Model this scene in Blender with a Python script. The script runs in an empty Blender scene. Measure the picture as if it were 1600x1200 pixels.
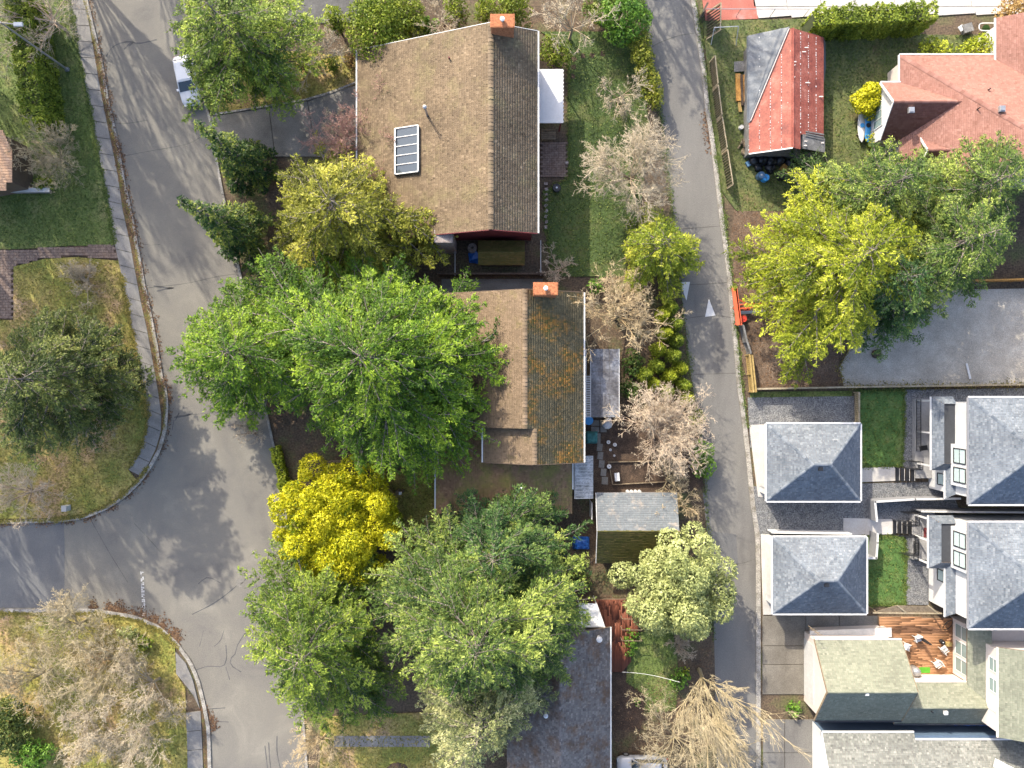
import bpy, bmesh, math
import numpy as np
from mathutils import Vector, Matrix
R = math.radians
SC = bpy.context.scene
COL = SC.collection

# ------------------------------------------------------------------ camera, sky, sun, exposure
H, F = 69.0, 1138.5                      # flying height in metres, focal length in photo pixels
cam = bpy.data.cameras.new('camera'); cam.sensor_fit = 'HORIZONTAL'
cam.angle_x = 2*math.atan(800/F); cam.clip_start = 0.5; cam.clip_end = 2000
co = bpy.data.objects.new('camera', cam); co.location = (0, 0, H); COL.objects.link(co); SC.camera = co
SUN_AZ, SUN_EL = R(-30.0), R(31.5)       # azimuth clockwise from +Y
wd = bpy.data.worlds.new('World'); SC.world = wd; wd.use_nodes = True
nt = wd.node_tree; bg = nt.nodes['Background']
sky = nt.nodes.new('ShaderNodeTexSky'); sky.sky_type = 'NISHITA'; sky.sun_disc = False
sky.sun_elevation = SUN_EL; sky.sun_rotation = SUN_AZ % (2*math.pi); sky.dust_density = 3.0; sky.air_density = .8
nt.links.new(sky.outputs[0], bg.inputs[0]); bg.inputs[1].default_value = 0.15
sl = bpy.data.lights.new('sun', 'SUN'); sl.energy = 2.35; sl.angle = R(0.55); sl.color = (1.0, .92, .77)
so = bpy.data.objects.new('sun', sl); COL.objects.link(so)
sd = Vector((math.sin(SUN_AZ)*math.cos(SUN_EL), math.cos(SUN_AZ)*math.cos(SUN_EL), math.sin(SUN_EL)))
so.rotation_euler = sd.to_track_quat('Z', 'Y').to_euler(); so.location = (-40, 60, 80)
vs = SC.view_settings; vs.view_transform = 'Standard'; vs.look = 'None'; vs.exposure = 2.02; vs.gamma = 1
SC.cycles.max_bounces = 6; SC.cycles.diffuse_bounces = 3; SC.cycles.transmission_bounces = 4; SC.cycles.use_denoising = True

# ------------------------------------------------------------------ helpers
def W(px, py, z=0.0):                    # where a point of the photograph lies at height z
    s = (H-z)/F
    return Vector(((px-800)*s, (600-py)*s, z))
def WL(pts, z=0.0): return [W(x, y, z) for x, y in pts]
WLOC = {}
def link(o, parent=None, base=True):
    COL.objects.link(o)
    if parent is not None:
        o.parent = parent
        if base: o.matrix_parent_inverse = Matrix.Translation(-WLOC.get(parent.name, Vector((0, 0, 0))))
    return o
def tag(o, label=None, cat=None, group=None, kind=None):
    for k, v in (('label', label), ('category', cat), ('group', group), ('kind', kind)):
        if v: o[k] = v
    return o
def thing(name, label, cat, loc=(0, 0, 0), group=None, rz=0):
    o = bpy.data.objects.new(name, None); o.location = loc; o.rotation_euler = (0, 0, rz); o.empty_display_size = .3
    COL.objects.link(o); WLOC[o.name] = Vector(loc); return tag(o, label, cat, group)
def np_mesh(name, V, Fc, mat=None, v=None, smooth=False):
    V = np.asarray(V, dtype=np.float32); Fc = np.asarray(Fc, dtype=np.int32); m, k = Fc.shape
    me = bpy.data.meshes.new(name)
    me.vertices.add(len(V)); me.vertices.foreach_set('co', V.ravel())
    me.loops.add(m*k); me.loops.foreach_set('vertex_index', Fc.ravel())
    me.polygons.add(m); me.polygons.foreach_set('loop_start', np.arange(m, dtype=np.int32)*k)
    if v is not None:
        a = me.attributes.new('v', 'FLOAT', 'FACE'); a.data.foreach_set('value', np.asarray(v, dtype=np.float32))
    me.update(calc_edges=True)
    if smooth: me.polygons.foreach_set('use_smooth', np.ones(m, dtype=bool))
    if mat: me.materials.append(mat)
    return me
def mobj(name, me, parent=None, base=True): return link(bpy.data.objects.new(name, me), parent, base)

class MB:
    def __init__(s): s.v = []; s.f = []
    def add(s, vs, fs):
        n = len(s.v); s.v += [tuple(p) for p in vs]; s.f += [tuple(i+n for i in f) for f in fs]; return s
    def box(s, x0, x1, y0, y1, z0, z1):
        return s.add([(x0,y0,z0),(x1,y0,z0),(x1,y1,z0),(x0,y1,z0),(x0,y0,z1),(x1,y0,z1),(x1,y1,z1),(x0,y1,z1)],
                     [(3,2,1,0),(4,5,6,7),(0,1,5,4),(1,2,6,5),(2,3,7,6),(3,0,4,7)])
    def obox(s, c, ax, l, w, z0, z1):    # oriented box: centre, axis angle, length, width
        u = Vector((math.cos(ax), math.sin(ax), 0))*l/2; p = Vector((-math.sin(ax), math.cos(ax), 0))*w/2; c = Vector((c[0], c[1], 0))
        q = [c-u-p, c+u-p, c+u+p, c-u+p]
        return s.prism(q, z0, z1)
    def prism(s, q, z0, z1):             # convex or ngon footprint, counter-clockwise
        n = len(q); vs = [(p[0], p[1], z0) for p in q]+[(p[0], p[1], z1) for p in q]
        return s.add(vs, [tuple(range(n-1, -1, -1)), tuple(range(n, 2*n))]+[(i, (i+1) % n, n+(i+1) % n, n+i) for i in range(n)])
    def slab(s, q, th):                  # planar polygon (any tilt) thickened downwards
        n = len(q); vs = [tuple(p) for p in q]+[(p[0], p[1], p[2]-th) for p in q]
        return s.add(vs, [tuple(range(n)), tuple(range(2*n-1, n-1, -1))]+[((i+1) % n, i, n+i, n+(i+1) % n) for i in range(n)])
    def bar(s, a, b, w, h=None):         # square bar between two points
        a = Vector(a); b = Vector(b); h = h or w; d = (b-a).normalized()
        u = d.cross(Vector((0, 0, 1)));  u = u.normalized() if u.length > 1e-3 else Vector((1, 0, 0)); t = u.cross(d).normalized()
        u *= w/2; t *= h/2
        return s.add([a-u-t, a+u-t, a+u+t, a-u+t, b-u-t, b+u-t, b+u+t, b-u+t],
                     [(3,2,1,0),(4,5,6,7),(0,1,5,4),(1,2,6,5),(2,3,7,6),(3,0,4,7)])
    def tube(s, a, b, r0, r1=None, n=8, cap=True):
        a = Vector(a); b = Vector(b); r1 = r0 if r1 is None else r1; d = (b-a).normalized()
        u = d.cross(Vector((0, 0, 1)));  u = u.normalized() if u.length > 1e-3 else Vector((1, 0, 0)); t = u.cross(d).normalized()
        vs = []
        for c, r in ((a, r0), (b, r1)):
            for i in range(n):
                an = 2*math.pi*i/n; vs.append(c+u*math.cos(an)*r+t*math.sin(an)*r)
        fs = [(i, (i+1) % n, n+(i+1) % n, n+i) for i in range(n)]
        if cap: fs += [tuple(range(n-1, -1, -1)), tuple(range(n, 2*n))]
        return s.add(vs, fs)
    def lathe(s, c, prof, n=14):
        c = Vector(c); vs = []
        for r, z in prof:
            for i in range(n):
                an = 2*math.pi*i/n; vs.append((c.x+r*math.cos(an), c.y+r*math.sin(an), c.z+z))
        fs = []
        for k in range(len(prof)-1):
            fs += [(k*n+i, k*n+(i+1) % n, (k+1)*n+(i+1) % n, (k+1)*n+i) for i in range(n)]
        fs.append(tuple(range((len(prof)-1)*n, len(prof)*n))); fs.append(tuple(range(n-1, -1, -1)))
        return s.add(vs, fs)
    def build(s, name, mat, parent=None, base=True, tri=False, smooth=False):
        me = bpy.data.meshes.new(name); me.from_pydata(s.v, [], s.f); me.materials.append(mat)
        bm = bmesh.new(); bm.from_mesh(me); bmesh.ops.recalc_face_normals(bm, faces=bm.faces)
        if tri: bmesh.ops.triangulate(bm, faces=[f for f in bm.faces if len(f.verts) > 4])
        bm.to_mesh(me); bm.free()
        if smooth: me.polygons.foreach_set('use_smooth', np.ones(len(me.polygons), dtype=bool))
        return mobj(name, me, parent, base)
_unit = {}
def piece(name, mat, parent, c, size, rz=0, tilt=(0, 0)):   # a box of shared mesh data
    if mat.name not in _unit:
        o = MB().box(-.5, .5, -.5, .5, -.5, .5); me = bpy.data.meshes.new('piece_'+mat.name); me.from_pydata(o.v, [], o.f); me.materials.append(mat); _unit[mat.name] = me
    o = bpy.data.objects.new(name, _unit[mat.name]); o.location = c; o.scale = size; o.rotation_euler = (tilt[0], tilt[1], rz)
    return link(o, parent)

# ------------------------------------------------------------------ materials
def _nodes(name):
    m = bpy.data.materials.new(name); m.use_nodes = True; n = m.node_tree.nodes; l = m.node_tree.links
    return m, n, l, n['Principled BSDF']
KA = .68                                  # real-world albedo: asphalt near .1, roofs .1 to .2
def _ramp(n, cols):
    r = n.new('ShaderNodeValToRGB'); e = r.color_ramp.elements
    while len(e) > 1: e.remove(e[-1])
    e[0].position = cols[0][0]; e[0].color = (*cols[0][1], 1)
    for p, c in cols[1:]:
        k = e.new(p); k.color = (*c, 1)
    return r
def nmat(name, cols, scale=.6, fine=9., fa=.35, rough=.9, bump=0., bscale=30., detail=7, spec=.3, stretch=None, metal=0., distort=0.):
    m, n, l, b = _nodes(name)
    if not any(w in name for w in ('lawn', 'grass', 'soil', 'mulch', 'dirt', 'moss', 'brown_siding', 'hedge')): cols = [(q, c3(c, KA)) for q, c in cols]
    g = n.new('ShaderNodeNewGeometry'); vec = g.outputs['Position']
    if stretch:
        mp = n.new('ShaderNodeMapping'); mp.inputs['Scale'].default_value = stretch; l.new(vec, mp.inputs['Vector']); vec = mp.outputs[0]
    a = n.new('ShaderNodeTexNoise'); a.inputs['Scale'].default_value = scale; a.inputs['Detail'].default_value = detail; a.inputs['Roughness'].default_value = .62
    a.inputs['Distortion'].default_value = distort
    l.new(vec, a.inputs['Vector'])
    r = _ramp(n, cols); l.new(a.outputs['Fac'], r.inputs[0])
    f = n.new('ShaderNodeTexNoise'); f.inputs['Scale'].default_value = fine; f.inputs['Detail'].default_value = 4; l.new(vec, f.inputs['Vector'])
    mr = n.new('ShaderNodeMapRange'); mr.inputs[1].default_value = .3; mr.inputs[2].default_value = .7; mr.inputs[3].default_value = 1-fa; mr.inputs[4].default_value = 1+fa
    l.new(f.outputs['Fac'], mr.inputs[0])
    mx = n.new('ShaderNodeVectorMath'); mx.operation = 'SCALE'; l.new(r.outputs[0], mx.inputs[0]); l.new(mr.outputs[0], mx.inputs['Scale'])
    l.new(mx.outputs[0], b.inputs['Base Color'])
    b.inputs['Roughness'].default_value = rough; b.inputs['Specular IOR Level'].default_value = spec; b.inputs['Metallic'].default_value = metal
    if bump:
        k = n.new('ShaderNodeTexNoise'); k.inputs['Scale'].default_value = bscale; k.inputs['Detail'].default_value = 5; l.new(vec, k.inputs['Vector'])
        bp = n.new('ShaderNodeBump'); bp.inputs['Strength'].default_value = bump; bp.inputs['Distance'].default_value = .05
        l.new(k.outputs['Fac'], bp.inputs['Height']); l.new(bp.outputs[0], b.inputs['Normal'])
    return m
def c3(c, k=1.): return tuple(x*k for x in c)
def smat(name, col, var=.15, rough=.6, fine=6., spec=.4, metal=0., bump=0., bscale=20):   # one paint with slight unevenness
    return nmat(name, [(.3, c3(col, 1-var)), (.7, c3(col, 1+var))], scale=1.3, fine=fine, fa=var*.8, rough=rough, spec=spec, metal=metal, bump=bump, bscale=bscale)
def vmat(name, cols, trans=0., rough=.7, moss=None, mcover=.5, mscale=.5, spec=.25, fine=0.):   # colour drawn per face (leaf, shake, shingle)
    m, n, l, b = _nodes(name)
    if not trans:
        cols = [(q, c3(c, KA)) for q, c in cols]; moss = moss and [(q, c3(c, KA)) for q, c in moss]
    a = n.new('ShaderNodeAttribute'); a.attribute_name = 'v'
    r = _ramp(n, cols); l.new(a.outputs['Fac'], r.inputs[0]); out = r.outputs[0]
    g = n.new('ShaderNodeNewGeometry')
    if moss:
        t = n.new('ShaderNodeTexNoise'); t.inputs['Scale'].default_value = mscale; t.inputs['Detail'].default_value = 8; t.inputs['Roughness'].default_value = .7
        l.new(g.outputs['Position'], t.inputs['Vector'])
        mr = n.new('ShaderNodeMapRange'); mr.inputs[1].default_value = mcover-.06; mr.inputs[2].default_value = mcover+.10; l.new(t.outputs['Fac'], mr.inputs[0])
        r2 = _ramp(n, moss); l.new(a.outputs['Fac'], r2.inputs[0])
        mx = n.new('ShaderNodeMix'); mx.data_type = 'RGBA'; l.new(mr.outputs[0], mx.inputs[0]); l.new(out, mx.inputs[6]); l.new(r2.outputs[0], mx.inputs[7]); out = mx.outputs[2]
    if fine:
        f = n.new('ShaderNodeTexNoise'); f.inputs['Scale'].default_value = .3; f.inputs['Detail'].default_value = 9; f.inputs['Roughness'].default_value = .68; l.new(g.outputs['Position'], f.inputs['Vector'])
        mr = n.new('ShaderNodeMapRange'); mr.inputs[1].default_value = .3; mr.inputs[2].default_value = .7; mr.inputs[3].default_value = 1-fine; mr.inputs[4].default_value = 1+fine
        l.new(f.outputs['Fac'], mr.inputs[0])
        sc = n.new('ShaderNodeVectorMath'); sc.operation = 'SCALE'; l.new(out, sc.inputs[0]); l.new(mr.outputs[0], sc.inputs['Scale']); out = sc.outputs[0]
    l.new(out, b.inputs['Base Color']); b.inputs['Roughness'].default_value = rough; b.inputs['Specular IOR Level'].default_value = spec
    if trans:
        t = n.new('ShaderNodeBsdfTranslucent'); l.new(out, t.inputs[0]); mx = n.new('ShaderNodeMixShader'); mx.inputs[0].default_value = trans
        l.new(b.outputs[0], mx.inputs[1]); l.new(t.outputs[0], mx.inputs[2]); l.new(mx.outputs[0], n['Material Output'].inputs[0])
    return m
def leafmat(name, dark, mid, light, trans=.35, rough=.55): return vmat(name, [(0., dark), (.5, mid), (1., light)], trans, rough, fine=.18)

M = {}
M['ground'] = nmat('bare_soil', [(.3, (.045, .034, .024)), (.5, (.085, .06, .038)), (.68, (.075, .085, .03))], .35, 6, .5, bump=.5, bscale=12)
M['asphalt'] = nmat('worn_asphalt', [(.28, (.14, .132, .12)), (.42, (.19, .176, .153)), (.55, (.212, .196, .165)), (.72, (.27, .248, .205))], .20, 20, .30, bump=.3, bscale=60, detail=12, distort=.6)
M['alley'] = nmat('alley_asphalt', [(.3, (.125, .118, .11)), (.45, (.175, .166, .152)), (.6, (.20, .19, .172)), (.75, (.24, .227, .20))], .22, 26, .25, bump=.25, bscale=60, stretch=(1.5, .35, 1))
M['tar'] = smat('crack_sealer', (.085, .084, .083), .3, .8)
M['darkasphalt'] = nmat('darker_asphalt', [(.3, (.12, .12, .122)), (.55, (.155, .153, .15)), (.75, (.185, .18, .17))], .3, 20, .25, bump=.25, bscale=60)
M['crackfill'] = smat('open_crack', (.10, .095, .082), .25, .9)
M['concrete'] = nmat('old_concrete', [(.3, (.19, .18, .165)), (.55, (.26, .245, .225)), (.75, (.31, .295, .265))], .7, 14, .18, bump=.15)
M['kerb'] = nmat('mossy_kerb', [(.3, (.12, .105, .08)), (.5, (.22, .205, .18)), (.7, (.29, .27, .24))], 1.4, 9, .4, bump=.3)
M['moss'] = nmat('moss_strip', [(.35, (.05, .04, .025)), (.5, (.10, .06, .028)), (.65, (.07, .075, .02))], 1.8, 9, .5, bump=.5)
M['paleconc'] = nmat('pale_concrete', [(.3, (.46, .43, .39)), (.6, (.56, .53, .49)), (.8, (.62, .60, .56))], .6, 12, .10, bump=.05)
M['drive'] = nmat('stained_concrete', [(.3, (.14, .13, .11)), (.55, (.22, .205, .18)), (.75, (.27, .25, .22))], .4, 12, .22, bump=.2)
M['driveG'] = nmat('brown_concrete', [(.3, (.13, .115, .092)), (.55, (.19, .17, .14)), (.75, (.25, .225, .185))], .4, 12, .22, bump=.2)
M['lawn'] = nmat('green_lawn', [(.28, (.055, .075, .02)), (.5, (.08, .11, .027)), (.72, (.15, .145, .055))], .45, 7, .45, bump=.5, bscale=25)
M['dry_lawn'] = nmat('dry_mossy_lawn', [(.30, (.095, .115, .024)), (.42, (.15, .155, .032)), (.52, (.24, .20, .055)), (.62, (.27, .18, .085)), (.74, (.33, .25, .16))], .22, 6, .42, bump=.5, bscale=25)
M['dark_lawn'] = nmat('olive_lawn', [(.28, (.032, .05, .014)), (.5, (.048, .075, .02)), (.72, (.085, .085, .03))], .5, 7, .4, bump=.5, bscale=25)  # darker, muted olive turf
M['rough_lawn'] = nmat('rough_grass', [(.28, (.05, .055, .018)), (.45, (.07, .085, .03)), (.6, (.10, .10, .035)), (.75, (.10, .07, .04))], .42, 6, .45, bump=.6, bscale=20)
M['fresh_lawn'] = nmat('fresh_lawn', [(.3, (.035, .07, .016)), (.5, (.052, .105, .024)), (.65, (.09, .125, .036)), (.8, (.13, .135, .06))], .8, 8, .35, bump=.5, bscale=25)
M['mulch'] = nmat('dark_mulch', [(.3, (.03, .02, .014)), (.5, (.055, .036, .024)), (.7, (.085, .055, .035))], 1.2, 12, .6, bump=.8, bscale=16)
M['dirt'] = nmat('bare_dirt', [(.3, (.06, .04, .028)), (.5, (.10, .068, .045)), (.72, (.16, .115, .08))], .5, 8, .4, bump=.7, bscale=10)
M['gravel'] = nmat('pale_gravel', [(.3, (.36, .325, .27)), (.5, (.44, .40, .335)), (.7, (.54, .495, .42))], .5, 16, .28, bump=.5, bscale=24)
M['bluegravel'] = nmat('dark_gravel', [(.3, (.11, .115, .12)), (.5, (.17, .172, .175)), (.7, (.24, .235, .225))], 2.5, 9, .6, bump=.6, bscale=18)
M['paver'] = nmat('brick_paver', [(.3, (.15, .105, .085)), (.5, (.21, .15, .12)), (.7, (.28, .22, .18))], 3, 20, .3, bump=.2)
M['redtile'] = nmat('red_patio', [(.3, (.34, .10, .075)), (.55, (.44, .15, .11)), (.75, (.5, .30, .27))], .5, 10, .2, bump=.1)
M['white'] = smat('white_paint', (.70, .69, .67), .06, .5)
M['offwhite'] = smat('cream_siding', (.72, .63, .56), .05, .6)
M['trim'] = smat('white_gutter', (.62, .61, .58), .10, .5)
M['line'] = nmat('road_paint', [(.42, (.20, .19, .18)), (.5, (.62, .61, .58)), (.8, (.72, .71, .68))], 2.5, 20, .15)
M['redwall'] = smat('dark_red_siding', (.17, .03, .032), .12, .7)
M['darkwall'] = smat('brown_siding', (.11, .075, .05), .15, .8)
M['greywall'] = smat('grey_siding', (.25, .25, .26), .08, .7)
M['bluewall'] = smat('slate_blue_siding', (.10, .15, .22), .08, .65)
M['brick'] = nmat('chimney_brick', [(.35, (.30, .10, .045)), (.5, (.42, .16, .07)), (.65, (.50, .21, .09))], 6, 16, .3, bump=.4)
M['stone'] = nmat('chimney_stone', [(.35, (.24, .19, .17)), (.5, (.33, .27, .24)), (.65, (.36, .35, .32))], 3, 10, .3, bump=.4)
M['galv'] = smat('galvanised_metal', (.5, .5, .5), .1, .35, metal=.6)
M['black'] = smat('black_metal', (.018, .018, .02), .2, .45)
M['membrane'] = smat('dark_roof_membrane', (.045, .048, .055), .12, .7)
M['porch'] = smat('porch_concrete', (.33, .32, .31), .10, .8)
M['wood'] = nmat('weathered_wood', [(.3, (.17, .13, .085)), (.55, (.26, .20, .13)), (.75, (.34, .27, .18))], 2.5, 12, .3, stretch=(1, 1, 1), bump=.2)
M['fencewood'] = nmat('pale_fence_wood', [(.3, (.26, .21, .13)), (.55, (.36, .30, .20)), (.75, (.42, .36, .26))], 2, 12, .3, bump=.2)
M['yellowwood'] = nmat('yellow_plank', [(.3, (.30, .20, .07)), (.55, (.40, .28, .10)), (.75, (.46, .34, .15))], 2, 12, .3)
M['peachwood'] = nmat('peach_plank', [(.3, (.58, .35, .21)), (.55, (.68, .43, .27)), (.75, (.76, .52, .36))], 2, 12, .25)
M['orangewood'] = nmat('fresh_plank', [(.3, (.42, .20, .05)), (.55, (.52, .27, .07)), (.75, (.60, .36, .13))], 2, 12, .3)
M['greywood'] = nmat('grey_plank', [(.3, (.12, .115, .11)), (.55, (.2, .195, .185)), (.75, (.29, .28, .265))], 2, 12, .3)
M['deck'] = vmat('cedar_deck', [(0, (.37, .185, .09)), (.5, (.40, .205, .10)), (1, (.43, .225, .115))], rough=.65)
M['reddeck'] = vmat('red_deck', [(0, (.13, .038, .02)), (.5, (.19, .058, .03)), (1, (.26, .09, .05))], rough=.65)
M['bluetarp'] = smat('blue_tarp', (.02, .12, .45), .25, .4, bump=.4, bscale=3)
M['blackbag'] = smat('black_bag', (.018, .02, .025), .3, .35, bump=.5, bscale=5)
M['tarp'] = nmat('slate_tarp', [(.3, (.075, .085, .10)), (.55, (.105, .12, .14)), (.75, (.16, .175, .19))], .8, 8, .2, rough=.5, bump=.35, bscale=2.2)
M['barrel'] = smat('blue_barrel', (.10, .20, .33), .12, .4)
M['orange'] = smat('orange_plastic', (.75, .14, .06), .10, .5)
M['red'] = smat('red_plastic', (.6, .05, .03), .1, .5)
M['green'] = smat('green_mat', (.09, .34, .02), .15, .9)
M['teal'] = smat('teal_net', (.06, .22, .2), .3, .8)
M['kayak'] = smat('blue_kayak', (.05, .35, .75), .08, .3)
M['carwhite'] = smat('white_car_paint', (.72, .73, .74), .03, .2, spec=.6)
M['carsilver'] = smat('silver_car_paint', (.50, .51, .52), .03, .25, spec=.6)
M['tyre'] = smat('tyre_rubber', (.02, .02, .02), .2, .8)
M['lamp'] = smat('lamp_lens', (.8, .8, .78), .03, .15, spec=.6)
m, n, l, b = _nodes('window_glass'); b.inputs['Base Color'].default_value = (.16, .21, .20, 1); b.inputs['Roughness'].default_value = .06; b.inputs['Specular IOR Level'].default_value = .9; M['glass'] = m
m, n, l, b = _nodes('dark_glass'); b.inputs['Base Color'].default_value = (.03, .04, .045, 1); b.inputs['Roughness'].default_value = .06; b.inputs['Specular IOR Level'].default_value = .9; M['darkglass'] = m
m, n, l, b = _nodes('pale_glass'); b.inputs['Base Color'].default_value = (.36, .44, .42, 1); b.inputs['Roughness'].default_value = .08; b.inputs['Specular IOR Level'].default_value = .9; M['paleglass'] = m
M['panel'] = nmat('cloudy_patio_sheet', [(.35, (.08, .075, .075)), (.5, (.15, .145, .15)), (.68, (.30, .31, .33))], .7, 5, .35, rough=.35)
M['panel2'] = nmat('mossy_clear_sheet', [(.35, (.14, .14, .13)), (.5, (.24, .24, .235)), (.68, (.36, .36, .36))], 1.2, 7, .35, rough=.4)
M['redroof'] = nmat('red_metal_roof', [(.3, (.20, .05, .036)), (.45, (.29, .075, .048)), (.58, (.35, .105, .07)), (.72, (.44, .19, .14))], .9, 7, .3, rough=.6, bump=.15, bscale=14)
M['bark'] = nmat('grey_bark', [(.3, (.15, .12, .095)), (.6, (.28, .24, .20)), (.8, (.40, .35, .30))], 3, 12, .3)
M['darkbark'] = nmat('brown_bark', [(.3, (.06, .042, .03)), (.6, (.12, .085, .06)), (.8, (.18, .14, .10))], 3, 12, .3)
# shingles and shakes
M['shakeA'] = vmat('brown_shakes', [(0, (.10, .071, .042)), (.35, (.16, .115, .07)), (.7, (.205, .149, .092)), (1, (.28, .208, .134))], moss=[(0, (.13, .10, .05)), (1, (.26, .21, .11))], mcover=.56, mscale=.45, fine=.26)
M['shakeAe'] = M['shakeA']
M['shakeB'] = vmat('mossy_shakes', [(0, (.085, .07, .036)), (.5, (.14, .112, .058)), (1, (.22, .17, .09))], moss=[(0, (.10, .09, .022)), (.4, (.15, .115, .03)), (.62, (.36, .17, .035)), (1, (.52, .25, .045))], mcover=.51, mscale=.45, fine=.25)
M['shakeBlit'] = vmat('sunlit_tan_shakes', [(0, (.14, .10, .06)), (.5, (.21, .15, .095)), (1, (.28, .20, .13))], moss=[(0, (.12, .10, .04)), (1, (.24, .19, .08))], mcover=.60, mscale=.6, fine=.15)  # same roof's shakes on the west slopes, sunlight put into the paler brown
M['shakeW'] = vmat('rusty_mossy_shingles', [(0, (.17, .10, .055)), (.5, (.26, .155, .085)), (1, (.36, .22, .125))], moss=[(0, (.15, .15, .04)), (1, (.30, .24, .07))], mcover=.50, mscale=.5, fine=.2)
M['shakeD'] = vmat('dark_shingles', [(0, (.10, .09, .088)), (.5, (.18, .165, .16)), (1, (.30, .275, .26))], moss=[(0, (.10, .065, .045)), (1, (.20, .13, .09))], mcover=.53, mscale=.7, fine=.2)
M['grey'] = vmat('blue_grey_shingles', [(0, (0.1, 0.12, 0.145)), (.5, (0.16, 0.182, 0.21)), (1, (0.26, 0.28, 0.3))], fine=.22)
M['greyH'] = vmat('speckled_grey_shingles', [(0, (.11, .115, .105)), (.5, (.19, .195, .178)), (1, (.31, .31, .28))], fine=.2)
M['greenG'] = vmat('green_grey_shingles', [(0, (.15, .16, .12)), (.5, (.21, .22, .165)), (1, (.28, .285, .22))], fine=.16)
M['pink'] = vmat('terracotta_shingles', [(0, (.21, .095, .07)), (.5, (.275, .135, .105)), (1, (.34, .18, .145))], fine=.14)
M['shed'] = vmat('slate_grey_shingles', [(0, (.10, .113, .125)), (.5, (.13, .145, .155)), (1, (.18, .19, .195))], fine=.12, moss=[(0, (.22, .19, .16)), (1, (.36, .31, .26))], mcover=.6, mscale=.9)
M['mossroof'] = vmat('moss_grown_shingles', [(0, (.085, .085, .018)), (.5, (.13, .115, .03)), (1, (.19, .14, .05))], fine=.25)
# leaves
M['fir'] = leafmat('fir_leaf', (0.026, 0.066, 0.005), (0.085, 0.17, 0.01), (0.28, 0.39, 0.028))
M['fir2'] = leafmat('pale_fir_leaf', (0.03, 0.064, 0.008), (0.115, 0.18, 0.02), (0.37, 0.44, 0.06))
M['firgrey'] = leafmat('grey_fir_leaf', (0.028, 0.06, 0.014), (0.1, 0.16, 0.03), (0.36, 0.42, 0.085))
M['firblue'] = leafmat('blue_fir_leaf', (0.018, 0.05, 0.014), (0.06, 0.122, 0.03), (0.21, 0.29, 0.065))
M['spruce'] = leafmat('spruce_leaf', (0.014, 0.042, 0.01), (0.045, 0.09, 0.016), (0.26, 0.29, 0.04))
M['yellowfir'] = leafmat('yellow_cedar_leaf', (0.065, 0.075, 0.006), (0.21, 0.22, 0.018), (0.5, 0.47, 0.07))
M['limefir'] = leafmat('lime_fir_leaf', (0.07, 0.105, 0.005), (0.25, 0.29, 0.016), (0.54, 0.55, 0.055))
M['gold'] = leafmat('golden_leaf', (0.08, 0.13, 0.004), (0.45, 0.43, 0.012), (0.8, 0.73, 0.04))
M['olive'] = leafmat('pale_olive_leaf', (0.11, 0.135, 0.045), (0.28, 0.31, 0.11), (0.5, 0.52, 0.22))
M['shrub'] = leafmat('shrub_leaf', (0.060, 0.098, 0.014), (0.125, 0.174, 0.028), (0.263, 0.300, 0.055))
M['hedge'] = leafmat('hedge_leaf', (0.055, 0.09, 0.008), (0.14, 0.19, 0.016), (0.34, 0.38, 0.045))
M['hedgedark'] = leafmat('dark_hedge_leaf', (0.030, 0.063, 0.012), (0.062, 0.108, 0.020), (0.150, 0.180, 0.033))
M['goldhedge'] = leafmat('golden_hedge_leaf', (0.06, 0.085, 0.008), (0.17, 0.2, 0.02), (0.36, 0.34, 0.05))
M['bronze'] = leafmat('bronze_leaf', (0.210, 0.112, 0.036), (0.350, 0.228, 0.077), (0.525, 0.360, 0.154))
M['ivy'] = leafmat('ivy_leaf', (0.045, 0.112, 0.014), (0.100, 0.204, 0.022), (0.225, 0.360, 0.044))
M['darkleaf'] = leafmat('dark_broad_leaf', (0.025, 0.045, 0.01), (0.085, 0.115, 0.025), (0.25, 0.27, 0.07))
M['olivefir'] = leafmat('pale_olive_fir_leaf', (0.07, 0.09, 0.035), (0.25, 0.27, 0.1), (0.54, 0.52, 0.24))
M['feather'] = leafmat('feathery_leaf', (0.07, 0.11, 0.006), (0.2, 0.25, 0.016), (0.48, 0.47, 0.055))
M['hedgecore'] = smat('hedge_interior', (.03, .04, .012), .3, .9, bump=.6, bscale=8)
M['twig'] = vmat('pale_twig', [(0, (0.320, 0.246, 0.160)), (.5, (0.554, 0.461, 0.321)), (1, (0.746, 0.646, 0.471))])
M['pinktwig'] = vmat('pinkish_twig', [(0, (.40, .27, .19)), (.5, (.64, .50, .35)), (1, (.86, .76, .57))])
M['tantwig'] = vmat('tan_twig', [(0, (0.354, 0.254, 0.132)), (.5, (0.582, 0.449, 0.255)), (1, (0.770, 0.625, 0.405))])
M['olivetwig'] = vmat('olive_twig', [(0, (0.297, 0.235, 0.131)), (.5, (0.468, 0.388, 0.233)), (1, (0.637, 0.541, 0.365))])
M['purpletwig'] = vmat('purple_twig', [(0, (0.260, 0.115, 0.094)), (.5, (0.442, 0.241, 0.187)), (1, (0.598, 0.391, 0.297))])
M['grasstuft'] = leafmat('grass_blade', (.035, .06, .012), (.075, .12, .02), (.17, .19, .05), .3, .7)
M['drytuft'] = leafmat('dry_grass_blade', (.07, .075, .015), (.19, .17, .03), (.34, .26, .08), .3, .7)
M['litter'] = vmat('fallen_leaf', [(0, (.05, .032, .02)), (.4, (.11, .062, .034)), (.8, (.18, .095, .045)), (1, (.28, .18, .10))])
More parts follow.
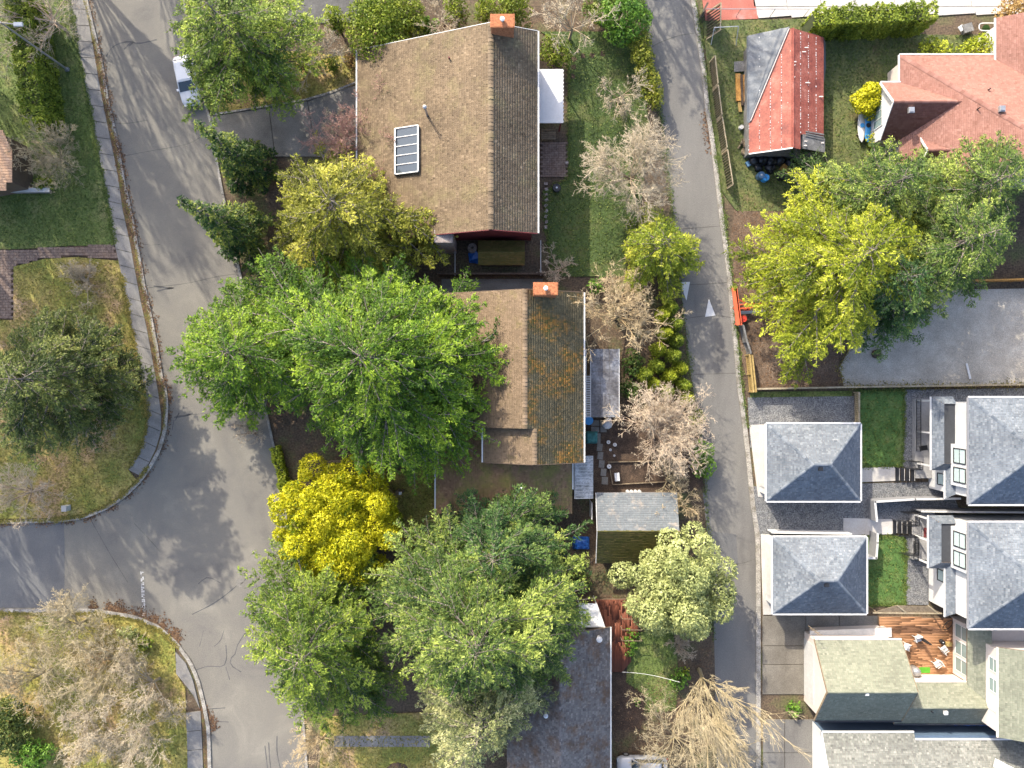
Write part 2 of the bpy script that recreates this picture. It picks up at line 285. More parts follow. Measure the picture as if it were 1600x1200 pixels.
# ------------------------------------------------------------------ ground, roads, pavements
def poly_area(q): return sum(q[i][0]*q[(i+1) % len(q)][1]-q[(i+1) % len(q)][0]*q[i][1] for i in range(len(q)))/2
def smooth_line(pts, n=4):               # Catmull-Rom through the points
    P = [Vector(p) for p in pts]; out = []
    for i in range(len(P)-1):
        a = P[max(i-1, 0)]; b = P[i]; c = P[i+1]; d = P[min(i+2, len(P)-1)]
        for k in range(n):
            t = k/n; out.append(.5*((2*b)+(c-a)*t+(2*a-5*b+4*c-d)*t*t+(3*b-a-3*c+d)*t**3))
    out.append(P[-1]); return out
def resample(pts, n):
    P = np.array([tuple(p)[:2] for p in pts]); d = np.r_[0, np.cumsum(np.hypot(*np.diff(P, axis=0).T))]
    t = np.linspace(0, d[-1], n); return np.c_[np.interp(t, d, P[:, 0]), np.interp(t, d, P[:, 1])]
def length(pts):
    P = np.array([tuple(p)[:2] for p in pts]); return float(np.hypot(*np.diff(P, axis=0).T).sum())
def offset_line(P, d):                   # shift to the left of travel
    P = np.asarray(P); T = np.gradient(P, axis=0); T /= np.linalg.norm(T, axis=1)[:, None]+1e-9
    return P+np.c_[-T[:, 1], T[:, 0]]*d
def patch(name, label, pts, z, mat, parent=None, world=False, cat=None, kind='structure', skirt=.2):
    q = [Vector(p) for p in pts] if world else WL(pts)
    if poly_area(q) < 0: q = q[::-1]
    o = MB().prism(q, z-skirt, z).build(name, mat, parent, tri=True)
    if parent is None: tag(o, label, cat, kind=kind)
    return o
def strip_pieces(A, B, n, gap, z0, z1, name, parent, mat, rng=None):
    A = resample(A, n*8+1); B = resample(B, n*8+1)
    for i in range(n):
        a = A[i*8:i*8+9].copy(); b = B[i*8:i*8+9].copy()
        for q in (a, b):
            L = np.linalg.norm(q[-1]-q[0])+1e-6; q[0] += (q[1]-q[0])/np.linalg.norm(q[1]-q[0]+1e-9)*gap/2; q[-1] += (q[-2]-q[-1])/np.linalg.norm(q[-2]-q[-1]+1e-9)*gap/2
        idx = [0, 2, 4, 6, 8]; q = [tuple(a[j]) for j in idx]+[tuple(b[j]) for j in idx[::-1]]
        if poly_area(q) < 0: q = q[::-1]
        dz = rng.uniform(-.006, .006) if rng is not None else 0
        MB().prism(q, z0, z1+dz).build(name, mat, parent, tri=True)
def ribbon(name, mat, parent, pts, w, z, th=.004):
    P = resample(smooth_line(pts, 5), max(4, int(length(pts)/.5)+2)); rr = np.random.default_rng(len(pts)*7+int(abs(P[0, 0])*10))
    hw = w/2*rr.uniform(.55, 1.3, len(P)); T = np.gradient(P, axis=0); T /= np.linalg.norm(T, axis=1)[:, None]; N = np.c_[-T[:, 1], T[:, 0]]
    V = np.r_[np.c_[P-N*hw[:, None], np.full(len(P), z+th)], np.c_[P+N*hw[:, None], np.full(len(P), z+th)]]; k = len(P)
    return mobj(name, np_mesh(name, V, [(i, i+1, k+i+1, k+i) for i in range(k-1)], mat), parent)

rg = np.random.default_rng(11)
g = MB(); g.add([(-450, -450, 0), (450, -450, 0), (450, 450, 0), (-450, 450, 0)], [(0, 1, 2, 3)])
tag(g.build('ground', M['ground']), 'dark leaf-littered soil under the whole neighbourhood', kind='structure')

EL = [(80,-250),(125,-60),(138,0),(150,50),(162,100),(172,162),(185,217),(197,288),(205,320),(217,382),(227,440),(237,487),(247,537),(256,592),(261,605),(264,632),(262,670),(252,705),(237,732),(220,755),(197,777),(170,795),(135,810),(100,815),(50,817),(0,818),(-300,822)]
ES = [(-300,948),(0,951),(75,951),(150,951),(212,961),(250,977),(280,1005),(300,1032),(312,1060),(322,1100),(329,1137),(331,1200),(333,1500)]
ER = [(490,1500),(478,1200),(470,1100),(461,1000),(452,893),(447,830),(441,760),(425,692),(405,600),(388,500),(370,410),(345,295),(335,240),(327,187),(317,160),(285,0),(270,-60),(230,-250)]
EAL = [(970,-250),(1006,0),(1012,50),(1021,112),(1036,200),(1052,330),(1062,440),(1070,500),(1077,570),(1090,650),(1098,720),(1106,800),(1112,900),(1116,1000),(1120,1200),(1124,1500)]
EAR = [(1020,-250),(1079,0),(1086,42),(1095,105),(1102,175),(1110,225),(1119,300),(1127,365),(1135,425),(1141,492),(1147,550),(1151,600),(1160,667),(1165,712),(1172,787),(1180,837),(1181,897),(1181,1050),(1181,1200),(1182,1500)]
street = patch('street', 'sunlit grey asphalt street with a side street joining from the left', EL+ES+ER, .006, M['asphalt'], skirt=.003)
alley = patch('alley', 'narrow grey asphalt alley running between the back gardens', EAL+EAR[::-1], .006, M['alley'], skirt=.003)
patch('asphalt_patch', None, [(-300,823),(0,819.5),(100,816.5),(101,850),(101,900),(100,949),(0,950),(-300,947)], .010, M['darkasphalt'], street, skirt=.003)  # newer, darker asphalt on the side street
patch('asphalt_patch', None, [(1098,770),(1108,769),(1112,830),(1150,835),(1155,905),(1113,905)], .010, M['darkasphalt'], alley, skirt=.003)  # slightly darker area along the left edge of the alley
# sealed and open cracks, covers and markings
Z0 = .006
for pts, w in [([(166,88),(178,72),(200,65),(215,68),(228,66),(245,62)], .16), ([(205,66),(194,77)], .14),
               ([(208,66),(202,72)], .2), ([(240,447),(262,450),(272,450)], .14), ([(245,455),(262,451),(271,450)], .2),
               ([(272,652),(290,650),(302,645)], .14), ([(274,657),(280,645)], .12), ([(269,672),(272,656)], .1),
               ([(300,960),(330,945),(352,930),(370,915)], .12), ([(376,913),(384,905),(386,895)], .1), ([(310,912),(325,902),(345,911)], .09),
               ([(306,1047),(325,1041),(348,1041),(354,1028),(353,1008)], .11), ([(384,988),(370,1010),(369,1020),(360,1030),(362,1040),(377,1050)], .11), ([(353,1042),(359,1062)], .08),
               ([(323,1108),(352,1106)], .1), ([(333,1127),(357,1128)], .1), ([(414,1165),(418,1200),(421,1230)], .12), ([(420,1160),(421,1180),(423,1200)], .12), ([(433,1150),(433,1175),(438,1200)], .12),
               ([(335,1010),(345,1000),(350,985)], .07), ([(318,985),(312,1010)], .05)]:
    ribbon('crack_seal', M['tar'], street, WL(pts), w*.8, Z0)
for pts in [[(186,245),(240,235),(290,226),(312,215)], [(228,450),(290,443),(340,432),(370,428)], [(275,650),(330,645),(350,643)], [(142,812),(170,862),(200,910)], [(210,818),(240,850),(250,862)],
            [(172,192),(196,193),(230,188)], [(220,380),(232,383),(250,382)]]:
    ribbon('crack', M['crackfill'], street, WL(pts), .045, Z0)
for pts in [[(1016,75),(1032,66),(1060,56),(1084,52)], [(1070,445),(1100,444),(1140,441)], [(1076,497),(1110,493),(1142,496)], [(1084,585),(1120,584),(1150,583)], [(1160,650),(1176,740),(1186,830)], [(1128,885),(1160,880),(1180,873)], [(1058,358),(1090,356),(1125,353)]]:
    ribbon('crack', M['crackfill'], alley, WL(pts), .06, Z0)
def disc(name, mat, parent, px, py, r, z):
    return MB().lathe(W(px, py, z), [(r, 0), (r, .006), (r*.86, .006), (r*.86, .003)], 20).build(name, mat, parent)
disc('manhole_cover', M['drive'], street, 210, 84, .42, .007); disc('manhole_cover', M['drive'], street, 375, 911, .40, .007)
disc('manhole_cover', M['tar'], alley, 1122, 547, .12, .007)
def mark(name, pts, z=.012, parent=alley):
    q = WL(pts)
    if poly_area(q) < 0: q = q[::-1]
    return MB().prism(q, z-.004, z).build(name, M['line'] if 'dash' in name else M['white'], parent)
mark('painted_triangle', [(1062.5, 441), (1078, 440.5), (1072.5, 469.5)]); mark('painted_triangle', [(1107.5, 467), (1101.7, 495), (1118, 493)])
rr = np.random.default_rng(5)
for k in range(26):                      # broken stop line
    y = 893+k*2.7; x = 221.5+k*.14
    for s in range(2):
        if rr.random() < .86: mark('painted_dash', [(x-2.2+s*2.6, y), (x+.1+s*2.6+rr.uniform(-.5, .5), y), (x+.1+s*2.6, y+rr.uniform(1.4, 2.3)), (x-2.1+s*2.6, y+2.0)], parent=street)
# kerbs
def kerb(label, pts, side, w=.34, gut=0., name='kerb'):
    P = resample(WL(pts), 300); P = resample(P, 240)
    A = P; B = offset_line(P, side*w)
    k = tag(bpy.data.objects.new(name, None), label, kind='structure'); COL.objects.link(k)
    strip_pieces(A, B, max(4, int(length(P)/3.2)), .03, -.05, .13, 'kerb_stone', k, M['kerb'], np.random.default_rng(3)); return k
kerb('mossy concrete kerb curving round the left corner of the street', EL[1:-1]+[(-60,819)], -1)
kerb('concrete kerb round the bare-tree corner at lower left', [(-60,950)]+ES[1:-1]+[(332,1260)], -1)
kerb('low concrete kerb beside the driveway on the right of the street', ER[1:-1], -1, .22)
kerb('pale concrete kerb along the right side of the alley', EAR[1:-1], 1, .42)
# left pavement
SI = [(98,-60),(110,0),(122,72),(132,125),(144,178),(151,225),(162,275),(171,325),(180,380),(191,430),(200,482),(206,512),(216,562),(221,595),(229,627),(231,650),(229,672),(221,698),(201,734)]
SO = [(121,-60),(134,0),(146,72),(155,125),(165,178),(175,225),(185,275),(192,325),(204,380),(213,430),(223,482),(230,512),(239,562),(245,595),(250,627),(253,650),(252,675),(244,702),(223,745)]
sw = tag(bpy.data.objects.new('pavement', None), 'concrete slab pavement along the left of the street', kind='structure'); COL.objects.link(sw)
strip_pieces(WL(SI), WL(SO), 32, .05, -.05, .12, 'paving_slab', sw, M['concrete'], rg)
patch('moss_strip', 'thin mossy seam between pavement and kerb', [(px-1, py) for px, py in SO]+[(x-3, y-1) for x, y in EL[17:0:-1]], .092, M['moss'])
sw2 = tag(bpy.data.objects.new('pavement', None), 'short concrete pavement at the lower left corner', kind='structure'); COL.objects.link(sw2)
patch('paving_slab', None, [(275,1018),(291,1036),(302,1062),(313,1107),(303,1086),(288,1066),(276,1052)], .118, M['concrete'], sw2)
strip_pieces(WL([(291,1113),(293,1150),(294,1200),(295,1260)]), WL([(314,1110),(316,1150),(318,1200),(319,1260)]), 5, .05, -.05, .12, 'paving_slab', sw2, M['concrete'], rg)
patch('moss_strip', 'mossy strip between lower left pavement and kerb', [(315,1110),(317,1150),(319,1200),(320,1260),(327,1260),(326,1200),(324,1140),(320,1110)], .09, M['moss'])
# lawns and beds (metres above the road)
LAWNS = []
def lawn(label, pts, z, key, tufts=0, tm='grasstuft', name='lawn'):
    o = patch(name, label, pts, z, M[key], skirt=.2)
    if tufts: LAWNS.append((pts, z, tufts, tm))
    return o
lawn('shady green lawn beside the left hedge', [(-80,-80)]+SI[:9]+[(181,384),(110,384),(40,389),(-80,391)], .100, 'lawn', 34)
lawn('yellowish mossy lawn on the left corner plot', [(187,408)]+SI[9:]+[(214,750),(190,773),(165,789),(132,803),(98,808),(50,810),(-80,811),(-80,500),(22,500),(22,417),(70,405),(120,402)], .104, 'dry_lawn', 30, 'drytuft')
lawn('mossy lawn under the bare trees at lower left', [(-80,958),(75,958),(150,958),(208,968),(246,984),(274,1012),(276,1052),(290,1075),(291,1113),(293,1150),(294,1260),(-80,1260)], .100, 'dry_lawn', 26, 'drytuft')
lawn('bright strip of grass beside the driveway of the brown-roofed house', [(322,170),(318,120),(400,60),(450,80),(560,90),(560,131),(520,146),(480,157),(420,167),(345,178)], .098, 'dry_lawn', 26, 'drytuft')
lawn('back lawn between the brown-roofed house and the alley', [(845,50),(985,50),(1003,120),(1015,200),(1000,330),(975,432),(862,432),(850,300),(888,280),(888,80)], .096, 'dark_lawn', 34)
lawn('mossy front lawn beside the golden tree', [(580,735),(684,735),(684,860),(640,860),(585,850)], .094, 'dry_lawn', 24, 'drytuft')
lawn('narrow back lawn beside the red deck', [(985,990),(1050,980),(1062,1060),(1055,1110),(1010,1112),(1008,1085),(978,1065)], .092, 'lawn', 24)
lawn('sunny lawn at the bottom edge beside the walkway', [(500,1120),(720,1110),(740,1300),(500,1300)], .090, 'dry_lawn', 28, 'drytuft')
lawn('rough grass plot around the red roofed shed', [(1098,33),(1260,30),(1450,55),(1620,55),(1620,240),(1330,330),(1150,330),(1128,300),(1112,180)], .096, 'rough_lawn', 26)
lawn('dark strip of grass along the timber fence', [(1172,612),(1330,611),(1330,619),(1172,621)], .094, 'lawn', 20)
lawn('fresh green lawn behind the upper grey garage', [(1336,611),(1413,609),(1411,700),(1408,728),(1340,730)], .098, 'fresh_lawn', 30)
lawn('fresh green lawn behind the lower grey garage', [(1340,838),(1412,838),(1415,880),(1413,944),(1345,946)], .098, 'fresh_lawn', 30)
patch('dirt_patch', 'bare brown dirt beside the gravel lot', [(1150,310),(1340,320),(1345,520),(1310,560),(1318,604),(1172,610),(1158,560),(1150,480),(1138,400)], .088, M['dirt'])
patch('gravel_lot', 'pale gravel parking lot under the tall trees', [(1345,455),(1660,450),(1660,600),(1318,603),(1311,575),(1330,540)], .102, M['gravel'])
patch('gravel_bed', 'dark gravel yard north of the upper grey garage', [(1168,621),(1334,619),(1336,700),(1172,700)], .092, M['bluegravel'])
patch('gravel_bed', 'dark gravel yard between the two grey garages', [(1176,760),(1480,752),(1500,800),(1420,812),(1345,840),(1182,840)], .086, M['bluegravel'])
patch('gravel_bed', 'dark gravel along the upper porch', [(1413,609),(1640,606),(1640,625),(1440,640),(1440,740),(1408,728)], .090, M['bluegravel'])
patch('gravel_bed', 'gravel bed below the lower porch', [(1415,838),(1450,840),(1450,945),(1413,944)], .089, M['bluegravel'])
patch('apron', 'white concrete apron beside the upper grey garage', [(1170,664),(1197,663),(1203,700),(1203,778),(1184,776)], .106, M['paleconc'])
patch('apron', 'white concrete apron beside the lower grey garage', [(1188,834),(1215,836),(1215,960),(1192,960)], .106, M['paleconc'])
patch('walkway', 'pale concrete walkway from upper garage to porch steps', [(1340,731),(1398,729),(1398,751),(1340,753)], .112, M['paleconc'])
patch('walkway', 'pale concrete walkway from lower garage to porch steps', [(1317,809),(1394,811),(1394,834),(1317,837)], .112, M['paleconc'])
dg = tag(bpy.data.objects.new('driveway', None), 'brown stained concrete driveway of the cream house', kind='structure'); COL.objects.link(dg)
for y0, y1 in ((962,1008),(1009,1037),(1038,1084)):
    patch('concrete_panel', None, [(1191,y0),(1258,y0),(1258,y1),(1191,y1)], .108, M['driveG'], dg)
patch('concrete_panel', None, [(1259,962),(1310,962),(1310,990),(1259,990)], .108, M['drive'], dg); patch('concrete_panel', None, [(1311,962),(1372,962),(1372,990),(1311,990)], .106, M['drive'], dg)
d2 = tag(bpy.data.objects.new('driveway', None), 'grey concrete driveway at the bottom edge beside the alley', kind='structure'); COL.objects.link(d2)
for x0, x1, y0, y1 in ((1192,1225,1124,1175),(1226,1272,1124,1175),(1192,1225,1176,1260),(1226,1272,1176,1260)):
    patch('concrete_panel', None, [(x0,y0),(x1,y0),(x1,y1),(x0,y1)], .104, M['alley'], d2)
dA = tag(bpy.data.objects.new('driveway', None), 'concrete driveway leading to the brown-roofed house', kind='structure'); COL.objects.link(dA)
patch('concrete_panel', None, [(330,183),(420,169),(430,245),(345,248)], .090, M['drive'], dA); patch('concrete_panel', None, [(421,169),(480,159),(495,245),(431,245)], .092, M['drive'], dA)
patch('concrete_panel', None, [(481,159),(545,136),(610,130),(610,260),(496,245)], .09, M['drive'], dA)
patch('driveway_edging', 'dark curved edging between grass and driveway', [(333,181),(420,167.5),(480,157.5),(520,146),(556,131),(556,128),(518,143),(478,155),(419,165),(333,178)], .15, M['kerb'])
patch('driveway', 'dark asphalt driveway at the top edge', [(438,-60),(560,-60),(560,36),(440,38)], .09, M['tar'])
patch('driveway_edging', 'pale concrete edging at the top driveway', [(438,30),(540,30),(540,33),(438,33)], .13, M['concrete'])
cd = tag(bpy.data.objects.new('driveway', None), 'white concrete driveway slabs at the top right', kind='structure'); COL.objects.link(cd)
xs = [1170,1222,1275,1330,1390,1450,1510,1570,1640]
for i in range(len(xs)-1):
    patch('concrete_panel', None, [(xs[i],-50),(xs[i+1]-1,-50),(xs[i+1]+7,10),(xs[i]+8,11)], .10, M['paleconc'], cd)
    patch('concrete_panel', None, [(xs[i]+8,12),(xs[i+1]+7,11),(xs[i+1]+14,25-i*.8),(xs[i]+15,29-i*.8)], .098, M['paleconc'], cd)
patch('patio', 'faded red patio at the top of the alley', [(1090,-50),(1169,-50),(1184,30),(1102,33)], .10, M['redtile'])
# brick walk (left) and brick patio, real pavers joined
def pavers(label, pts, z, mat, bw=.26, bl=.5, name='brick_walk', ang=0., gap=.025, seed=2):
    q = WL(pts); q = q if poly_area(q) > 0 else q[::-1]; P = np.array([(v.x, v.y) for v in q]); rr = np.random.default_rng(seed)
    lo = P.min(0); hi = P.max(0); ny = int((hi[1]-lo[1])/bw)+1; nx = int((hi[0]-lo[0])/bl)+2; b = MB()
    for j in range(ny):
        for i in range(nx):
            x = lo[0]+(i-(j % 2)*.5)*bl; y = lo[1]+j*bw
            if inside(P, np.array([[x+bl/2, y+bw/2]]))[0]: b.box(x+gap/2, x+bl-gap/2, y+gap/2, y+bw-gap/2, z-.05, z+rr.uniform(-.006, .006))
    base = patch(name, label, pts, z-.02, M['mulch'])
    o = b.build('paver', mat, base); o['kind'] = 'stuff'; return base
def inside(P, X):
    x, y = X[:, 0], X[:, 1]; r = np.zeros(len(X), bool); n = len(P); j = n-1
    for i in range(n):
        xi, yi = P[i]; xj, yj = P[j]
        c = ((yi > y) != (yj > y)) & (x < (xj-xi)*(y-yi)/(yj-yi+1e-12)+xi); r ^= c; j = i
    return r
pavers('weathered brick path crossing the left lawns', [(-60,392),(40,390),(110,385),(180,383),(186,406),(120,400),(70,403),(21,416),(20,498),(-60,498)], .112, M['paver'])
pavers('small brick patio beside the white patio cover', [(845,222),(887,222),(886,277),(844,276)], .112, M['paver'], .22, .44, 'brick_patio', seed=4)
patch('walkway', 'concrete walkway crossing the bottom lawn', [(522,1149),(672,1149),(672,1166),(522,1166)], .105, M['concrete'])
patch('mulch_bed', 'dark mulch bed under shed and pergola', [(915,655),(1080,640),(1100,760),(1070,770),(915,775)], .07, M['mulch'])
patch('mulch_bed', 'round mulch bed at the bottom edge', [(600,1215),(603,1200),(612,1192),(622,1190),(634,1194),(641,1203),(643,1215)], .11, M['mulch'])
patch('gravel_bed', 'dark stony bed below the red deck', [(955,1050),(972,1050),(978,1068),(1007,1086),(1006,1110),(1000,1140),(955,1140)], .085, M['mulch'])
patch('walkway', 'shaded concrete side path north of the mossy-roofed house', [(690,436),(848,436),(848,462),(690,462)], .08, M['drive'])
# stepping stones and garden path slabs
gp = tag(bpy.data.objects.new('garden_path', None), 'row of square paving slabs beside the pergola', kind='structure'); COL.objects.link(gp)
for px, py, sx, sy, a in [(930,661,13,9,0),(942,662,9,9,0),(930,671,13,9,.02),(943,671,10,9,0),(934,682,9,10,.05),(937,699,9,12,.1),(938,712,9,12,.1),(940,725,9,12,.08),(943,738,9,12,.1),(945,751,10,12,.05),(934,689,9,8,.05),(920,681,12,9,0)]:
    c = W(px, py, .1); piece('paving_slab', M['drive'], gp, c, (sx*.058, sy*.058, .06), -a)
st = tag(bpy.data.objects.new('stepping_path', None), 'dark square stepping stones across the back lawn', kind='structure'); COL.objects.link(st)
for px, py in [(942,84),(925,86),(911,87),(897,92),(896,105),(895,119)]: piece('stepping_stone', M['mulch'], st, W(px, py, .1), (.42, .42, .05), px*.3)
s2 = tag(bpy.data.objects.new('stepping_path', None), 'pale stepping stones beside the brown-roofed house', kind='structure'); COL.objects.link(s2)
for k in range(9): piece('stepping_stone', M['stone'], s2, W(853+(k % 2), 287+k*8.5, .1), (.34, .26, .05), k*.2)

# grass blades and fallen leaves
def scatter(name, label, pts, z, dens, mat, size, seed, flat=False, parent=None):
    P = np.array([(v.x, v.y) for v in WL(pts)]); rr = np.random.default_rng(seed)
    lo = P.min(0); hi = P.max(0); lo = np.maximum(lo, [-53, -40]); hi = np.minimum(hi, [53, 40]); n = int(dens*np.prod(hi-lo)); X = rr.uniform(lo, hi, (n, 2)); X = X[inside(P, X)]
    n = len(X); a = rr.uniform(0, 6.283, n); s = size*rr.uniform(.6, 1.4, n)
    d = np.c_[np.cos(a), np.sin(a)]*s[:, None]; p = np.c_[-np.sin(a), np.cos(a)]*s[:, None]*.28
    zz = np.full(n, z)
    up = np.zeros(n) if flat else s*rr.uniform(.3, .8, n)
    V = np.stack([np.c_[X-p, zz+.004], np.c_[X+p, zz+.004], np.c_[X+d+p*.5, zz+up+.012], np.c_[X+d-p*.5, zz+up+.016]], 1).reshape(-1, 3)
    v = np.clip(rr.normal(.5, .25, n), 0, 1)
    o = mobj(name, np_mesh(name, V, np.arange(4*n).reshape(-1, 4), mat, v), parent)
    return tag(o, label, kind='stuff')
lab = ['grass blades of the shady lawn by the left hedge','grass blades of the yellowish corner lawn','grass blades under the bare trees at lower left','grass blades beside the upper driveway','grass blades of the back lawn by the alley','mossy blades of the front lawn by the golden tree','grass blades of the narrow lawn by the red deck','grass blades of the bottom lawn','rough grass blades around the red shed','grass blades along the timber fence','grass blades of the lawn behind the upper garage','grass blades of the lawn behind the lower garage']
for i, (pts, z, dn, tm) in enumerate(LAWNS): scatter('grass', lab[i], pts, z, dn, M[tm], .12, 40+i)
def litter(label, line, width, n, seed, z=.02, size=.09):
    P = resample(WL(line), 400); rr = np.random.default_rng(seed); i = rr.integers(0, 400, n); T = np.gradient(P, axis=0); T /= np.linalg.norm(T, axis=1)[:, None]
    # leaves gather in drifts
    w = np.interp(np.arange(400), np.linspace(0, 399, 40), rr.random(40)**2); i = rr.choice(400, n, p=w/w.sum())
    X = P[i]+np.c_[-T[i, 1], T[i, 0]]*(rr.normal(0, width, n))[:, None]+rr.normal(0, .15, (n, 2)); a = rr.uniform(0, 6.28, n); s = size*rr.uniform(.5, 1.4, n)
    d = np.c_[np.cos(a), np.sin(a)]*s[:, None]; p = np.c_[-np.sin(a), np.cos(a)]*s[:, None]*.6; zz = z+rr.uniform(0, .015, n)
    V = np.stack([np.c_[X-d, zz], np.c_[X+p, zz+.01], np.c_[X+d, zz+.004], np.c_[X-p, zz+.012]], 1).reshape(-1, 3)
    tag(mobj('fallen_leaves', np_mesh('fallen_leaves', V, np.arange(4*n).reshape(-1, 4), M['litter'], rr.random(n))), label, kind='stuff')
litter('brown leaves in the gutter of the left kerb', [(x+1, y) for x, y in EL[2:14]], .07, 800, 1)
litter('red-brown leaves drifted round the left corner kerb', EL[13:26], .10, 1300, 2)
litter('red-brown leaves banked along the lower left corner', [(140,952),(180,957),(212,962),(250,978),(280,1006)], .42, 2600, 3, .03)
litter('orange leaf drift at the end of the corner ramp', [(316,1105),(322,1115),(328,1128),(333,1140)], .25, 500, 4, .03)
litter('brown leaves along the seam of the left pavement', [(x-4, y) for x, y in EL[3:15]], .07, 1100, 5, .13)
litter('brown leaves on the alley edge by the brush pile', [(1104,170),(1107,200),(1110,225),(1113,240)], .22, 300, 6)
scatter('dead_needles', 'brown leaf litter over the bare dirt plot', [(1150,310),(1340,320),(1345,520),(1310,560),(1318,604),(1172,610),(1158,560),(1150,480),(1138,400)], .088, 22, M['litter'], .13, 71, True)
scatter('dead_needles', 'leaf litter under the trees between street and houses', [(350,250),(560,255),(700,380),(690,450),(690,720),(560,880),(470,900),(430,700),(375,400)], 0, 18, M['litter'], .12, 72, True)
scatter('dead_needles', 'leaf litter between shed and lower house', [(890,770),(932,770),(990,900),(1000,940),(900,940),(690,860),(690,800)], 0, 24, M['litter'], .11, 73, True)
scatter('dead_needles', 'leaf litter along the bottom garden by the alley', [(955,1100),(1110,1000),(1120,1200),(955,1200)], .09, 22, M['litter'], .12, 74, True)
scatter('dead_needles', 'leaf litter at the top garden border', [(440,38),(560,40),(770,10),(980,0),(990,50),(880,80),(840,50),(560,110)], .02, 20, M['litter'], .12, 75, True)
scatter('dead_needles', 'leaf litter beneath the alley-side hedge', [(960,420),(1060,430),(1090,650),(1060,640),(920,560)], .0, 20, M['litter'], .12, 76, True)
scatter('dead_needles', 'leaf litter on the mossy front lawn', [(585,745),(680,745),(680,855),(590,850)], .1, 14, M['litter'], .10, 77, True)
scatter('dead_needles', 'leaf litter on the yellowish corner lawn', [(80,420),(185,410),(225,600),(200,730),(60,800)], .11, 8, M['litter'], .10, 78, True)

def verge(label, line, width, n, seed, z, key, size=.13):   # grass creeping over hard edges
    P = resample(WL(line), 400); rr = np.random.default_rng(seed); w = .25+np.interp(np.arange(400), np.linspace(0, 399, 60), rr.random(60)**2); i = rr.choice(400, n, p=w/w.sum()); T = np.gradient(P, axis=0); T /= np.linalg.norm(T, axis=1)[:, None]
    X = P[i]+np.c_[-T[i, 1], T[i, 0]]*(rr.normal(0, width, n)*w[i])[:, None]+rr.normal(0, .06, (n, 2)); a = rr.uniform(0, 6.28, n); s = size*rr.uniform(.5, 1.4, n); d = np.c_[np.cos(a), np.sin(a)]*s[:, None]; q = np.c_[-np.sin(a), np.cos(a)]*s[:, None]*.25
    V = np.stack([np.c_[X-q, np.full(n, z)], np.c_[X+q, np.full(n, z)], np.c_[X+d, z+s*rr.uniform(.1, .6, n)]], 1).reshape(-1, 3)
    tag(mobj('grass', np_mesh('grass', V, np.arange(3*n).reshape(-1, 3), M[key], rr.random(n))), label, kind='stuff')
verge('ragged grass creeping over the upper left pavement edge', SI[:9], .16, 4200, 301, .122, 'grasstuft'); verge('ragged dry grass creeping over the corner pavement edge', SI[9:], .16, 3600, 302, .122, 'drytuft')
verge('ragged grass over the kerb of the left corner', [(x-4, y-4) for x, y in EL[18:26]], .14, 3000, 303, .13, 'drytuft'); verge('ragged grass over the kerb of the lower left corner', [(x, y+7) for x, y in ES[1:7]], .16, 3600, 304, .13, 'drytuft')
verge('moss and weeds in the kerb seam of the street', [(x-5, y) for x, y in EL[2:17]], .06, 3600, 305, .13, 'drytuft', .09); verge('weeds along the right kerb of the alley', [(x+7, y) for x, y in EAR[1:13]], .14, 3600, 306, .12, 'grasstuft'); verge('weeds along the left edge of the alley', [(x-1, y) for x, y in EAL[1:14]], .22, 4200, 307, .02, 'grasstuft')
verge('ragged edges of the lawn behind the upper garage', [(1336,611),(1413,609),(1411,700),(1408,728),(1340,730)], .12, 1600, 308, .1, 'grasstuft'); verge('ragged edges of the lawn behind the lower garage', [(1340,838),(1412,838),(1415,880),(1413,944),(1345,946)], .14, 1800, 309, .1, 'grasstuft')
verge('ragged edge of the back lawn against the house', [(888,80),(888,280),(850,300),(862,432)], .2, 2200, 310, .1, 'grasstuft'); verge('weeds at the edge of the gravel lot', [(1345,455),(1330,540),(1311,575),(1318,603),(1480,602),(1600,600)], .3, 1600, 311, .105, 'drytuft')
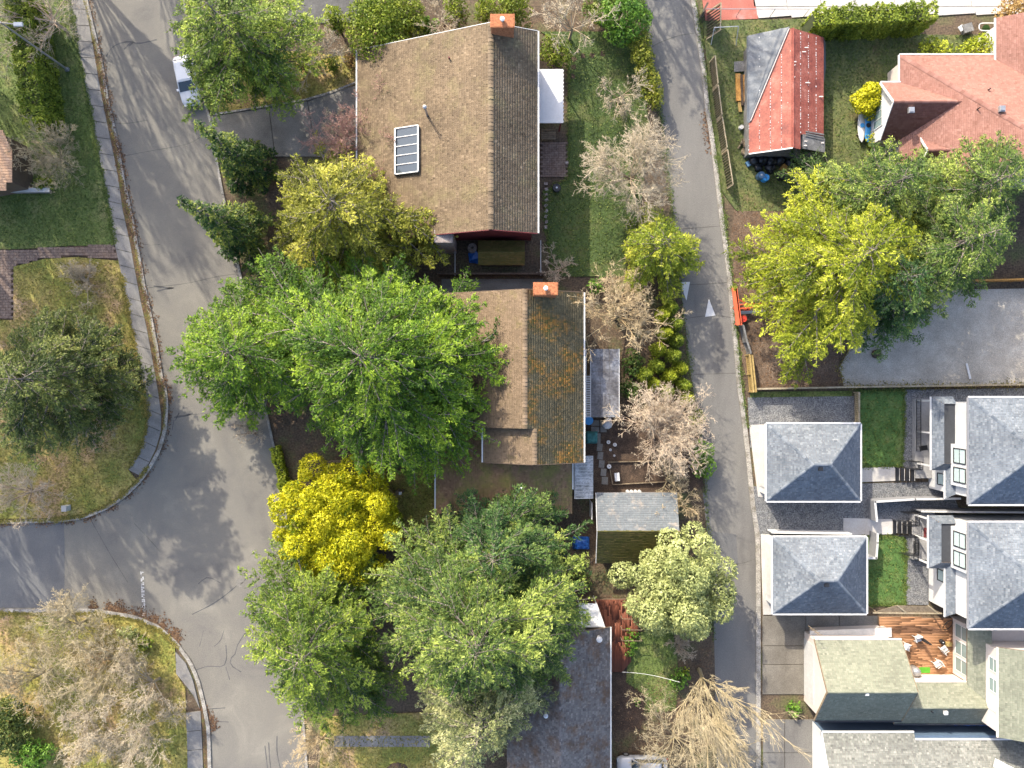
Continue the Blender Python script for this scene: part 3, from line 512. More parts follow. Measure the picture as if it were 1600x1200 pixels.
# ------------------------------------------------------------------ roofs
def shingles(name, parent, poly, mat, exp=.24, wid=.28, th=.022, jit=.02, seed=0, flatv=None):
    """poly: planar convex polygon, first edge = eave"""
    P = [Vector(p) for p in poly]; rr = np.random.default_rng(seed+int(abs(P[0].x*13+P[0].y*7)))
    u = (P[1]-P[0]).normalized(); nrm = None
    for k in range(2, len(P)):
        c = (P[1]-P[0]).cross(P[k]-P[0])
        if c.length > 1e-3: nrm = c.normalized(); break
    if nrm.z < 0: nrm = -nrm
    v = nrm.cross(u)
    if v.z < 0: v = -v
    q = np.array([((p-P[0]).dot(u), (p-P[0]).dot(v)) for p in P]); vmax = q[:, 1].max()
    U0, U1, Va, Vb, J = [], [], [], [], []
    k = 0
    while k*exp < vmax-.02:
        va = k*exp; vb = min(va+exp, vmax); vm = min((va+vb)/2, vmax-1e-4); xs = []
        for i in range(len(q)):
            a = q[i]; b = q[(i+1) % len(q)]
            if (a[1]-vm)*(b[1]-vm) < 0: xs.append(a[0]+(b[0]-a[0])*(vm-a[1])/(b[1]-a[1]))
        k += 1
        if len(xs) < 2: continue
        x0, x1 = min(xs), max(xs); w = wid*rr.uniform(.55, 1.45, int((x1-x0)/wid*1.6)+4); e = x0+np.r_[-rr.uniform(0, wid), np.cumsum(w)]
        e = np.clip(e, x0, x1); a = e[:-1]; b = e[1:]; ok = (b-a) > .01; a = a[ok]; b = b[ok]
        U0.append(a); U1.append(b); Va.append(np.full(len(a), va)); Vb.append(np.full(len(a), vb))
    U0 = np.concatenate(U0); U1 = np.concatenate(U1); Va = np.concatenate(Va); Vb = np.concatenate(Vb); n = len(U0)
    Vl = Va+rr.uniform(-jit, jit, n)-.01; t = th*rr.uniform(.7, 1.3, n)
    O = np.array(P[0]); u = np.array(u); v = np.array(v); nn = np.array(nrm)
    def pt(a, b, h): return O+a[:, None]*u+b[:, None]*v+np.asarray(h)[:, None]*nn
    g = np.minimum(.006, (U1-U0)*.1)
    A = pt(U0+g, Vl, t+.004); B = pt(U1-g, Vl, t+.004); C = pt(U1-g, Vb, t*.25+.004); D = pt(U0+g, Vb, t*.25+.004); E = pt(U0+g, Vl, np.zeros(n)); G = pt(U1-g, Vl, np.zeros(n))
    V = np.stack([A, B, C, D, E, G], 1).reshape(-1, 3); base = np.arange(n)[:, None]*6
    f1 = base+np.array([0, 1, 2, 3]); f2 = base+np.array([4, 5, 1, 0]); Fc = np.stack([f1, f2], 1).reshape(-1, 4)
    val = np.clip(rr.normal(.5, .17, n), 0, 1); val = np.repeat(val, 2)
    o = mobj(name, np_mesh(name, V, Fc, mat, val), parent); o['kind'] = 'stuff'; return o
def caps(parent, a, b, mat, w=.30, step=.26, th=.03, name='ridge_caps', drop=.10):
    a = Vector(a); b = Vector(b); d = b-a; L = d.length; d.normalize(); s = d.cross(Vector((0, 0, 1))).normalized(); n = max(1, int(L/step)); V = []; Fc = []; val = []
    rr = np.random.default_rng(int(abs(a.x*17+b.y*5))+1)
    for i in range(n):
        p = a+d*(i*L/n); q = a+d*((i+1)*L/n); t = Vector((0, 0, th+.03*rr.random())); k = len(V)
        V += [p+t+Vector((0,0,.02)), q+t*.6+Vector((0,0,.02)), q+s*w/2-Vector((0,0,drop))+t*.6, p+s*w/2-Vector((0,0,drop))+t, q-s*w/2-Vector((0,0,drop))+t*.6, p-s*w/2-Vector((0,0,drop))+t]
        Fc += [(k, k+1, k+2, k+3), (k+1, k, k+5, k+4)]; val += [rr.random()*.8]*2
    o = mobj(name, np_mesh(name, [tuple(p) for p in V], Fc, mat, val), parent); o['kind'] = 'stuff'; return o
def roofplane(th, poly, mat, exp=.24, wid=.28, t=.022, jit=.02, deck=None, name='roof', thick=.14):
    o = MB().slab([Vector(p)-Vector((0, 0, .01)) for p in poly], thick).build(name, deck or M['darkwall'], th, tri=True)
    shingles('shingles', o, poly, mat, exp, wid, t, jit); return o
def walls(th, q, z0, z1, mat, name='wall'):
    if poly_area(q) < 0: q = q[::-1]
    return MB().prism([Vector((*p[:2], 0)) for p in q], z0, z1).build(name, mat, th, tri=True)
def rect(x0, x1, y0, y1): return [(x0, y0), (x1, y0), (x1, y1), (x0, y1)]
def chimney(th, c, sx, sy, z0, z1, mat, flues=1, cap='white'):
    ch = MB().box(c[0]-sx/2, c[0]+sx/2, c[1]-sy/2, c[1]+sy/2, z0, z1).box(c[0]-sx/2-.06, c[0]+sx/2+.06, c[1]-sy/2-.06, c[1]+sy/2+.06, z1-.18, z1-.02).build('chimney', mat, th)
    for k in range(flues):
        MB().lathe((c[0]+(k-(flues-1)/2)*.5, c[1], z1), [(.12, 0), (.12, .22), (.2, .22), (.2, .32), (.05, .38)], 12).build('flue_cap', M['white'], ch)
    return ch
def pipe(th, c, r, h, mat=None, cap=True, name='vent_pipe'):
    b = MB().lathe(c, [(r, 0), (r, h)]+([(r*1.7, h), (r*1.7, h+.12), (r*.4, h+.2)] if cap else []), 10); return b.build(name, mat or M['galv'], th)
def boxvent(th, c, s=.4, mat=None):
    return MB().box(c[0]-s/2, c[0]+s/2, c[1]-s/2, c[1]+s/2, c[2]-.05, c[2]+.18).box(c[0]-s*.35, c[0]+s*.35, c[1]-s*.35, c[1]+s*.35, c[2]+.18, c[2]+.24).build('roof_vent', mat or M['galv'], th)
def gutter(th, a, b, mat=None, w=.13): return MB().bar(a, b, w, .12).build('gutter', mat or M['trim'], th)
def window(th, c, nrm, w, h, cols=1, rows=2, frame='black', glass='glass', dep=.06, cat=None):
    """c: centre on the wall plane; nrm: 'x-' or 'y+' the way it faces; built proud of the wall"""
    fx = M[frame]; b = MB(); t = .07
    def B(u0, u1, z0, z1, d0, d1, bb):
        if nrm == 'x-': bb.box(c[0]-d1, c[0]-d0, c[1]+u0, c[1]+u1, c[2]+z0, c[2]+z1)
        elif nrm == 'y+': bb.box(c[0]+u0, c[0]+u1, c[1]+d0, c[1]+d1, c[2]+z0, c[2]+z1)
        else: bb.box(c[0]+u0, c[0]+u1, c[1]-d1, c[1]-d0, c[2]+z0, c[2]+z1)
    B(-w/2, w/2, h/2-t, h/2, .003, dep, b); B(-w/2, w/2, -h/2, -h/2+t, .003, dep, b); B(-w/2, -w/2+t, -h/2+t, h/2-t, .003, dep, b); B(w/2-t, w/2, -h/2+t, h/2-t, .003, dep, b)
    pw = (w-2*t)/cols; ph = (h-2*t)/rows
    for i in range(1, cols): B(-w/2+t+i*pw-.025, -w/2+t+i*pw+.025, -h/2+t, h/2-t, .003, dep*.8, b)
    for j in range(1, rows): B(-w/2+t, w/2-t, -h/2+t+j*ph-.025, -h/2+t+j*ph+.025, .003, dep*.8, b)
    o = b.build('window', fx, th)
    for i in range(cols):
        for j in range(rows):
            p = MB(); B(-w/2+t+i*pw+.02, -w/2+t+(i+1)*pw-.02, -h/2+t+j*ph+.02, -h/2+t+(j+1)*ph-.02, .004, dep*.35, p); p.build('pane', M[glass], o)
    return o

# ------------------------------------------------------------------ house A: brown shakes, long western slope
def house_A():
    xr, zr = -1.78, 7.7; xl, zl = -14.08, 2.6; xe, ze = 2.2, 6.2; y0, y1 = 13.0, 30.4
    t = thing('house', 'large house with long brown shake roof and rooftop skylight at the top of the picture', 'house', (-6, 21, 0))
    MB().add([(xl+.5,y0+.6,0),(xl+.5,y0+.6,zl-.05),(xr,y0+.6,zr-.2),(xe-.4,y0+.6,ze-.1),(xe-.4,y0+.6,0),(xl+.5,y1-.6,0),(xl+.5,y1-.6,zl-.05),(xr,y1-.6,zr-.2),(xe-.4,y1-.6,ze-.1),(xe-.4,y1-.6,0)],
             [(0,1,2,3,4),(9,8,7,6,5),(0,5,6,1),(1,6,7,2),(2,7,8,3),(3,8,9,4),(4,9,5,0)]).build('wall', M['redwall'], t, tri=True)
    r = roofplane(t, [(xl,y1,zl),(xl,y0,zl),(xr,y0,zr),(xr,y1,zr)], M['shakeA'], .23, .17, .045, .02)
    r2 = roofplane(t, [(xe,y0,ze),(xe,y1,ze),(xr,y1,zr),(xr,y0,zr)], M['shakeA'], .23, .17, .045, .02)
    caps(r, (xr,y0,zr+.03), (xr,y1,zr+.03), M['shakeA'], .45, .32, .05)
    gutter(t, (xl-.08,y0,zl), (xl-.08,y1,zl)); gutter(t, (xe+.08,y0,ze), (xe+.08,y1,ze))
    def zw(x): return zl+(x-xl)*(zr-zl)/(xr-xl)
    for yy in (y0-.03, y1+.03):           # barge boards
        MB().bar((xl,yy,zl-.08), (xr,yy,zr-.08), .05, .24).bar((xr,yy,zr-.08), (xe,yy,ze-.08), .05, .24).build('barge_board', M['redwall'] if yy < y1 else M['trim'], t)
    cA = W(785, 32, 9.0); chimney(t, (cA.x, cA.y), 1.9, 1.0, 5.5, 9.0, M['brick'], 1)
    cS = W(693, 355, 5.6); chimney(t, (cS.x, y0-.15), 1.5, 1.0, 0, 5.7, M['stone'], 0)
    p = W(667, 178, 5.75); pipe(t, (p.x, p.y, zw(p.x)-.1), .10, 2.0, M['galv'])
    p = W(702, 92, 6.2); pipe(t, (p.x, p.y, zw(p.x)-.1), .07, .45, M['redwall'], False)
    # rooftop skylight of five panes
    a = W(616, 270, 4.9); b = W(653, 195, 5.4); X0, X1 = a.x, b.x; Y0, Y1 = a.y, b.y; h = .28
    sk = MB(); z = lambda x: zw(x)+h
    for x in (X0, X1): sk.bar((x,Y0,z(x)-.1), (x,Y1,z(x)-.1), .14, .42)
    for i in range(6): yy = Y0+(Y1-Y0)*i/5; sk.bar((X0,yy,z(X0)), (X1,yy,z(X1)), .10 if i in (0,5) else .07, .12)
    s = sk.build('skylight', M['trim'], t)
    for i in range(5):
        ya = Y0+(Y1-Y0)*i/5+.05; yb = Y0+(Y1-Y0)*(i+1)/5-.05
        MB().slab([(X0+.07,ya,z(X0)-.02),(X1-.07,ya,z(X1)-.02),(X1-.07,yb,z(X1)-.02),(X0+.07,yb,z(X0)-.02)], .03).build('pane', M['darkglass'], s)
    # white patio cover with posts
    a = W(841, 192, 2.8); b = W(880, 108, 2.8)
    pc = thing('patio_cover', 'flat white patio cover beside the brown-roofed house', 'patio cover', (b.x-1, (a.y+b.y)/2, 0))
    MB().box(a.x, b.x, a.y, b.y, 2.68, 2.8).build('cover_sheet', M['white'], pc)
    for i in range(14): piece('cover_ridge', M['trim'], pc, (b.x+.03, a.y+.15+i*(b.y-a.y-.3)/13, 2.74), (.06, .12, .1))
    for yy in (a.y+.2, b.y-.2): MB().box(b.x-.25, b.x-.13, yy-.06, yy+.06, .05, 2.68).build('post', M['redwall'], pc)
    MB().box(b.x-.25, b.x-.13, a.y, b.y, 2.5, 2.66).build('beam', M['redwall'], pc)
house_A()
def bench(label, px, py, w, d, rz, mat):
    c = W(px, py, .45); t = thing('garden_bench', label, 'bench', (c.x, c.y, .1)); ca, sa = math.cos(rz), math.sin(rz)
    def loc(u, v, z): return (c.x+u*ca-v*sa, c.y+u*sa+v*ca, z)
    for k in range(4): piece('slat', M[mat], t, loc(0, (k-1.5)*d/4, .5), (w, d/4-.03, .04), rz)
    for k in range(2): piece('backrest_slat', M[mat], t, loc(0, d/2+.05, .72+k*.16), (w, .04, .12), rz)
    for su in (-1, 1):
        for sv in (-1, 1): piece('leg', M[mat], t, loc(su*(w/2-.1), sv*(d/2-.06), .29), (.07, .07, .4), rz)
bench('wooden garden bench at the edge of the brick patio', 857, 212, 1.35, .75, 0, 'wood')
def barrel(name, label, px, py, z0, r, h, mat, group=None, lid=None):
    c = W(px, py, z0+h); t = thing(name, label, 'barrel' if name == 'barrel' else name.replace('_', ' '), (c.x, c.y, z0), group)
    MB().lathe((c.x, c.y, z0), [(r*.94, 0), (r, .06), (r, h*.33), (r*1.03, h*.35), (r, h*.37), (r, h*.66), (r*1.03, h*.68), (r, h*.7), (r*.97, h), (r*.88, h), (r*.88, h-.03)], 18).build('body', mat, t)
    MB().lathe((c.x, c.y, z0+h-.03), [(r*.25, 0), (r*.25, .05)], 10).build('lid', lid or M['white'], t); return t
barrel('fire_pit', 'round dark fire pit on the back lawn', 870, 293, .1, .38, .4, M['black'], lid=M['galv'])
barrel('planter', 'small pale pot at the edge of the brick patio', 886, 254, .1, .16, .3, M['stone'])

# ------------------------------------------------------------------ house B: mossy shakes
def house_B():
    xr, zr = 1.1, 7.0; xe, ze = 6.3, 4.8; xl, zl = -6.7, 3.7; yn, ys, yx = 8.06, -3.8, -6.9; xr2, zr2 = 1.93, 6.65; xl2, zl2 = -2.55, 4.75
    t = thing('house', 'house with orange moss flecks on dark shakes in the middle of the picture', 'house', (0, 1, 0))
    MB().add([(xl+.5,yn-.5,0),(xl+.5,yn-.5,zl),(xr,yn-.5,zr-.2),(xe-.4,yn-.5,ze),(xe-.4,yn-.5,0),(xl+.5,ys+.4,0),(xl+.5,ys+.4,zl),(xr,ys+.4,zr-.2),(xe-.4,ys+.4,ze),(xe-.4,ys+.4,0)],
             [(0,1,2,3,4),(9,8,7,6,5),(0,5,6,1),(1,6,7,2),(2,7,8,3),(3,8,9,4),(4,9,5,0)]).build('wall', M['darkwall'], t, tri=True)
    MB().add([(xl2+.4,ys+.39,0),(xl2+.4,ys+.39,zl2-.05),(xr2,ys+.39,zr2-.25),(xe-.4,ys+.39,ze-.05),(xe-.4,ys+.39,0),(xl2+.4,yx+.4,0),(xl2+.4,yx+.4,zl2-.05),(xr2,yx+.4,zr2-.25),(xe-.4,yx+.4,ze-.05),(xe-.4,yx+.4,0)],
             [(0,1,2,3,4),(9,8,7,6,5),(0,5,6,1),(1,6,7,2),(2,7,8,3),(3,8,9,4),(4,9,5,0)]).build('wall', M['darkwall'], t, tri=True)
    r1 = roofplane(t, [(xl,yn,zl),(xl,ys,zl),(xr,ys,zr),(xr,yn,zr)], M['shakeBlit'], .22, .17, .045, .02)
    r2 = roofplane(t, [(xe,ys,ze),(xe,yn,ze),(xr,yn,zr),(xr,ys,zr)], M['shakeB'], .22, .17, .045, .02)
    r3 = roofplane(t, [(xe,yx,ze),(xe,ys,ze),(xr2,ys,zr2),(xr2,yx,zr2)], M['shakeB'], .22, .17, .045, .02)
    r4 = roofplane(t, [(xl2,ys,zl2),(xl2,yx,zl2),(xr2,yx,zr2),(xr2,ys,zr2)], M['shakeBlit'], .22, .17, .045, .02)
    caps(r1, (xr,ys,zr+.03), (xr,yn,zr+.03), M['shakeBlit'], .42, .3, .05); caps(r4, (xr2,yx,zr2+.03), (xr2,ys,zr2+.03), M['shakeBlit'], .42, .3, .05)
    gutter(t, (xe+.08,yx,ze), (xe+.08,yn,ze)); gutter(t, (xl2-.07,yx,zl2), (xl2-.07,ys,zl2)); gutter(t, (xl-.08,ys,zl), (xl-.08,yn,zl))
    for a, b in (((xl,yn+.03,zl-.08),(xr,yn+.03,zr-.08)), ((xr,yn+.03,zr-.08),(xe,yn+.03,ze-.08)), ((xl2,yx-.03,zl2-.08),(xr2,yx-.03,zr2-.08)), ((xr2,yx-.03,zr2-.08),(xe,yx-.03,ze-.08)), ((xl,ys-.03,zl-.08),(xl2,ys-.03,zl2-.08+.75))):
        MB().bar(a, b, .05, .22).build('barge_board', M['darkwall'], t)
    c = W(852.5, 449, 8.4); chimney(t, (c.x, c.y-.1), 1.95, .95, 4.0, 8.4, M['brick'], 1)
    # low wing to the south
    xa, xb = -6.9, 5.45; yw = -11.75; xm = -.15; zm, za = 3.9, 2.9
    MB().add([(xa+.4,yx+.3,0),(xa+.4,yx+.3,za),(xm,yx+.3,zm-.15),(xb-.4,yx+.3,za),(xb-.4,yx+.3,0),(xa+.4,yw+.4,0),(xa+.4,yw+.4,za),(xm,yw+.4,zm-.15),(xb-.4,yw+.4,za),(xb-.4,yw+.4,0)],
             [(0,1,2,3,4),(9,8,7,6,5),(0,5,6,1),(1,6,7,2),(2,7,8,3),(3,8,9,4),(4,9,5,0)]).build('wall', M['darkwall'], t, tri=True)
    MB().prism([Vector((xa+.4,yx+.3,0)),Vector((xl2+.4,yx+.3,0)),Vector((xl2+.4,ys+.3,0)),Vector((xa+.4,ys+.3,0))], 0, 2.8).build('wall', M['darkwall'], t)
    w1 = roofplane(t, [(xa,yx+.35,za),(xa,yw,za),(xm,yw,zm),(xm,yx+.35,zm)], M['shakeW'], .18, .20, .025, .012)
    w2 = roofplane(t, [(xb,yw,za),(xb,yx+.35,za),(xm,yx+.35,zm),(xm,yw,zm)], M['shakeW'], .18, .20, .025, .012)
    roofplane(t, [(xa,ys-.05,za-.01),(xa,yx+.35,za-.01),(xl2+.35,yx+.35,za+.62),(xl2+.35,ys-.05,za+.62)], M['shakeW'], .18, .20, .025, .012)
    caps(w1, (xm,yw,zm+.02), (xm,yx+.35,zm+.02), M['shakeW'], .35, .28, .03)
    gutter(t, (xa-.07,yw,za), (xa-.07,ys-.4,za)); gutter(t, (xb+.07,yw+2.2,za), (xb+.07,yx,za))
    p = W(815, 762, 3.7); q = W(802, 768, 3.7); MB().tube(q, p+Vector((0, 0, .5)), .03).lathe(p+Vector((0, 0, .45)), [(.08, 0), (.14, .06), (.05, .12)]).build('satellite_arm', M['galv'], t)
    # corrugated lean-to (clear mossy sheets)
    a = W(894, 785, 2.5); b = W(927, 712, 2.5); lt = thing('lean_to', 'mossy clear sheet lean-to beside the low brown wing', 'lean-to', ((a.x+b.x)/2, (a.y+b.y)/2, 0))
    n = 6; 
    for i in range(n):
        ya = a.y+.35+(b.y-a.y-.35)*i/n; yb = a.y+.35+(b.y-a.y-.35)*(i+1)/n-.03
        MB().slab([(5.75,ya,2.72),(b.x,ya,2.45),(b.x,yb,2.45),(5.75,yb,2.72)], .03).build('roof_sheet', M['panel2'], lt)
    for i in range(13): piece('batten', M['trim'], lt, ((5.75+b.x)/2, a.y+.38+(b.y-a.y-.42)*i/12, 2.615), (b.x-5.8, .035, .03), 0, (0, math.atan2(.27, b.x-5.75)))
    for x in (5.9, b.x-.12):
        for y in (a.y+.5, b.y-.2): piece('post', M['greywood'], lt, (x, y, 1.2), (.1, .1, 2.35))
    MB().bar((5.72,a.y+.35,2.6), (5.72,b.y,2.6), .06, .2).build('fascia', M['trim'], lt)
    # pergola: white rafters and cloudy sheets
    a = W(915, 652, 2.6); b = W(968, 545, 2.6); pg = thing('pergola', 'white pergola with cloudy sheet roof beside the mossy-roofed house', 'pergola', ((a.x+b.x)/2, (a.y+b.y)/2, 0))
    xm = W(923, 600, 2.6).x
    for i in range(24): piece('rafter', M['white'], pg, ((a.x+xm)/2, a.y+.05+i*.16, 2.58), (xm-a.x, .06, .1))
    for i in range(6):
        for j in range(3):
            x0 = xm+.03+j*(b.x-xm-.06)/3; x1 = x0+(b.x-xm-.06)/3-.02; y0 = a.y+(b.y-a.y)*i/6; y1 = a.y+(b.y-a.y)*(i+1)/6-.02
            MB().slab([(x0,y0,2.64-j*.03),(x1,y0,2.62-j*.03),(x1,y1,2.62-j*.03),(x0,y1,2.64-j*.03)], .02).build('roof_sheet', M['panel'], pg)
    for k, x in enumerate((a.x+.03, xm, b.x-.03)): piece('beam', M['white'], pg, (x, (a.y+b.y)/2, 2.56-.03*k), (.07, b.y-a.y, .12))
    for x in (a.x+.05, b.x-.06):
        for y in (a.y+.15, (a.y+b.y)/2, b.y-.15): piece('post', M['white'], pg, (x, y, 1.25), (.1, .1, 2.45))
house_B()

# ------------------------------------------------------------------ garden shed C, house D
def shed_C():
    a = W(932, 880, 2.5); b = W(1058, 770, 2.5); xm0, xm1 = a.x, b.x; ys, yn = a.y, b.y; yr = W(990, 830, 3.4).y; zr = 3.4
    t = thing('shed', 'garden shed with grey upper slope and moss-grown lower slope', 'shed', ((xm0+xm1)/2, yr, 0))
    MB().add([(xm0+.3,ys+.3,0),(xm0+.3,ys+.3,2.4),(xm0+.3,yr,zr-.15),(xm0+.3,yn-.3,2.4),(xm0+.3,yn-.3,0),(xm1-.3,ys+.3,0),(xm1-.3,ys+.3,2.4),(xm1-.3,yr,zr-.15),(xm1-.3,yn-.3,2.4),(xm1-.3,yn-.3,0)],
             [(0,1,2,3,4),(9,8,7,6,5),(0,5,6,1),(1,6,7,2),(2,7,8,3),(3,8,9,4),(4,9,5,0)]).build('wall', M['greywall'], t, tri=True)
    r = roofplane(t, [(xm1,yn,2.5),(xm0,yn,2.5),(xm0,yr,zr),(xm1,yr,zr)], M['shed'], .16, .3, .015, .006)
    roofplane(t, [(xm0,ys,2.5),(xm1,ys,2.5),(xm1,yr,zr),(xm0,yr,zr)], M['mossroof'], .16, .3, .025, .02)
    caps(r, (xm0,yr,zr), (xm1,yr,zr), M['mossroof'], .3, .28, .02)
    MB().bar((xm0-.05,ys,2.42), (xm0-.05,yr,3.32), .05, .18).bar((xm0-.05,yr,3.32), (xm0-.05,yn,2.42), .05, .18).build('barge_board', M['trim'], t)
shed_C()
def house_D():
    xr, zr = 4.2, 5.4; xe, ze = 8.85, 3.2; xl = -.45; yn = W(900, 982, 3.6).y; ys = -40
    t = thing('house', 'house with dark speckled shingles and white gutter at the bottom edge', 'house', (4, -30, 0))
    MB().add([(xl+.4,yn-.4,0),(xl+.4,yn-.4,ze),(xr,yn-.4,zr-.2),(xe-.4,yn-.4,ze),(xe-.4,yn-.4,0),(xl+.4,ys,0),(xl+.4,ys,ze),(xr,ys,zr-.2),(xe-.4,ys,ze),(xe-.4,ys,0)],
             [(0,1,2,3,4),(9,8,7,6,5),(0,5,6,1),(1,6,7,2),(2,7,8,3),(3,8,9,4),(4,9,5,0)]).build('wall', M['greywall'], t, tri=True)
    r = roofplane(t, [(xe,ys,ze),(xe,yn,ze),(xr,yn,zr),(xr,ys,zr)], M['shakeD'], .17, .2, .025, .012)
    roofplane(t, [(xl,yn,ze),(xl,ys,ze),(xr,ys,zr),(xr,yn,zr)], M['shakeD'], .17, .2, .025, .012)
    caps(r, (xr,ys,zr), (xr,yn,zr), M['shakeD'], .3, .28, .02)
    gutter(t, (xe+.07,ys,ze), (xe+.07,yn,ze), M['trim'])
    def zz(x): return zr-(abs(x-xr))*(zr-ze)/(xe-xr)
    p = W(935, 995, 3.7); pipe(t, (p.x, p.y, zz(p.x)-.1), .16, .7, M['white']); p = W(852, 1110, 5.0); pipe(t, (p.x, p.y, zz(p.x)-.1), .12, 1.3, M['galv'])
    a = W(908, 980, 3.0); b = W(945, 980, 3.0); c = W(932, 943, 2.6); d = W(905, 943, 2.6)
    ac = thing('awning', 'white sheet awning over the back door at the red deck', 'awning', ((a.x+b.x)/2, a.y+1, 0))
    MB().slab([a, b, c, d], .06).build('awning_sheet', M['white'], ac)
    MB().bar(b, c, .09, .12).bar(a, d, .09, .12).build('awning_frame', M['trim'], ac)
    for p in (c, d): piece('post', M['trim'], ac, (p.x, p.y-.08, 1.27), (.08, .08, 2.55))
    a = W(900, 975, 2.4); MB().slab([W(899,972,2.4), W(912,985,2.4), W(909,962,2.4), W(902,960,2.4)], .06).build('porch_hood', M['white'], t)
house_D()
def deck(name, label, pts, z, mat, ang, bw=.14, seed=3, under='darkwall'):
    q = WL(pts, z); q = q if poly_area(q) > 0 else q[::-1]; t = thing(name, label, 'deck', (q[0].x, q[0].y, 0))
    MB().prism(q, .02, z-.04).build('deck_frame', M[under], t, tri=True)
    c, s = math.cos(ang), math.sin(ang); P = np.array([(v.x*c+v.y*s, -v.x*s+v.y*c) for v in q]); rr = np.random.default_rng(seed)
    lo, hi = P.min(0), P.max(0); V = []; Fc = []; val = []; y = lo[1]
    while y < hi[1]-.02:
        ym = y+bw/2; xs = []
        for i in range(len(P)):
            a, b = P[i], P[(i+1) % len(P)]
            if (a[1]-ym)*(b[1]-ym) < 0: xs.append(a[0]+(b[0]-a[0])*(ym-a[1])/(b[1]-a[1]))
        if len(xs) >= 2:
            cuts = [min(xs)]
            while cuts[-1] < max(xs): cuts.append(min(max(xs), cuts[-1]+rr.uniform(1.8, 3.6)))
            for x0, x1 in zip(cuts[:-1], cuts[1:]):
                k = len(V); zt = z+rr.uniform(-.004, .004)
                for xx, yy, zz in ((x0,y,zt),(x1-.01,y,zt),(x1-.01,y+bw-.015,zt),(x0,y+bw-.015,zt),(x0,y,z-.04),(x1-.01,y,z-.04),(x1-.01,y+bw-.015,z-.04),(x0,y+bw-.015,z-.04)): V.append((xx*c-yy*s, xx*s+yy*c, zz))
                Fc += [(k,k+1,k+2,k+3),(k+4,k+5,k+1,k),(k+6,k+7,k+3,k+2),(k+5,k+6,k+2,k+1),(k+7,k+4,k,k+3)]; val += [rr.random()]*5
        y += bw
    o = mobj('deck_boards', np_mesh('deck_boards', V, Fc, M[mat], val), t); o['kind'] = 'stuff'; return t
dk = deck('deck', 'red stained deck with cut corners behind the dark-shingled house', [(926,937),(978,937),(992,952),(1000,975),(994,1000),(986,1012),(985,1035),(972,1050),(926,1050)], .45, 'reddeck', math.pi/2)
for px, y0, y1 in ((990,967,967.5),(990,984,984.5),(990,1001,1001.5)):    # trellis rails over the deck edge
    a = W(972, y0, 1.4); b = W(1003, y1, 1.4); tag(MB().bar(a, b, .05).bar((a.x,a.y,.1), a, .05).bar((b.x,b.y,.1), b, .05).build('hand_rail', M['wood']), {967:'upper thin wooden rail at the red deck edge',984:'middle thin wooden rail at the red deck edge',1001:'lower thin wooden rail at the red deck edge'}[y0], 'rail', 'thin rails at the red deck edge')

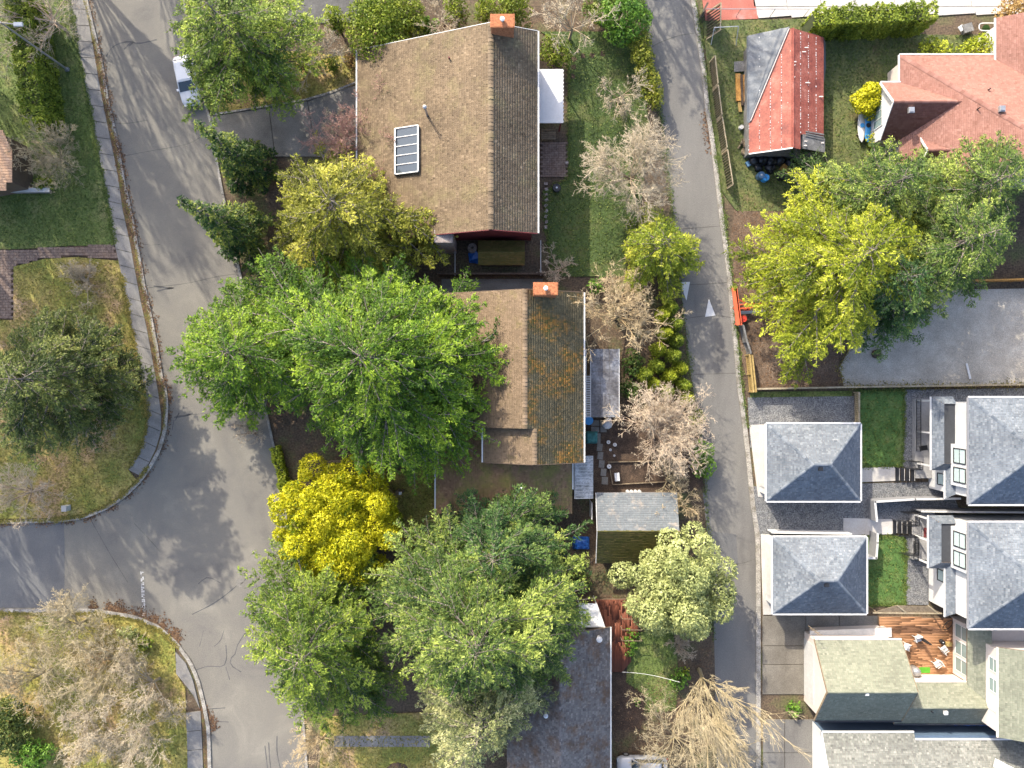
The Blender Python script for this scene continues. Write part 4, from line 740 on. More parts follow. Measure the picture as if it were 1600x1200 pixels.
# ------------------------------------------------------------------ house E (terracotta hips) and shed F (red roof)
def house_E():
    x0, yN, z0 = 35.1, 29.8, 3.0; k = .55
    t = thing('house', 'pink terracotta hip-roofed house at the right edge near the top', 'house', (42, 23, 0))
    ysb = 18.5; d = 10.5; ap = (x0+d, yN-d, z0+k*d)
    walls(t, rect(x0+.4, 60, ysb, yN-.4), 0, z0, M['offwhite'])
    r = roofplane(t, [(60,yN,z0),(x0,yN,z0),ap,(60,yN-d,z0+k*d)], M['pink'], .17, .24, .018, .006)
    roofplane(t, [(x0,yN,z0),(x0,ysb,z0),(x0+d,ysb,z0+k*d),ap], M['pink'], .17, .24, .018, .006)
    caps(r, (x0,yN,z0+.03), (x0+d,yN-d,z0+k*d+.03), M['pink'], .4, .3, .03)
    gutter(t, (x0,yN+.06,z0), (43.6,yN+.06,z0)); gutter(t, (x0-.06,27.4,z0), (x0-.06,yN,z0))
    # gabled west wing
    def gable(xw, yc, hw, ze, rise, x_end, win):
        ys, yn = yc-hw, yc+hw; zr = ze+rise; xe = x0+(zr-z0)/k+.3
        MB().add([(xw+.3,ys+.3,0),(xw+.3,ys+.3,ze-.1),(xw+.3,yc,zr-.2),(xw+.3,yn-.3,ze-.1),(xw+.3,yn-.3,0),(x_end,ys+.3,0),(x_end,ys+.3,ze-.1),(x_end,yc,zr-.2),(x_end,yn-.3,ze-.1),(x_end,yn-.3,0)],
                 [(0,1,2,3,4),(9,8,7,6,5),(0,5,6,1),(1,6,7,2),(2,7,8,3),(3,8,9,4),(4,9,5,0)]).build('wall', M['white'], t, tri=True)
        a = roofplane(t, [(x_end,yn,ze),(xw,yn,ze),(xw,yc,zr),(xe,yc,zr)] if x_end < xe else [(x_end,yn,ze),(xw,yn,ze),(xw,yc,zr),(x_end,yc,zr)], M['pink'], .17, .24, .018, .006)
        roofplane(t, [(xw,ys,ze),(x_end,ys,ze),(max(xe, x_end),yc,zr),(xw,yc,zr)], M['pink'], .17, .24, .018, .006)
        caps(a, (xw,yc,zr+.02), (xe,yc,zr+.02), M['pink'], .3, .3, .02, drop=.12)
        MB().bar((xw-.04,ys,ze-.06), (xw-.04,yc,zr-.06), .06, .2).bar((xw-.04,yc,zr-.06), (xw-.04,yn,ze-.06), .06, .2).build('barge_board', M['white'], t)
        gutter(t, (xw,yn+.06,ze), (x0+.2,yn+.06,ze)) if win else None
        if win: window(t, (xw+.3, yc, 1.9), 'x-', 2.3, 1.7, 3, 1, 'white', 'glass')
    gable(33.4, 24.7, 2.6, 3.0, 2.3, 35.6, True); gable(36.6, 20.6, 1.9, 3.4, 1.5, 37.4, False)
    # east wing, sloping towards the west
    ye = 33.0; roofplane(t, [(43.6,ye,3.3),(43.6,27.2,3.3),(48.0,25.0,3.3+k*4.4),(48.0,ye,3.3+k*4.4)], M['pink'], .17, .24, .018, .006)
    walls(t, rect(44.0, 60, 29.3, ye-.4), 0, 3.2, M['white']); gutter(t, (43.55,27.4,3.3), (43.55,ye,3.3))
    MB().add([(43.3,28.9,3.1),(43.3,27.0,4.4),(43.9,27.0,4.4),(43.9,28.9,3.1),(42.4,27.9,3.75)], [(0,4,1),(0,3,2,1),(0,3,4),(3,2,4),(2,1,4)]).build('cricket', M['white'], t)
    def zW(x): return z0+k*(x-x0)
    for px, py in ((1546,181),(1424,172)):
        p = W(px, py, 5.2); boxvent(t, (p.x, p.y, 5.1 if px < 1500 else zW(p.x)+.05), .5, M['galv'])
    p = W(1528, 170, 6.0); pipe(t, (p.x, p.y, zW(p.x)), .05, .45, M['black'], False); p = W(1548, 138, 5.6); pipe(t, (p.x, p.y, z0+k*(yN-p.y)), .06, .35, M['black'], False)
    p = W(1597, 122, 5.0); boxvent(t, (p.x, p.y, 3.3+k*(p.x-43.6)+.05), .5, M['galv'])
house_E()
def shed_F():
    xr, zr = 25.0, 4.1; xl, xe, ze = 21.65, 28.5, 2.4; y0, y1 = 21.05, 31.7
    t = thing('shed', 'old shed with rusty red metal roof half covered by a slate tarp', 'shed', (25, 26, 0))
    MB().add([(xl+.25,y0+.3,0),(xl+.25,y0+.3,ze-.15),(xr,y0+.3,zr-.2),(xe-.25,y0+.3,ze-.15),(xe-.25,y0+.3,0),(xl+.25,y1-.3,0),(xl+.25,y1-.3,ze-.15),(xr,y1-.3,zr-.2),(xe-.25,y1-.3,ze-.15),(xe-.25,y1-.3,0)],
             [(0,1,2,3,4),(9,8,7,6,5),(0,5,6,1),(1,6,7,2),(2,7,8,3),(3,8,9,4),(4,9,5,0)]).build('wall', M['greywood'], t, tri=True)
    def zl(x): return ze+(x-xl)*(zr-ze)/(xr-xl)
    def zr_(x): return zr-(x-xr)*(zr-ze)/(xe-xr)
    rr = np.random.default_rng(9)
    nl = 4
    for s, xa, xb, zf in ((0, xl, xr, zl), (1, xr, xe, zr_)):
        for i in range(nl):
            a = xa+(xb-xa)*i/nl+.01; b = xa+(xb-xa)*(i+1)/nl-.01; yb = y0 if not (s == 1 and i >= 1) else y0+1.35
            rf = MB().slab([(a,yb,zf(a)),(b,yb,zf(b)),(b,y1,zf(b)),(a,y1,zf(a))], .05).build('roof_panel', M['redroof'], t)
            bb = MB(); y = yb+.1
            while y < y1-.1:              # lime-stained fixings along the seam
                if rr.random() < .75: w = rr.uniform(.03, .07); l_ = rr.uniform(.04, .14); bb.box(a-.02-w/2+rr.normal(0, .02), a-.02+w/2, y, y+l_, zf(a)-.01, zf(a)+.035)
                y += rr.uniform(.14, .30)
            bb.build('fixing_row', M['white'], rf)['kind'] = 'stuff'
    sc = MB()
    for k in range(26):
        x = rr.uniform(xl+.8, xe-.3); y = rr.uniform(y0+.3, y1-1.0)
        if x < xr and y > 31.0-(xr-x)*3: continue
        zf = zl(x) if x < xr else zr_(x); sc.slab([(x,y,zf+.02),(x+rr.uniform(.1, .5),y,zf+.02+(.0)),(x+.3,y+rr.uniform(.04, .12),zf+.02),(x,y+.08,zf+.02)], .03)
    sc.build('peeling_patch', M['offwhite'], t)['kind'] = 'stuff'
    MB().bar((xr,y0,zr+.03), (xr,y1,zr+.03), .22, .06).build('ridge_cap', M['redroof'], t)
    MB().slab([(xr+1.1,y0+.1,zr_(xr+1.1)+.02),(xe+.1,y0+.1,zr_(xe)+.02),(xe+.1,y0+1.4,zr_(xe)+.02),(xr+1.1,y0+1.4,zr_(xr+1.1)+.02)], .05).build('roof_patch', M['greywood'], t)
    MB().bar((xl,y0-.04,ze+.02), (xr,y0-.04,zr+.02), .10, .16).build('barge_board', M['white'], t)
    for k in range(3): piece('plank', M['greywood'], t, (xe-1.05, y0+1.25+k*.22, zr_(xe-1.0)+.09), (2.3, .12, .04), .03*k-.03, (0, math.atan2(zr-ze, xe-xr)))
    # tarp draped over the upper left of the roof
    tp = thing('tarp', 'slate grey tarp draped over the upper left of the red roof', 'tarp', (22.5, 29, ze))
    nu, nv = 26, 34; V = []; Fc = []
    for j in range(nv+1):
        v = j/nv; y = y1+.15-(y1+.15-23.9)*v; xmax = xr-.25-(xr-.25-xl-.1)*v
        for i in range(nu+1):
            u = i/nu; x = xl-.15+(xmax-xl+.15)*u; fold = .09*max(0, math.sin((u*1.0+v*.15)*34))*max(0, u-.55)*2.2+.02*math.sin(x*5+y*3)+.015*math.sin(y*8)
            V.append((x, y, zl(max(x, xl))+.06+fold-(0.25 if i == 0 else 0)))
    for j in range(nv):
        for i in range(nu): k = j*(nu+1)+i; Fc.append((k, k+1, k+nu+2, k+nu+1))
    mobj('tarp_sheet', np_mesh('tarp_sheet', V, Fc, M['tarp'], smooth=True), tp)
    MB().slab([(xr+2.2,y1+.1,3.0),(xe+.5,y1-.2,1.6),(xe+.55,y1-2.4,1.6),(xe+.02,y1-4.2,2.35),(xe,y1-.05,2.44)], .04).build('tarp_flap', M['tarp'], tp)
    MB().bar((xl+.1,24.0,zl(xl+.1)+.12), (xr-.3,y1,zl(xr-.3)+.12), .07).build('tarp_edge_pole', M['offwhite'], tp)
shed_F()
# ------------------------------------------------------------------ grey garages
def garage(label, x0, x1, y0, y1, px):
    ze, zr = 3.0, 4.9; ym = (y0+y1)/2; hw = (y1-y0)/2; ra, rb = x0+hw, x1-hw
    if rb-ra < 1: ra, rb = (x0+x1)/2-.95, (x0+x1)/2+.95
    t = thing('garage', label, 'garage', ((x0+x1)/2, ym, 0))
    walls(t, rect(x0+.4, x1-.4, y0+.4, y1-.4), 0, ze-.1, M['white'])
    r = roofplane(t, [(x0,y0,ze),(x1,y0,ze),(rb,ym,zr),(ra,ym,zr)], M['grey'], .15, .22, .018, .005)
    roofplane(t, [(x1,y1,ze),(x0,y1,ze),(ra,ym,zr),(rb,ym,zr)], M['grey'], .15, .22, .018, .005)
    roofplane(t, [(x0,y1,ze),(x0,y0,ze),(ra,ym,zr)], M['grey'], .15, .22, .018, .005)
    roofplane(t, [(x1,y0,ze),(x1,y1,ze),(rb,ym,zr)], M['grey'], .15, .22, .018, .005)
    for a, b in (((x0,y0,ze),(ra,ym,zr)), ((x0,y1,ze),(ra,ym,zr)), ((x1,y0,ze),(rb,ym,zr)), ((x1,y1,ze),(rb,ym,zr)), ((ra,ym,zr),(rb,ym,zr))):
        caps(r, Vector(a)+Vector((0,0,.03)), Vector(b)+Vector((0,0,.03)), M['grey'], .26, .28, .012, drop=.07)
    for a, b in (((x0,y0-.06,ze),(x1,y0-.06,ze)), ((x0,y1+.06,ze),(x1,y1+.06,ze)), ((x0-.06,y0,ze),(x0-.06,y1,ze)), ((x1+.06,y0,ze),(x1+.06,y1,ze))): gutter(t, a, b, M['white'])
    MB().box(ra+.5, ra+.85, ym-.55, ym-.25, zr-.35, zr-.02).build('roof_vent', M['black'], t)
    d = MB()
    for k in range(4): d.box(x0+.34, x0+.4, y0+1, y1-1, .08+k*.58, .08+k*.58+.55)
    d.build('garage_door', M['trim'], t); return t
garage('upper grey hip-roofed garage beside the alley', 23.03, 31.55, -10.6, -3.6, 0)
garage('lower grey hip-roofed garage beside the alley', 23.6, 32.1, -20.8, -13.86, 0)

# ------------------------------------------------------------------ two white townhouses with grey roofs
def townhouse(label, yt, yb, porch_y, bay0, bay1, px_porch, which):
    ze, zr = 6.4, 8.5; xe = 39.2; xR = 56; hw = (yt-yb)/2; ym = (yt+yb)/2
    t = thing('townhouse', label, 'townhouse', (45, ym, 0))
    walls(t, rect(39.7, xR, yb+.5, yt-.5), 0, ze-.1, M['white'])
    r = roofplane(t, [(xe,yt,ze),(xe,yb,ze),(xe+hw,ym,zr)], M['grey'], .15, .22, .018, .005)
    roofplane(t, [(xe,yb,ze),(xR,yb,ze),(xR,ym,zr),(xe+hw,ym,zr)], M['grey'], .15, .22, .018, .005)
    roofplane(t, [(xR,yt,ze),(xe,yt,ze),(xe+hw,ym,zr),(xR,ym,zr)], M['grey'], .15, .22, .018, .005)
    for a in ((xe,yt,ze+.03), (xe,yb,ze+.03)): caps(r, a, (xe+hw,ym,zr+.03), M['grey'], .26, .28, .012, drop=.07)
    gutter(t, (xe-.06,yb,ze), (xe-.06,yt,ze), M['greywall']); gutter(t, (xe,yb-.06,ze), (xR,yb-.06,ze), M['white']); gutter(t, (xe,yt+.06,ze), (xR,yt+.06,ze), M['white'])
    # bay with two windows
    MB().box(39.3, 39.72, bay1, bay0, 3.75, ze-.12).build('bay', M['white'], t)
    bl = (bay0-bay1)
    for f in (.27, .73): window(t, (39.3, bay0-bl*f, 5.05), 'x-', bl*.37, 1.75, 1, 2, 'black', 'paleglass')
    # porch roof: shingled skirt round a dark flat roof
    xp = 37.8 if which == 1 else 37.55; zp, zi = 3.3, 3.85; w = .85
    p0, p1 = yt+.02, porch_y
    for poly in ([(xp,p0,zp),(xp,p1,zp),(xp+w,p1+w*.75,zi),(xp+w,p0-w*.75,zi)], [(39.75,p0,zp),(xp,p0,zp),(xp+w,p0-w*.75,zi),(39.75,p0-w*.75,zi)], [(xp,p1,zp),(39.75,p1,zp),(39.75,p1+w*.75,zi),(xp+w,p1+w*.75,zi)]):
        roofplane(t, poly, M['grey'], .15, .22, .018, .005, name='porch_roof', thick=.10)
    MB().box(xp+w-.05, 39.70, p1+w*.75-.05, p0-w*.75+.05, 3.55, 3.72).build('flat_roof', M['membrane'], t)
    gutter(t, (xp-.06,p1,zp), (xp-.06,p0,zp), M['white'], .1)
    # lower storey beside the porch, with its skirt roof
    xs = 39.05
    MB().box(39.45, 39.72, yb+.5, p1-.01, 0, zp-.1).build('wall', M['white'], t)
    roofplane(t, [(xs,p1+.3,zp),(xs,yb,zp),(39.75,yb+.5,zi),(39.75,p1+.3,zi)], M['grey'], .15, .22, .018, .005, name='porch_roof', thick=.10)
    gutter(t, (xs-.06,yb,zp), (xs-.06,p1,zp), M['white'], .1)
    window(t, (39.45, p1-1.0 if which == 1 else p1-1.0, 2.1), 'x-', 1.1, 1.3, 1, 1, 'black', 'paleglass')
    # porch floor, posts and ground-floor wall
    fl = MB().box(xp+.05, 39.7, p1+.1, p0-.25, 0, .62).build('porch_floor', M['porch'], t)
    if which == 1: MB().box(xp+.1, 39.7, p1-1.1, p1+.09, 0, .60).build('porch_floor', M['porch'], t)
    for yy in (p0-.4, (p0+p1)/2, p1+.3): MB().box(xp+.2, xp+.34, yy-.07, yy+.07, .62, zp-.1).build('post', M['white'], t)
    # railing
    rl = MB(); xr = xp+.08; ya, yb2 = (p0-.3, p1+1.5) if which == 1 else (p1+1.9, p1+.2)
    rl.bar((xr,ya,1.5), (xr,yb2,1.5), .05); ra = rl.build('railing', M['black'], t); MB().bar((xr,ya,.75), (xr,yb2,.75), .04).build('bottom_rail', M['black'], ra)
    n = int(abs(ya-yb2)/.14)
    for i in range(n+1): piece('baluster', M['black'], ra, (xr, ya+(yb2-ya)*i/n, 1.12), (.03, .03, .76))
    return t, xp, p1
t1, xp1, pp1 = townhouse('upper white townhouse with blue-grey hip roof at the right edge', -1.16, -10.34, -7.75, -5.35, -9.0, 1455, 1)
t2, xp2, pp2 = townhouse('lower white townhouse with blue-grey hip roof at the right edge', -11.88, -21.0, -16.6, -12.7, -16.4, 1450, 2)
def steps(label, px0, px1, py, w, up):
    a = W(px0, py, .1); b = W(px1, py, .5); t = thing('steps', label, 'steps', (a.x, a.y, 0), 'black porch steps')
    n = 4; dx = (b.x-a.x)/n
    for i in range(n):
        z = .12+(i+1)*(.5/n)
        piece('tread', M['black'], t, (a.x+dx*(i+.5)-.03, a.y, z-.03), (dx-.10, w, .05))
        piece('riser', M['paleconc'], t, (a.x+dx*(i+.93), a.y, z*.5), (.05, w-.1, z-.06))
    for s in (-1, 1):
        m = MB(); y = a.y+s*(w/2+.04); m.bar((a.x,y,1.0), (b.x,y,1.5), .05).bar((a.x,y,.1), (a.x,y,1.0), .05).bar((b.x,y,.5), (b.x,y,1.5), .05); m.build('hand_rail', M['black'], t)
    return t
steps('black steps up to the upper townhouse porch', 1398, 1429, 741, 1.25, 1); steps('black steps up to the lower townhouse porch', 1394, 1425, 823, 1.25, 1)
def small(name, label, cat, c, size, mat, rz=0, parts=(), group=None):
    t = thing(name, label, cat, (c[0], c[1], c[2]), group)
    piece(parts[0] if parts else 'body', M[mat], t, (c[0], c[1], c[2]+size[2]/2), size, rz); return t
c = W(1443, 700, .64); mt = MB(); mt.obox((c.x, c.y), .15, .75, .45, .622, .65); tag(mt.build('door_mat', M['black']), 'dark door mat on the upper townhouse porch', 'mat')
c = W(1447, 832, .64); mt = MB(); mt.obox((c.x, c.y), 0, .45, .9, .622, .65); tag(mt.build('door_mat', M['redwall']), 'rust red door mat on the lower townhouse porch', 'mat')
# porch side rails and planters by the steps
for label, px0, px1, py0, py1 in (('short black rail beside the upper porch steps', 1428, 1442, 722, 734), ('short black rail above the lower porch steps', 1418, 1437, 803, 822), ('short black rail below the lower porch steps', 1417, 1436, 840, 868)):
    a = W(px0, py0, 1.4); b = W(px1, py1, 1.4); t = thing('railing', label, 'railing', (a.x, a.y, 0), 'short porch rails'); m = MB()
    q = [(a.x,a.y),(b.x,a.y),(b.x,b.y),(a.x,b.y)]
    for i in range(3):
        MB().bar((*q[i],1.4), (*q[i+1],1.4), .05).build('top_rail', M['black'], t); MB().bar((*q[i],.75), (*q[i+1],.75), .04).build('bottom_rail', M['black'], t)
    for i in range(3):
        n = max(2, int(math.dist(q[i], q[i+1])/.16))
        for k in range(n+1): piece('baluster', M['black'], t, (q[i][0]+(q[i+1][0]-q[i][0])*k/n, q[i][1]+(q[i+1][1]-q[i][1])*k/n, .75), (.03, .03, 1.3))
# yard walls between the lots
def lowwall(label, pts, h, w, mat, name='garden_wall', cat='wall'):
    t = thing(name, label, cat, W(*pts[0]))
    for i in range(len(pts)-1):
        a = W(*pts[i], h); b = W(*pts[i+1], h); an = math.atan2(b.y-a.y, b.x-a.x); L = (b-a).length; c = (a+b)/2
        m = MB(); m.obox((c.x, c.y), an, L+(w if i else 0), w, 0, h); m.build('wall_panel', M[mat], t)
        m = MB(); m.obox((c.x, c.y), an, L+w, w+.06, h+.003, h+.06); m.build('coping', M['trim'], t)
    return t
lowwall('L-shaped rendered yard wall between the townhouses', [(1500,779),(1430,780),(1367,784),(1370,814)], 1.5, .12, 'greywall')
lowwall('rendered yard wall beside the lower garage', [(1371,834),(1371,848),(1369,872),(1354,872)], 1.5, .12, 'greywall')
lowwall('white boundary wall above the lower grey garage', [(1206,832),(1330,834)], 1.3, .1, 'white')
a = W(1515, 800, 1.8); b = W(1640, 800, 1.8); lowwall('grey fence between the two townhouses', [(1440,799),(1520,800),(1660,801)], 1.8, .1, 'greywall', 'fence', 'fence')

# ------------------------------------------------------------------ cream house G with courtyard deck, house H below it
def house_G():
    t = thing('house', 'cream house with green-grey gable roofs around a courtyard deck', 'house', (33, -27, 0))
    x0, x1 = 27.3, 35.1; yn, ys, yr = -23.05, -30.35, -26.7; ze, zr = 3.3, 6.0
    def gab(x0, x1, yn, ys, yr, ze, zr, over=.35, rake=True):
        MB().add([(x0+over,ys+.35,0),(x0+over,ys+.35,ze-.12),(x0+over,yr,zr-.22),(x0+over,yn-.35,ze-.12),(x0+over,yn-.35,0),(x1-over,ys+.35,0),(x1-over,ys+.35,ze-.12),(x1-over,yr,zr-.22),(x1-over,yn-.35,ze-.12),(x1-over,yn-.35,0)],
             [(0,1,2,3,4),(9,8,7,6,5),(0,5,6,1),(1,6,7,2),(2,7,8,3),(3,8,9,4),(4,9,5,0)]).build('wall', M['offwhite'], t, tri=True)
        r = roofplane(t, [(x1,yn,ze),(x0,yn,ze),(x0,yr,zr),(x1,yr,zr)], M['greenG'], .17, .24, .018, .005)
        roofplane(t, [(x0,ys,ze),(x1,ys,ze),(x1,yr,zr),(x0,yr,zr)], M['greenG'], .17, .24, .018, .005)
        caps(r, (x0,yr,zr+.02), (x1,yr,zr+.02), M['greenG'], .26, .28, .012, drop=.14)
        if rake:
            for x in (x0-.03, x1+.03): MB().bar((x,ys,ze-.07), (x,yr,zr-.07), .05, .2).bar((x,yr,zr-.07), (x,yn,ze-.07), .05, .2).build('barge_board', M['wood'], t)
        gutter(t, (x0,yn+.06,ze), (x1,yn+.06,ze), M['offwhite']); gutter(t, (x0,ys-.06,ze), (x1,ys-.06,ze), M['black'])
    gab(x0, x1, yn, ys, yr, ze, zr)
    b = MB(); b.box(x0+.31, x0+.345, -29.4, -24.0, 0, 2.3); b.build('garage_door', M['trim'], t)
    gab(34.6, 42.9, -27.0, -30.75, -28.85, 3.0, 4.2, .3)
    p = W(1356, 1085, 6.0); boxvent(t, (p.x, p.y, 5.75), .32, M['white']); p = W(1478, 1114, 4.2); boxvent(t, (p.x, p.y, 4.1), .32, M['white'])
    p = W(1457, 1113, 4.2); pipe(t, (p.x, p.y, 4.0), .06, .3, M['black'], False)
    # east wing with courtyard windows, shed roof rising to a second storey
    MB().box(41.5, 60, -27.2, -22.0, 0, 3.05).build('wall', M['offwhite'], t)
    for i in range(3):
        w = window(t, (41.5, -22.95-i*1.55, 1.75), 'x-', 1.35, 1.9, 1, 2, 'white', 'glass')
    roofplane(t, [(41.15,-22.0,3.15),(41.15,-27.6,3.15),(42.75,-29.0,4.1),(42.75,-22.0,4.1)], M['greenG'], .17, .24, .018, .005)
    MB().box(42.35, 60, -30.4, -23.2, 3.3, 5.85).build('wall', M['offwhite'], t)
    for yy in (-24.7, -26.5): window(t, (42.35, yy, 4.95), 'x-', 1.25, 1.25, 1, 2, 'white', 'glass')
    window(t, (42.35, -28.4, 4.9), 'x-', .7, 1.0, 1, 1, 'white', 'paleglass')
    roofplane(t, [(42.1,-22.8,5.9),(42.1,-30.6,5.9),(46.5,-30.6,8.1),(46.5,-22.8,8.1)], M['greenG'], .17, .24, .018, .005)
    gutter(t, (42.03,-30.6,5.9), (42.03,-22.8,5.9), M['offwhite'])
    # lattice antenna on the garage corner
    a = W(1272, 985, 3.8); m = MB().bar((a.x,a.y,2.6), (a.x,a.y,5.0), .05)
    for k in range(4): m.bar((a.x-.28,a.y,3.4+k*.5), (a.x+.28,a.y,3.4+k*.5), .04)
    m.build('antenna', M['wood'], t)
    # pale ledge north of the gable
    tg = lowwall('cream boundary wall along the north side of the cream house', [(1272,992),(1386,988)], 1.0, .8, 'offwhite')
house_G()
deck('deck', 'orange cedar courtyard deck with garden chairs', [(1374,964),(1492,966),(1492,1053),(1400,1056),(1390,1010),(1374,992)], .4, 'deck', 0, .15, 7)
def garden_chair(label, px, py, rz, mat='white'):
    c = W(px, py, .8); t = thing('garden_chair', label, 'chair', (c.x, c.y, .41), 'chairs on the courtyard deck'); ca, sa = math.cos(rz), math.sin(rz)
    L = lambda u, v, z: (c.x+u*ca-v*sa, c.y+u*sa+v*ca, z)
    piece('seat', M[mat], t, L(0, 0, .84), (.55, .55, .05), rz); piece('backrest', M[mat], t, L(0, .30, 1.12), (.55, .06, .55), rz)
    for su in (-1, 1):
        for sv in (-1, 1): piece('leg', M[mat], t, L(su*.24, sv*.24, .615), (.045, .045, .41), rz)
        piece('armrest', M[mat], t, L(su*.28, .02, 1.05), (.06, .5, .04), rz)
garden_chair('white garden chair nearest the cream gable on the deck', 1417, 1010, 1.2); garden_chair('white garden chair at the top of the courtyard deck', 1434, 998, .3)
garden_chair('pale garden chair beside the courtyard windows', 1475, 1014, 2.2, 'trim'); garden_chair('white garden chair lying low on the sunny deck', 1464, 1037, -1.0)
c = W(1448, 1003, 1.6); t = thing('patio_umbrella', 'folded dark patio umbrella standing on the courtyard deck', 'umbrella', (c.x, c.y, .4))
MB().tube((c.x,c.y,.4), (c.x,c.y,2.5), .03).build('pole', M['wood'], t); MB().lathe((c.x,c.y,1.0), [(.16, 0), (.14, .5), (.08, 1.2), (.02, 1.5)], 9).build('canopy', M['black'], t); MB().lathe((c.x,c.y,.4), [(.25, 0), (.22, .08)], 12).build('base', M['black'], t)
c = W(1445, 1047, .43); m = MB(); m.obox((c.x, c.y), 0, 1.0, .55, .408, .425); tag(m.build('turf_mat', M['green']), 'bright green turf mat on the courtyard deck', 'mat')
c = W(1433, 1051, 1.3); t = thing('barbecue', 'covered grey barbecue in the corner of the courtyard deck', 'barbecue', (c.x, c.y, .4))
MB().lathe((c.x,c.y,.42), [(.42, 0), (.44, .6), (.40, .85), (.25, 1.0), (.05, 1.05)], 12).build('cover', M['galv'], t, smooth=True)
for s in (-1, 1): piece('wheel', M['black'], t, (c.x+s*.3, c.y+.28, .5), (.06, .16, .16))
c = W(1480, 1005, .9); barrel('planter', 'dark pot beside the courtyard windows', 1474, 1004, .41, .2, .4, M['black']); small('storage_box', 'yellow box beside the courtyard windows', 'box', (W(1483,1007,.7).x, W(1483,1007,.7).y, .41), (.5, .35, .35), 'yellowwood')
c = W(1481, 977, 1.0); t = thing('hoop', 'dark wire hoop leaning at the top of the deck', 'hoop', (c.x, c.y, .4)); m = MB()
for k in range(20): a0, a1 = 2*math.pi*k/20, 2*math.pi*(k+1)/20; m.bar((c.x+.35*math.cos(a0), c.y+.6*math.sin(a0), 1.0+.5*math.sin(a0)), (c.x+.35*math.cos(a1), c.y+.6*math.sin(a1), 1.0+.5*math.sin(a1)), .05)
m.build('ring', M['black'], t)
# arbour with pale rafters above the deck
ar = thing('arbour', 'low wooden arbour with pale beams above the courtyard deck', 'arbour', W(1420, 955))
MB().slab([W(1364,957,2.0), W(1472,958,2.0), W(1448,947,2.2), W(1400,946,2.2)], .05).build('arbour_sheet', M['wood'], ar)
for px in (1402, 1450): MB().bar(W(px,946,2.22), W(px+15,958,2.05), .12, .06).build('beam', M['fencewood'], ar)
MB().bar(W(1364,957.5,2.03), W(1472,958.5,2.03), .1, .1).build('beam', M['fencewood'], ar)
for px, py in ((1370,957),(1466,958)): p = W(px, py, 2.0); piece('post', M['wood'], ar, (p.x, p.y+.03, 1.0), (.1, .1, 1.95))
def house_H():
    t = thing('house', 'slate blue house with speckled grey roof at the bottom right edge', 'house', (36, -35, 0))
    yn, ze, k = -31.55, 3.0, .5; xa, xm, xb = 28.1, 36.4, 46.5; yS = -40
    MB().box(xa+.35, 60, yS, yn-.35, 0, ze-.1).build('wall', M['bluewall'], t)
    MB().add([(xa+.3,yn-.35,0),(xa+.3,yn-.35,ze-.1),(xa+.3,yS,ze+k*(yn-yS)-.25),(xa+.3,yS,0),(xa+.34,yn-.35,0),(xa+.34,yn-.35,ze-.1),(xa+.34,yS,ze+k*(yn-yS)-.25),(xa+.34,yS,0)], [(0,1,2,3),(7,6,5,4),(0,4,5,1),(1,5,6,2),(2,6,7,3)]).build('gable_wall', M['white'], t)
    zS = ze+k*(yn-yS)
    roofplane(t, [(xm,yn,ze),(xa,yn,ze),(xa,yS,zS),(xm,yS,zS)], M['greyH'], .17, .22, .02, .01)
    d = 1.2; roofplane(t, [(xb,yn-.7,ze-.05),(xm+.02,yn-.7,ze-.05),(xm+.02,yS,ze-.05+k*(yn-.7-yS)),(xb,yS,ze-.05+k*(yn-.7-yS))], M['greyH'], .17, .22, .02, .01)
    gutter(t, (xa,yn+.06,ze), (xm,yn+.06,ze), M['white']); gutter(t, (xm,yn-.64,ze-.05), (xb+3,yn-.64,ze-.05), M['white'])
    MB().bar((xa-.04,yn,ze-.05), (xa-.04,yS,zS-.05), .06, .2).build('barge_board', M['white'], t)
    roofplane(t, [(50,yn-.4,ze+.05),(xb+.02,yn-.4,ze+.05),(xb+.02,yS,ze+k*(yn-yS)),(50,yS,ze+k*(yn-yS))], M['grey'], .17, .22, .02, .01)
    MB().slab([(42.6,yn-2.3,4.6),(46,yn-4.0,4.9),(46,yn-3.2,4.9),(42.8,yn-1.6,4.55)], .1).build('dormer_edge', M['white'], t)
house_H()
c = W(1516, 1137, .8); t = thing('tarp', 'bright blue tarp heaped behind the cream house', 'tarp', (c.x, c.y, 0)); V = []; Fc = []; nu, nv = 22, 10; rr = np.random.default_rng(8)
hh = rr.random((nv+3, nu+3))
for j in range(nv+1):
    for i in range(nu+1): V.append((c.x-1.7+3.4*i/nu, c.y-.55+1.1*j/nv, 0.02 if (i in (0, nu) or j in (0, nv)) else .7+.45*hh[j, i]))
for j in range(nv):
    for i in range(nu): k = j*(nu+1)+i; Fc.append((k, k+1, k+nu+2, k+nu+1))
mobj('tarp_sheet', np_mesh('tarp_sheet', V, Fc, M['bluetarp'], smooth=False), t)

# ------------------------------------------------------------------ house at the left edge
a = W(20, 215, 3.0); t = thing('house', 'corner of an orange plank-roofed house at the left edge', 'house', (-47, 20, 0))
q = [W(-70,205,3.0), W(8,212,3.0), W(19,235,3.0), W(18,285,3.0), W(-70,300,3.0)]
MB().prism([p for p in (q if poly_area(q) > 0 else q[::-1])], 0, 2.9).build('wall', M['darkwall'], t, tri=True)
m = MB(); yy = W(0,296,3.0).y; top = W(0,205,3.0).y
while yy < top:
    xr = min(W(19,250,3.0).x, W(8,212,3.0).x+(W(0,212,3.0).y-yy)*.45 if yy > W(0,235,3.0).y else 99) if yy > W(0,285,3.0).y else W(10,290,3.0).x
    piece('roof_plank', M['peachwood'], t, ((-52+xr)/2, yy, 3.0), (xr+52, .22, .06)); yy += .25
lowwall('grey garden wall under the twiggy round tree', [(-40,298),(75,297)], .6, .35, 'concrete')

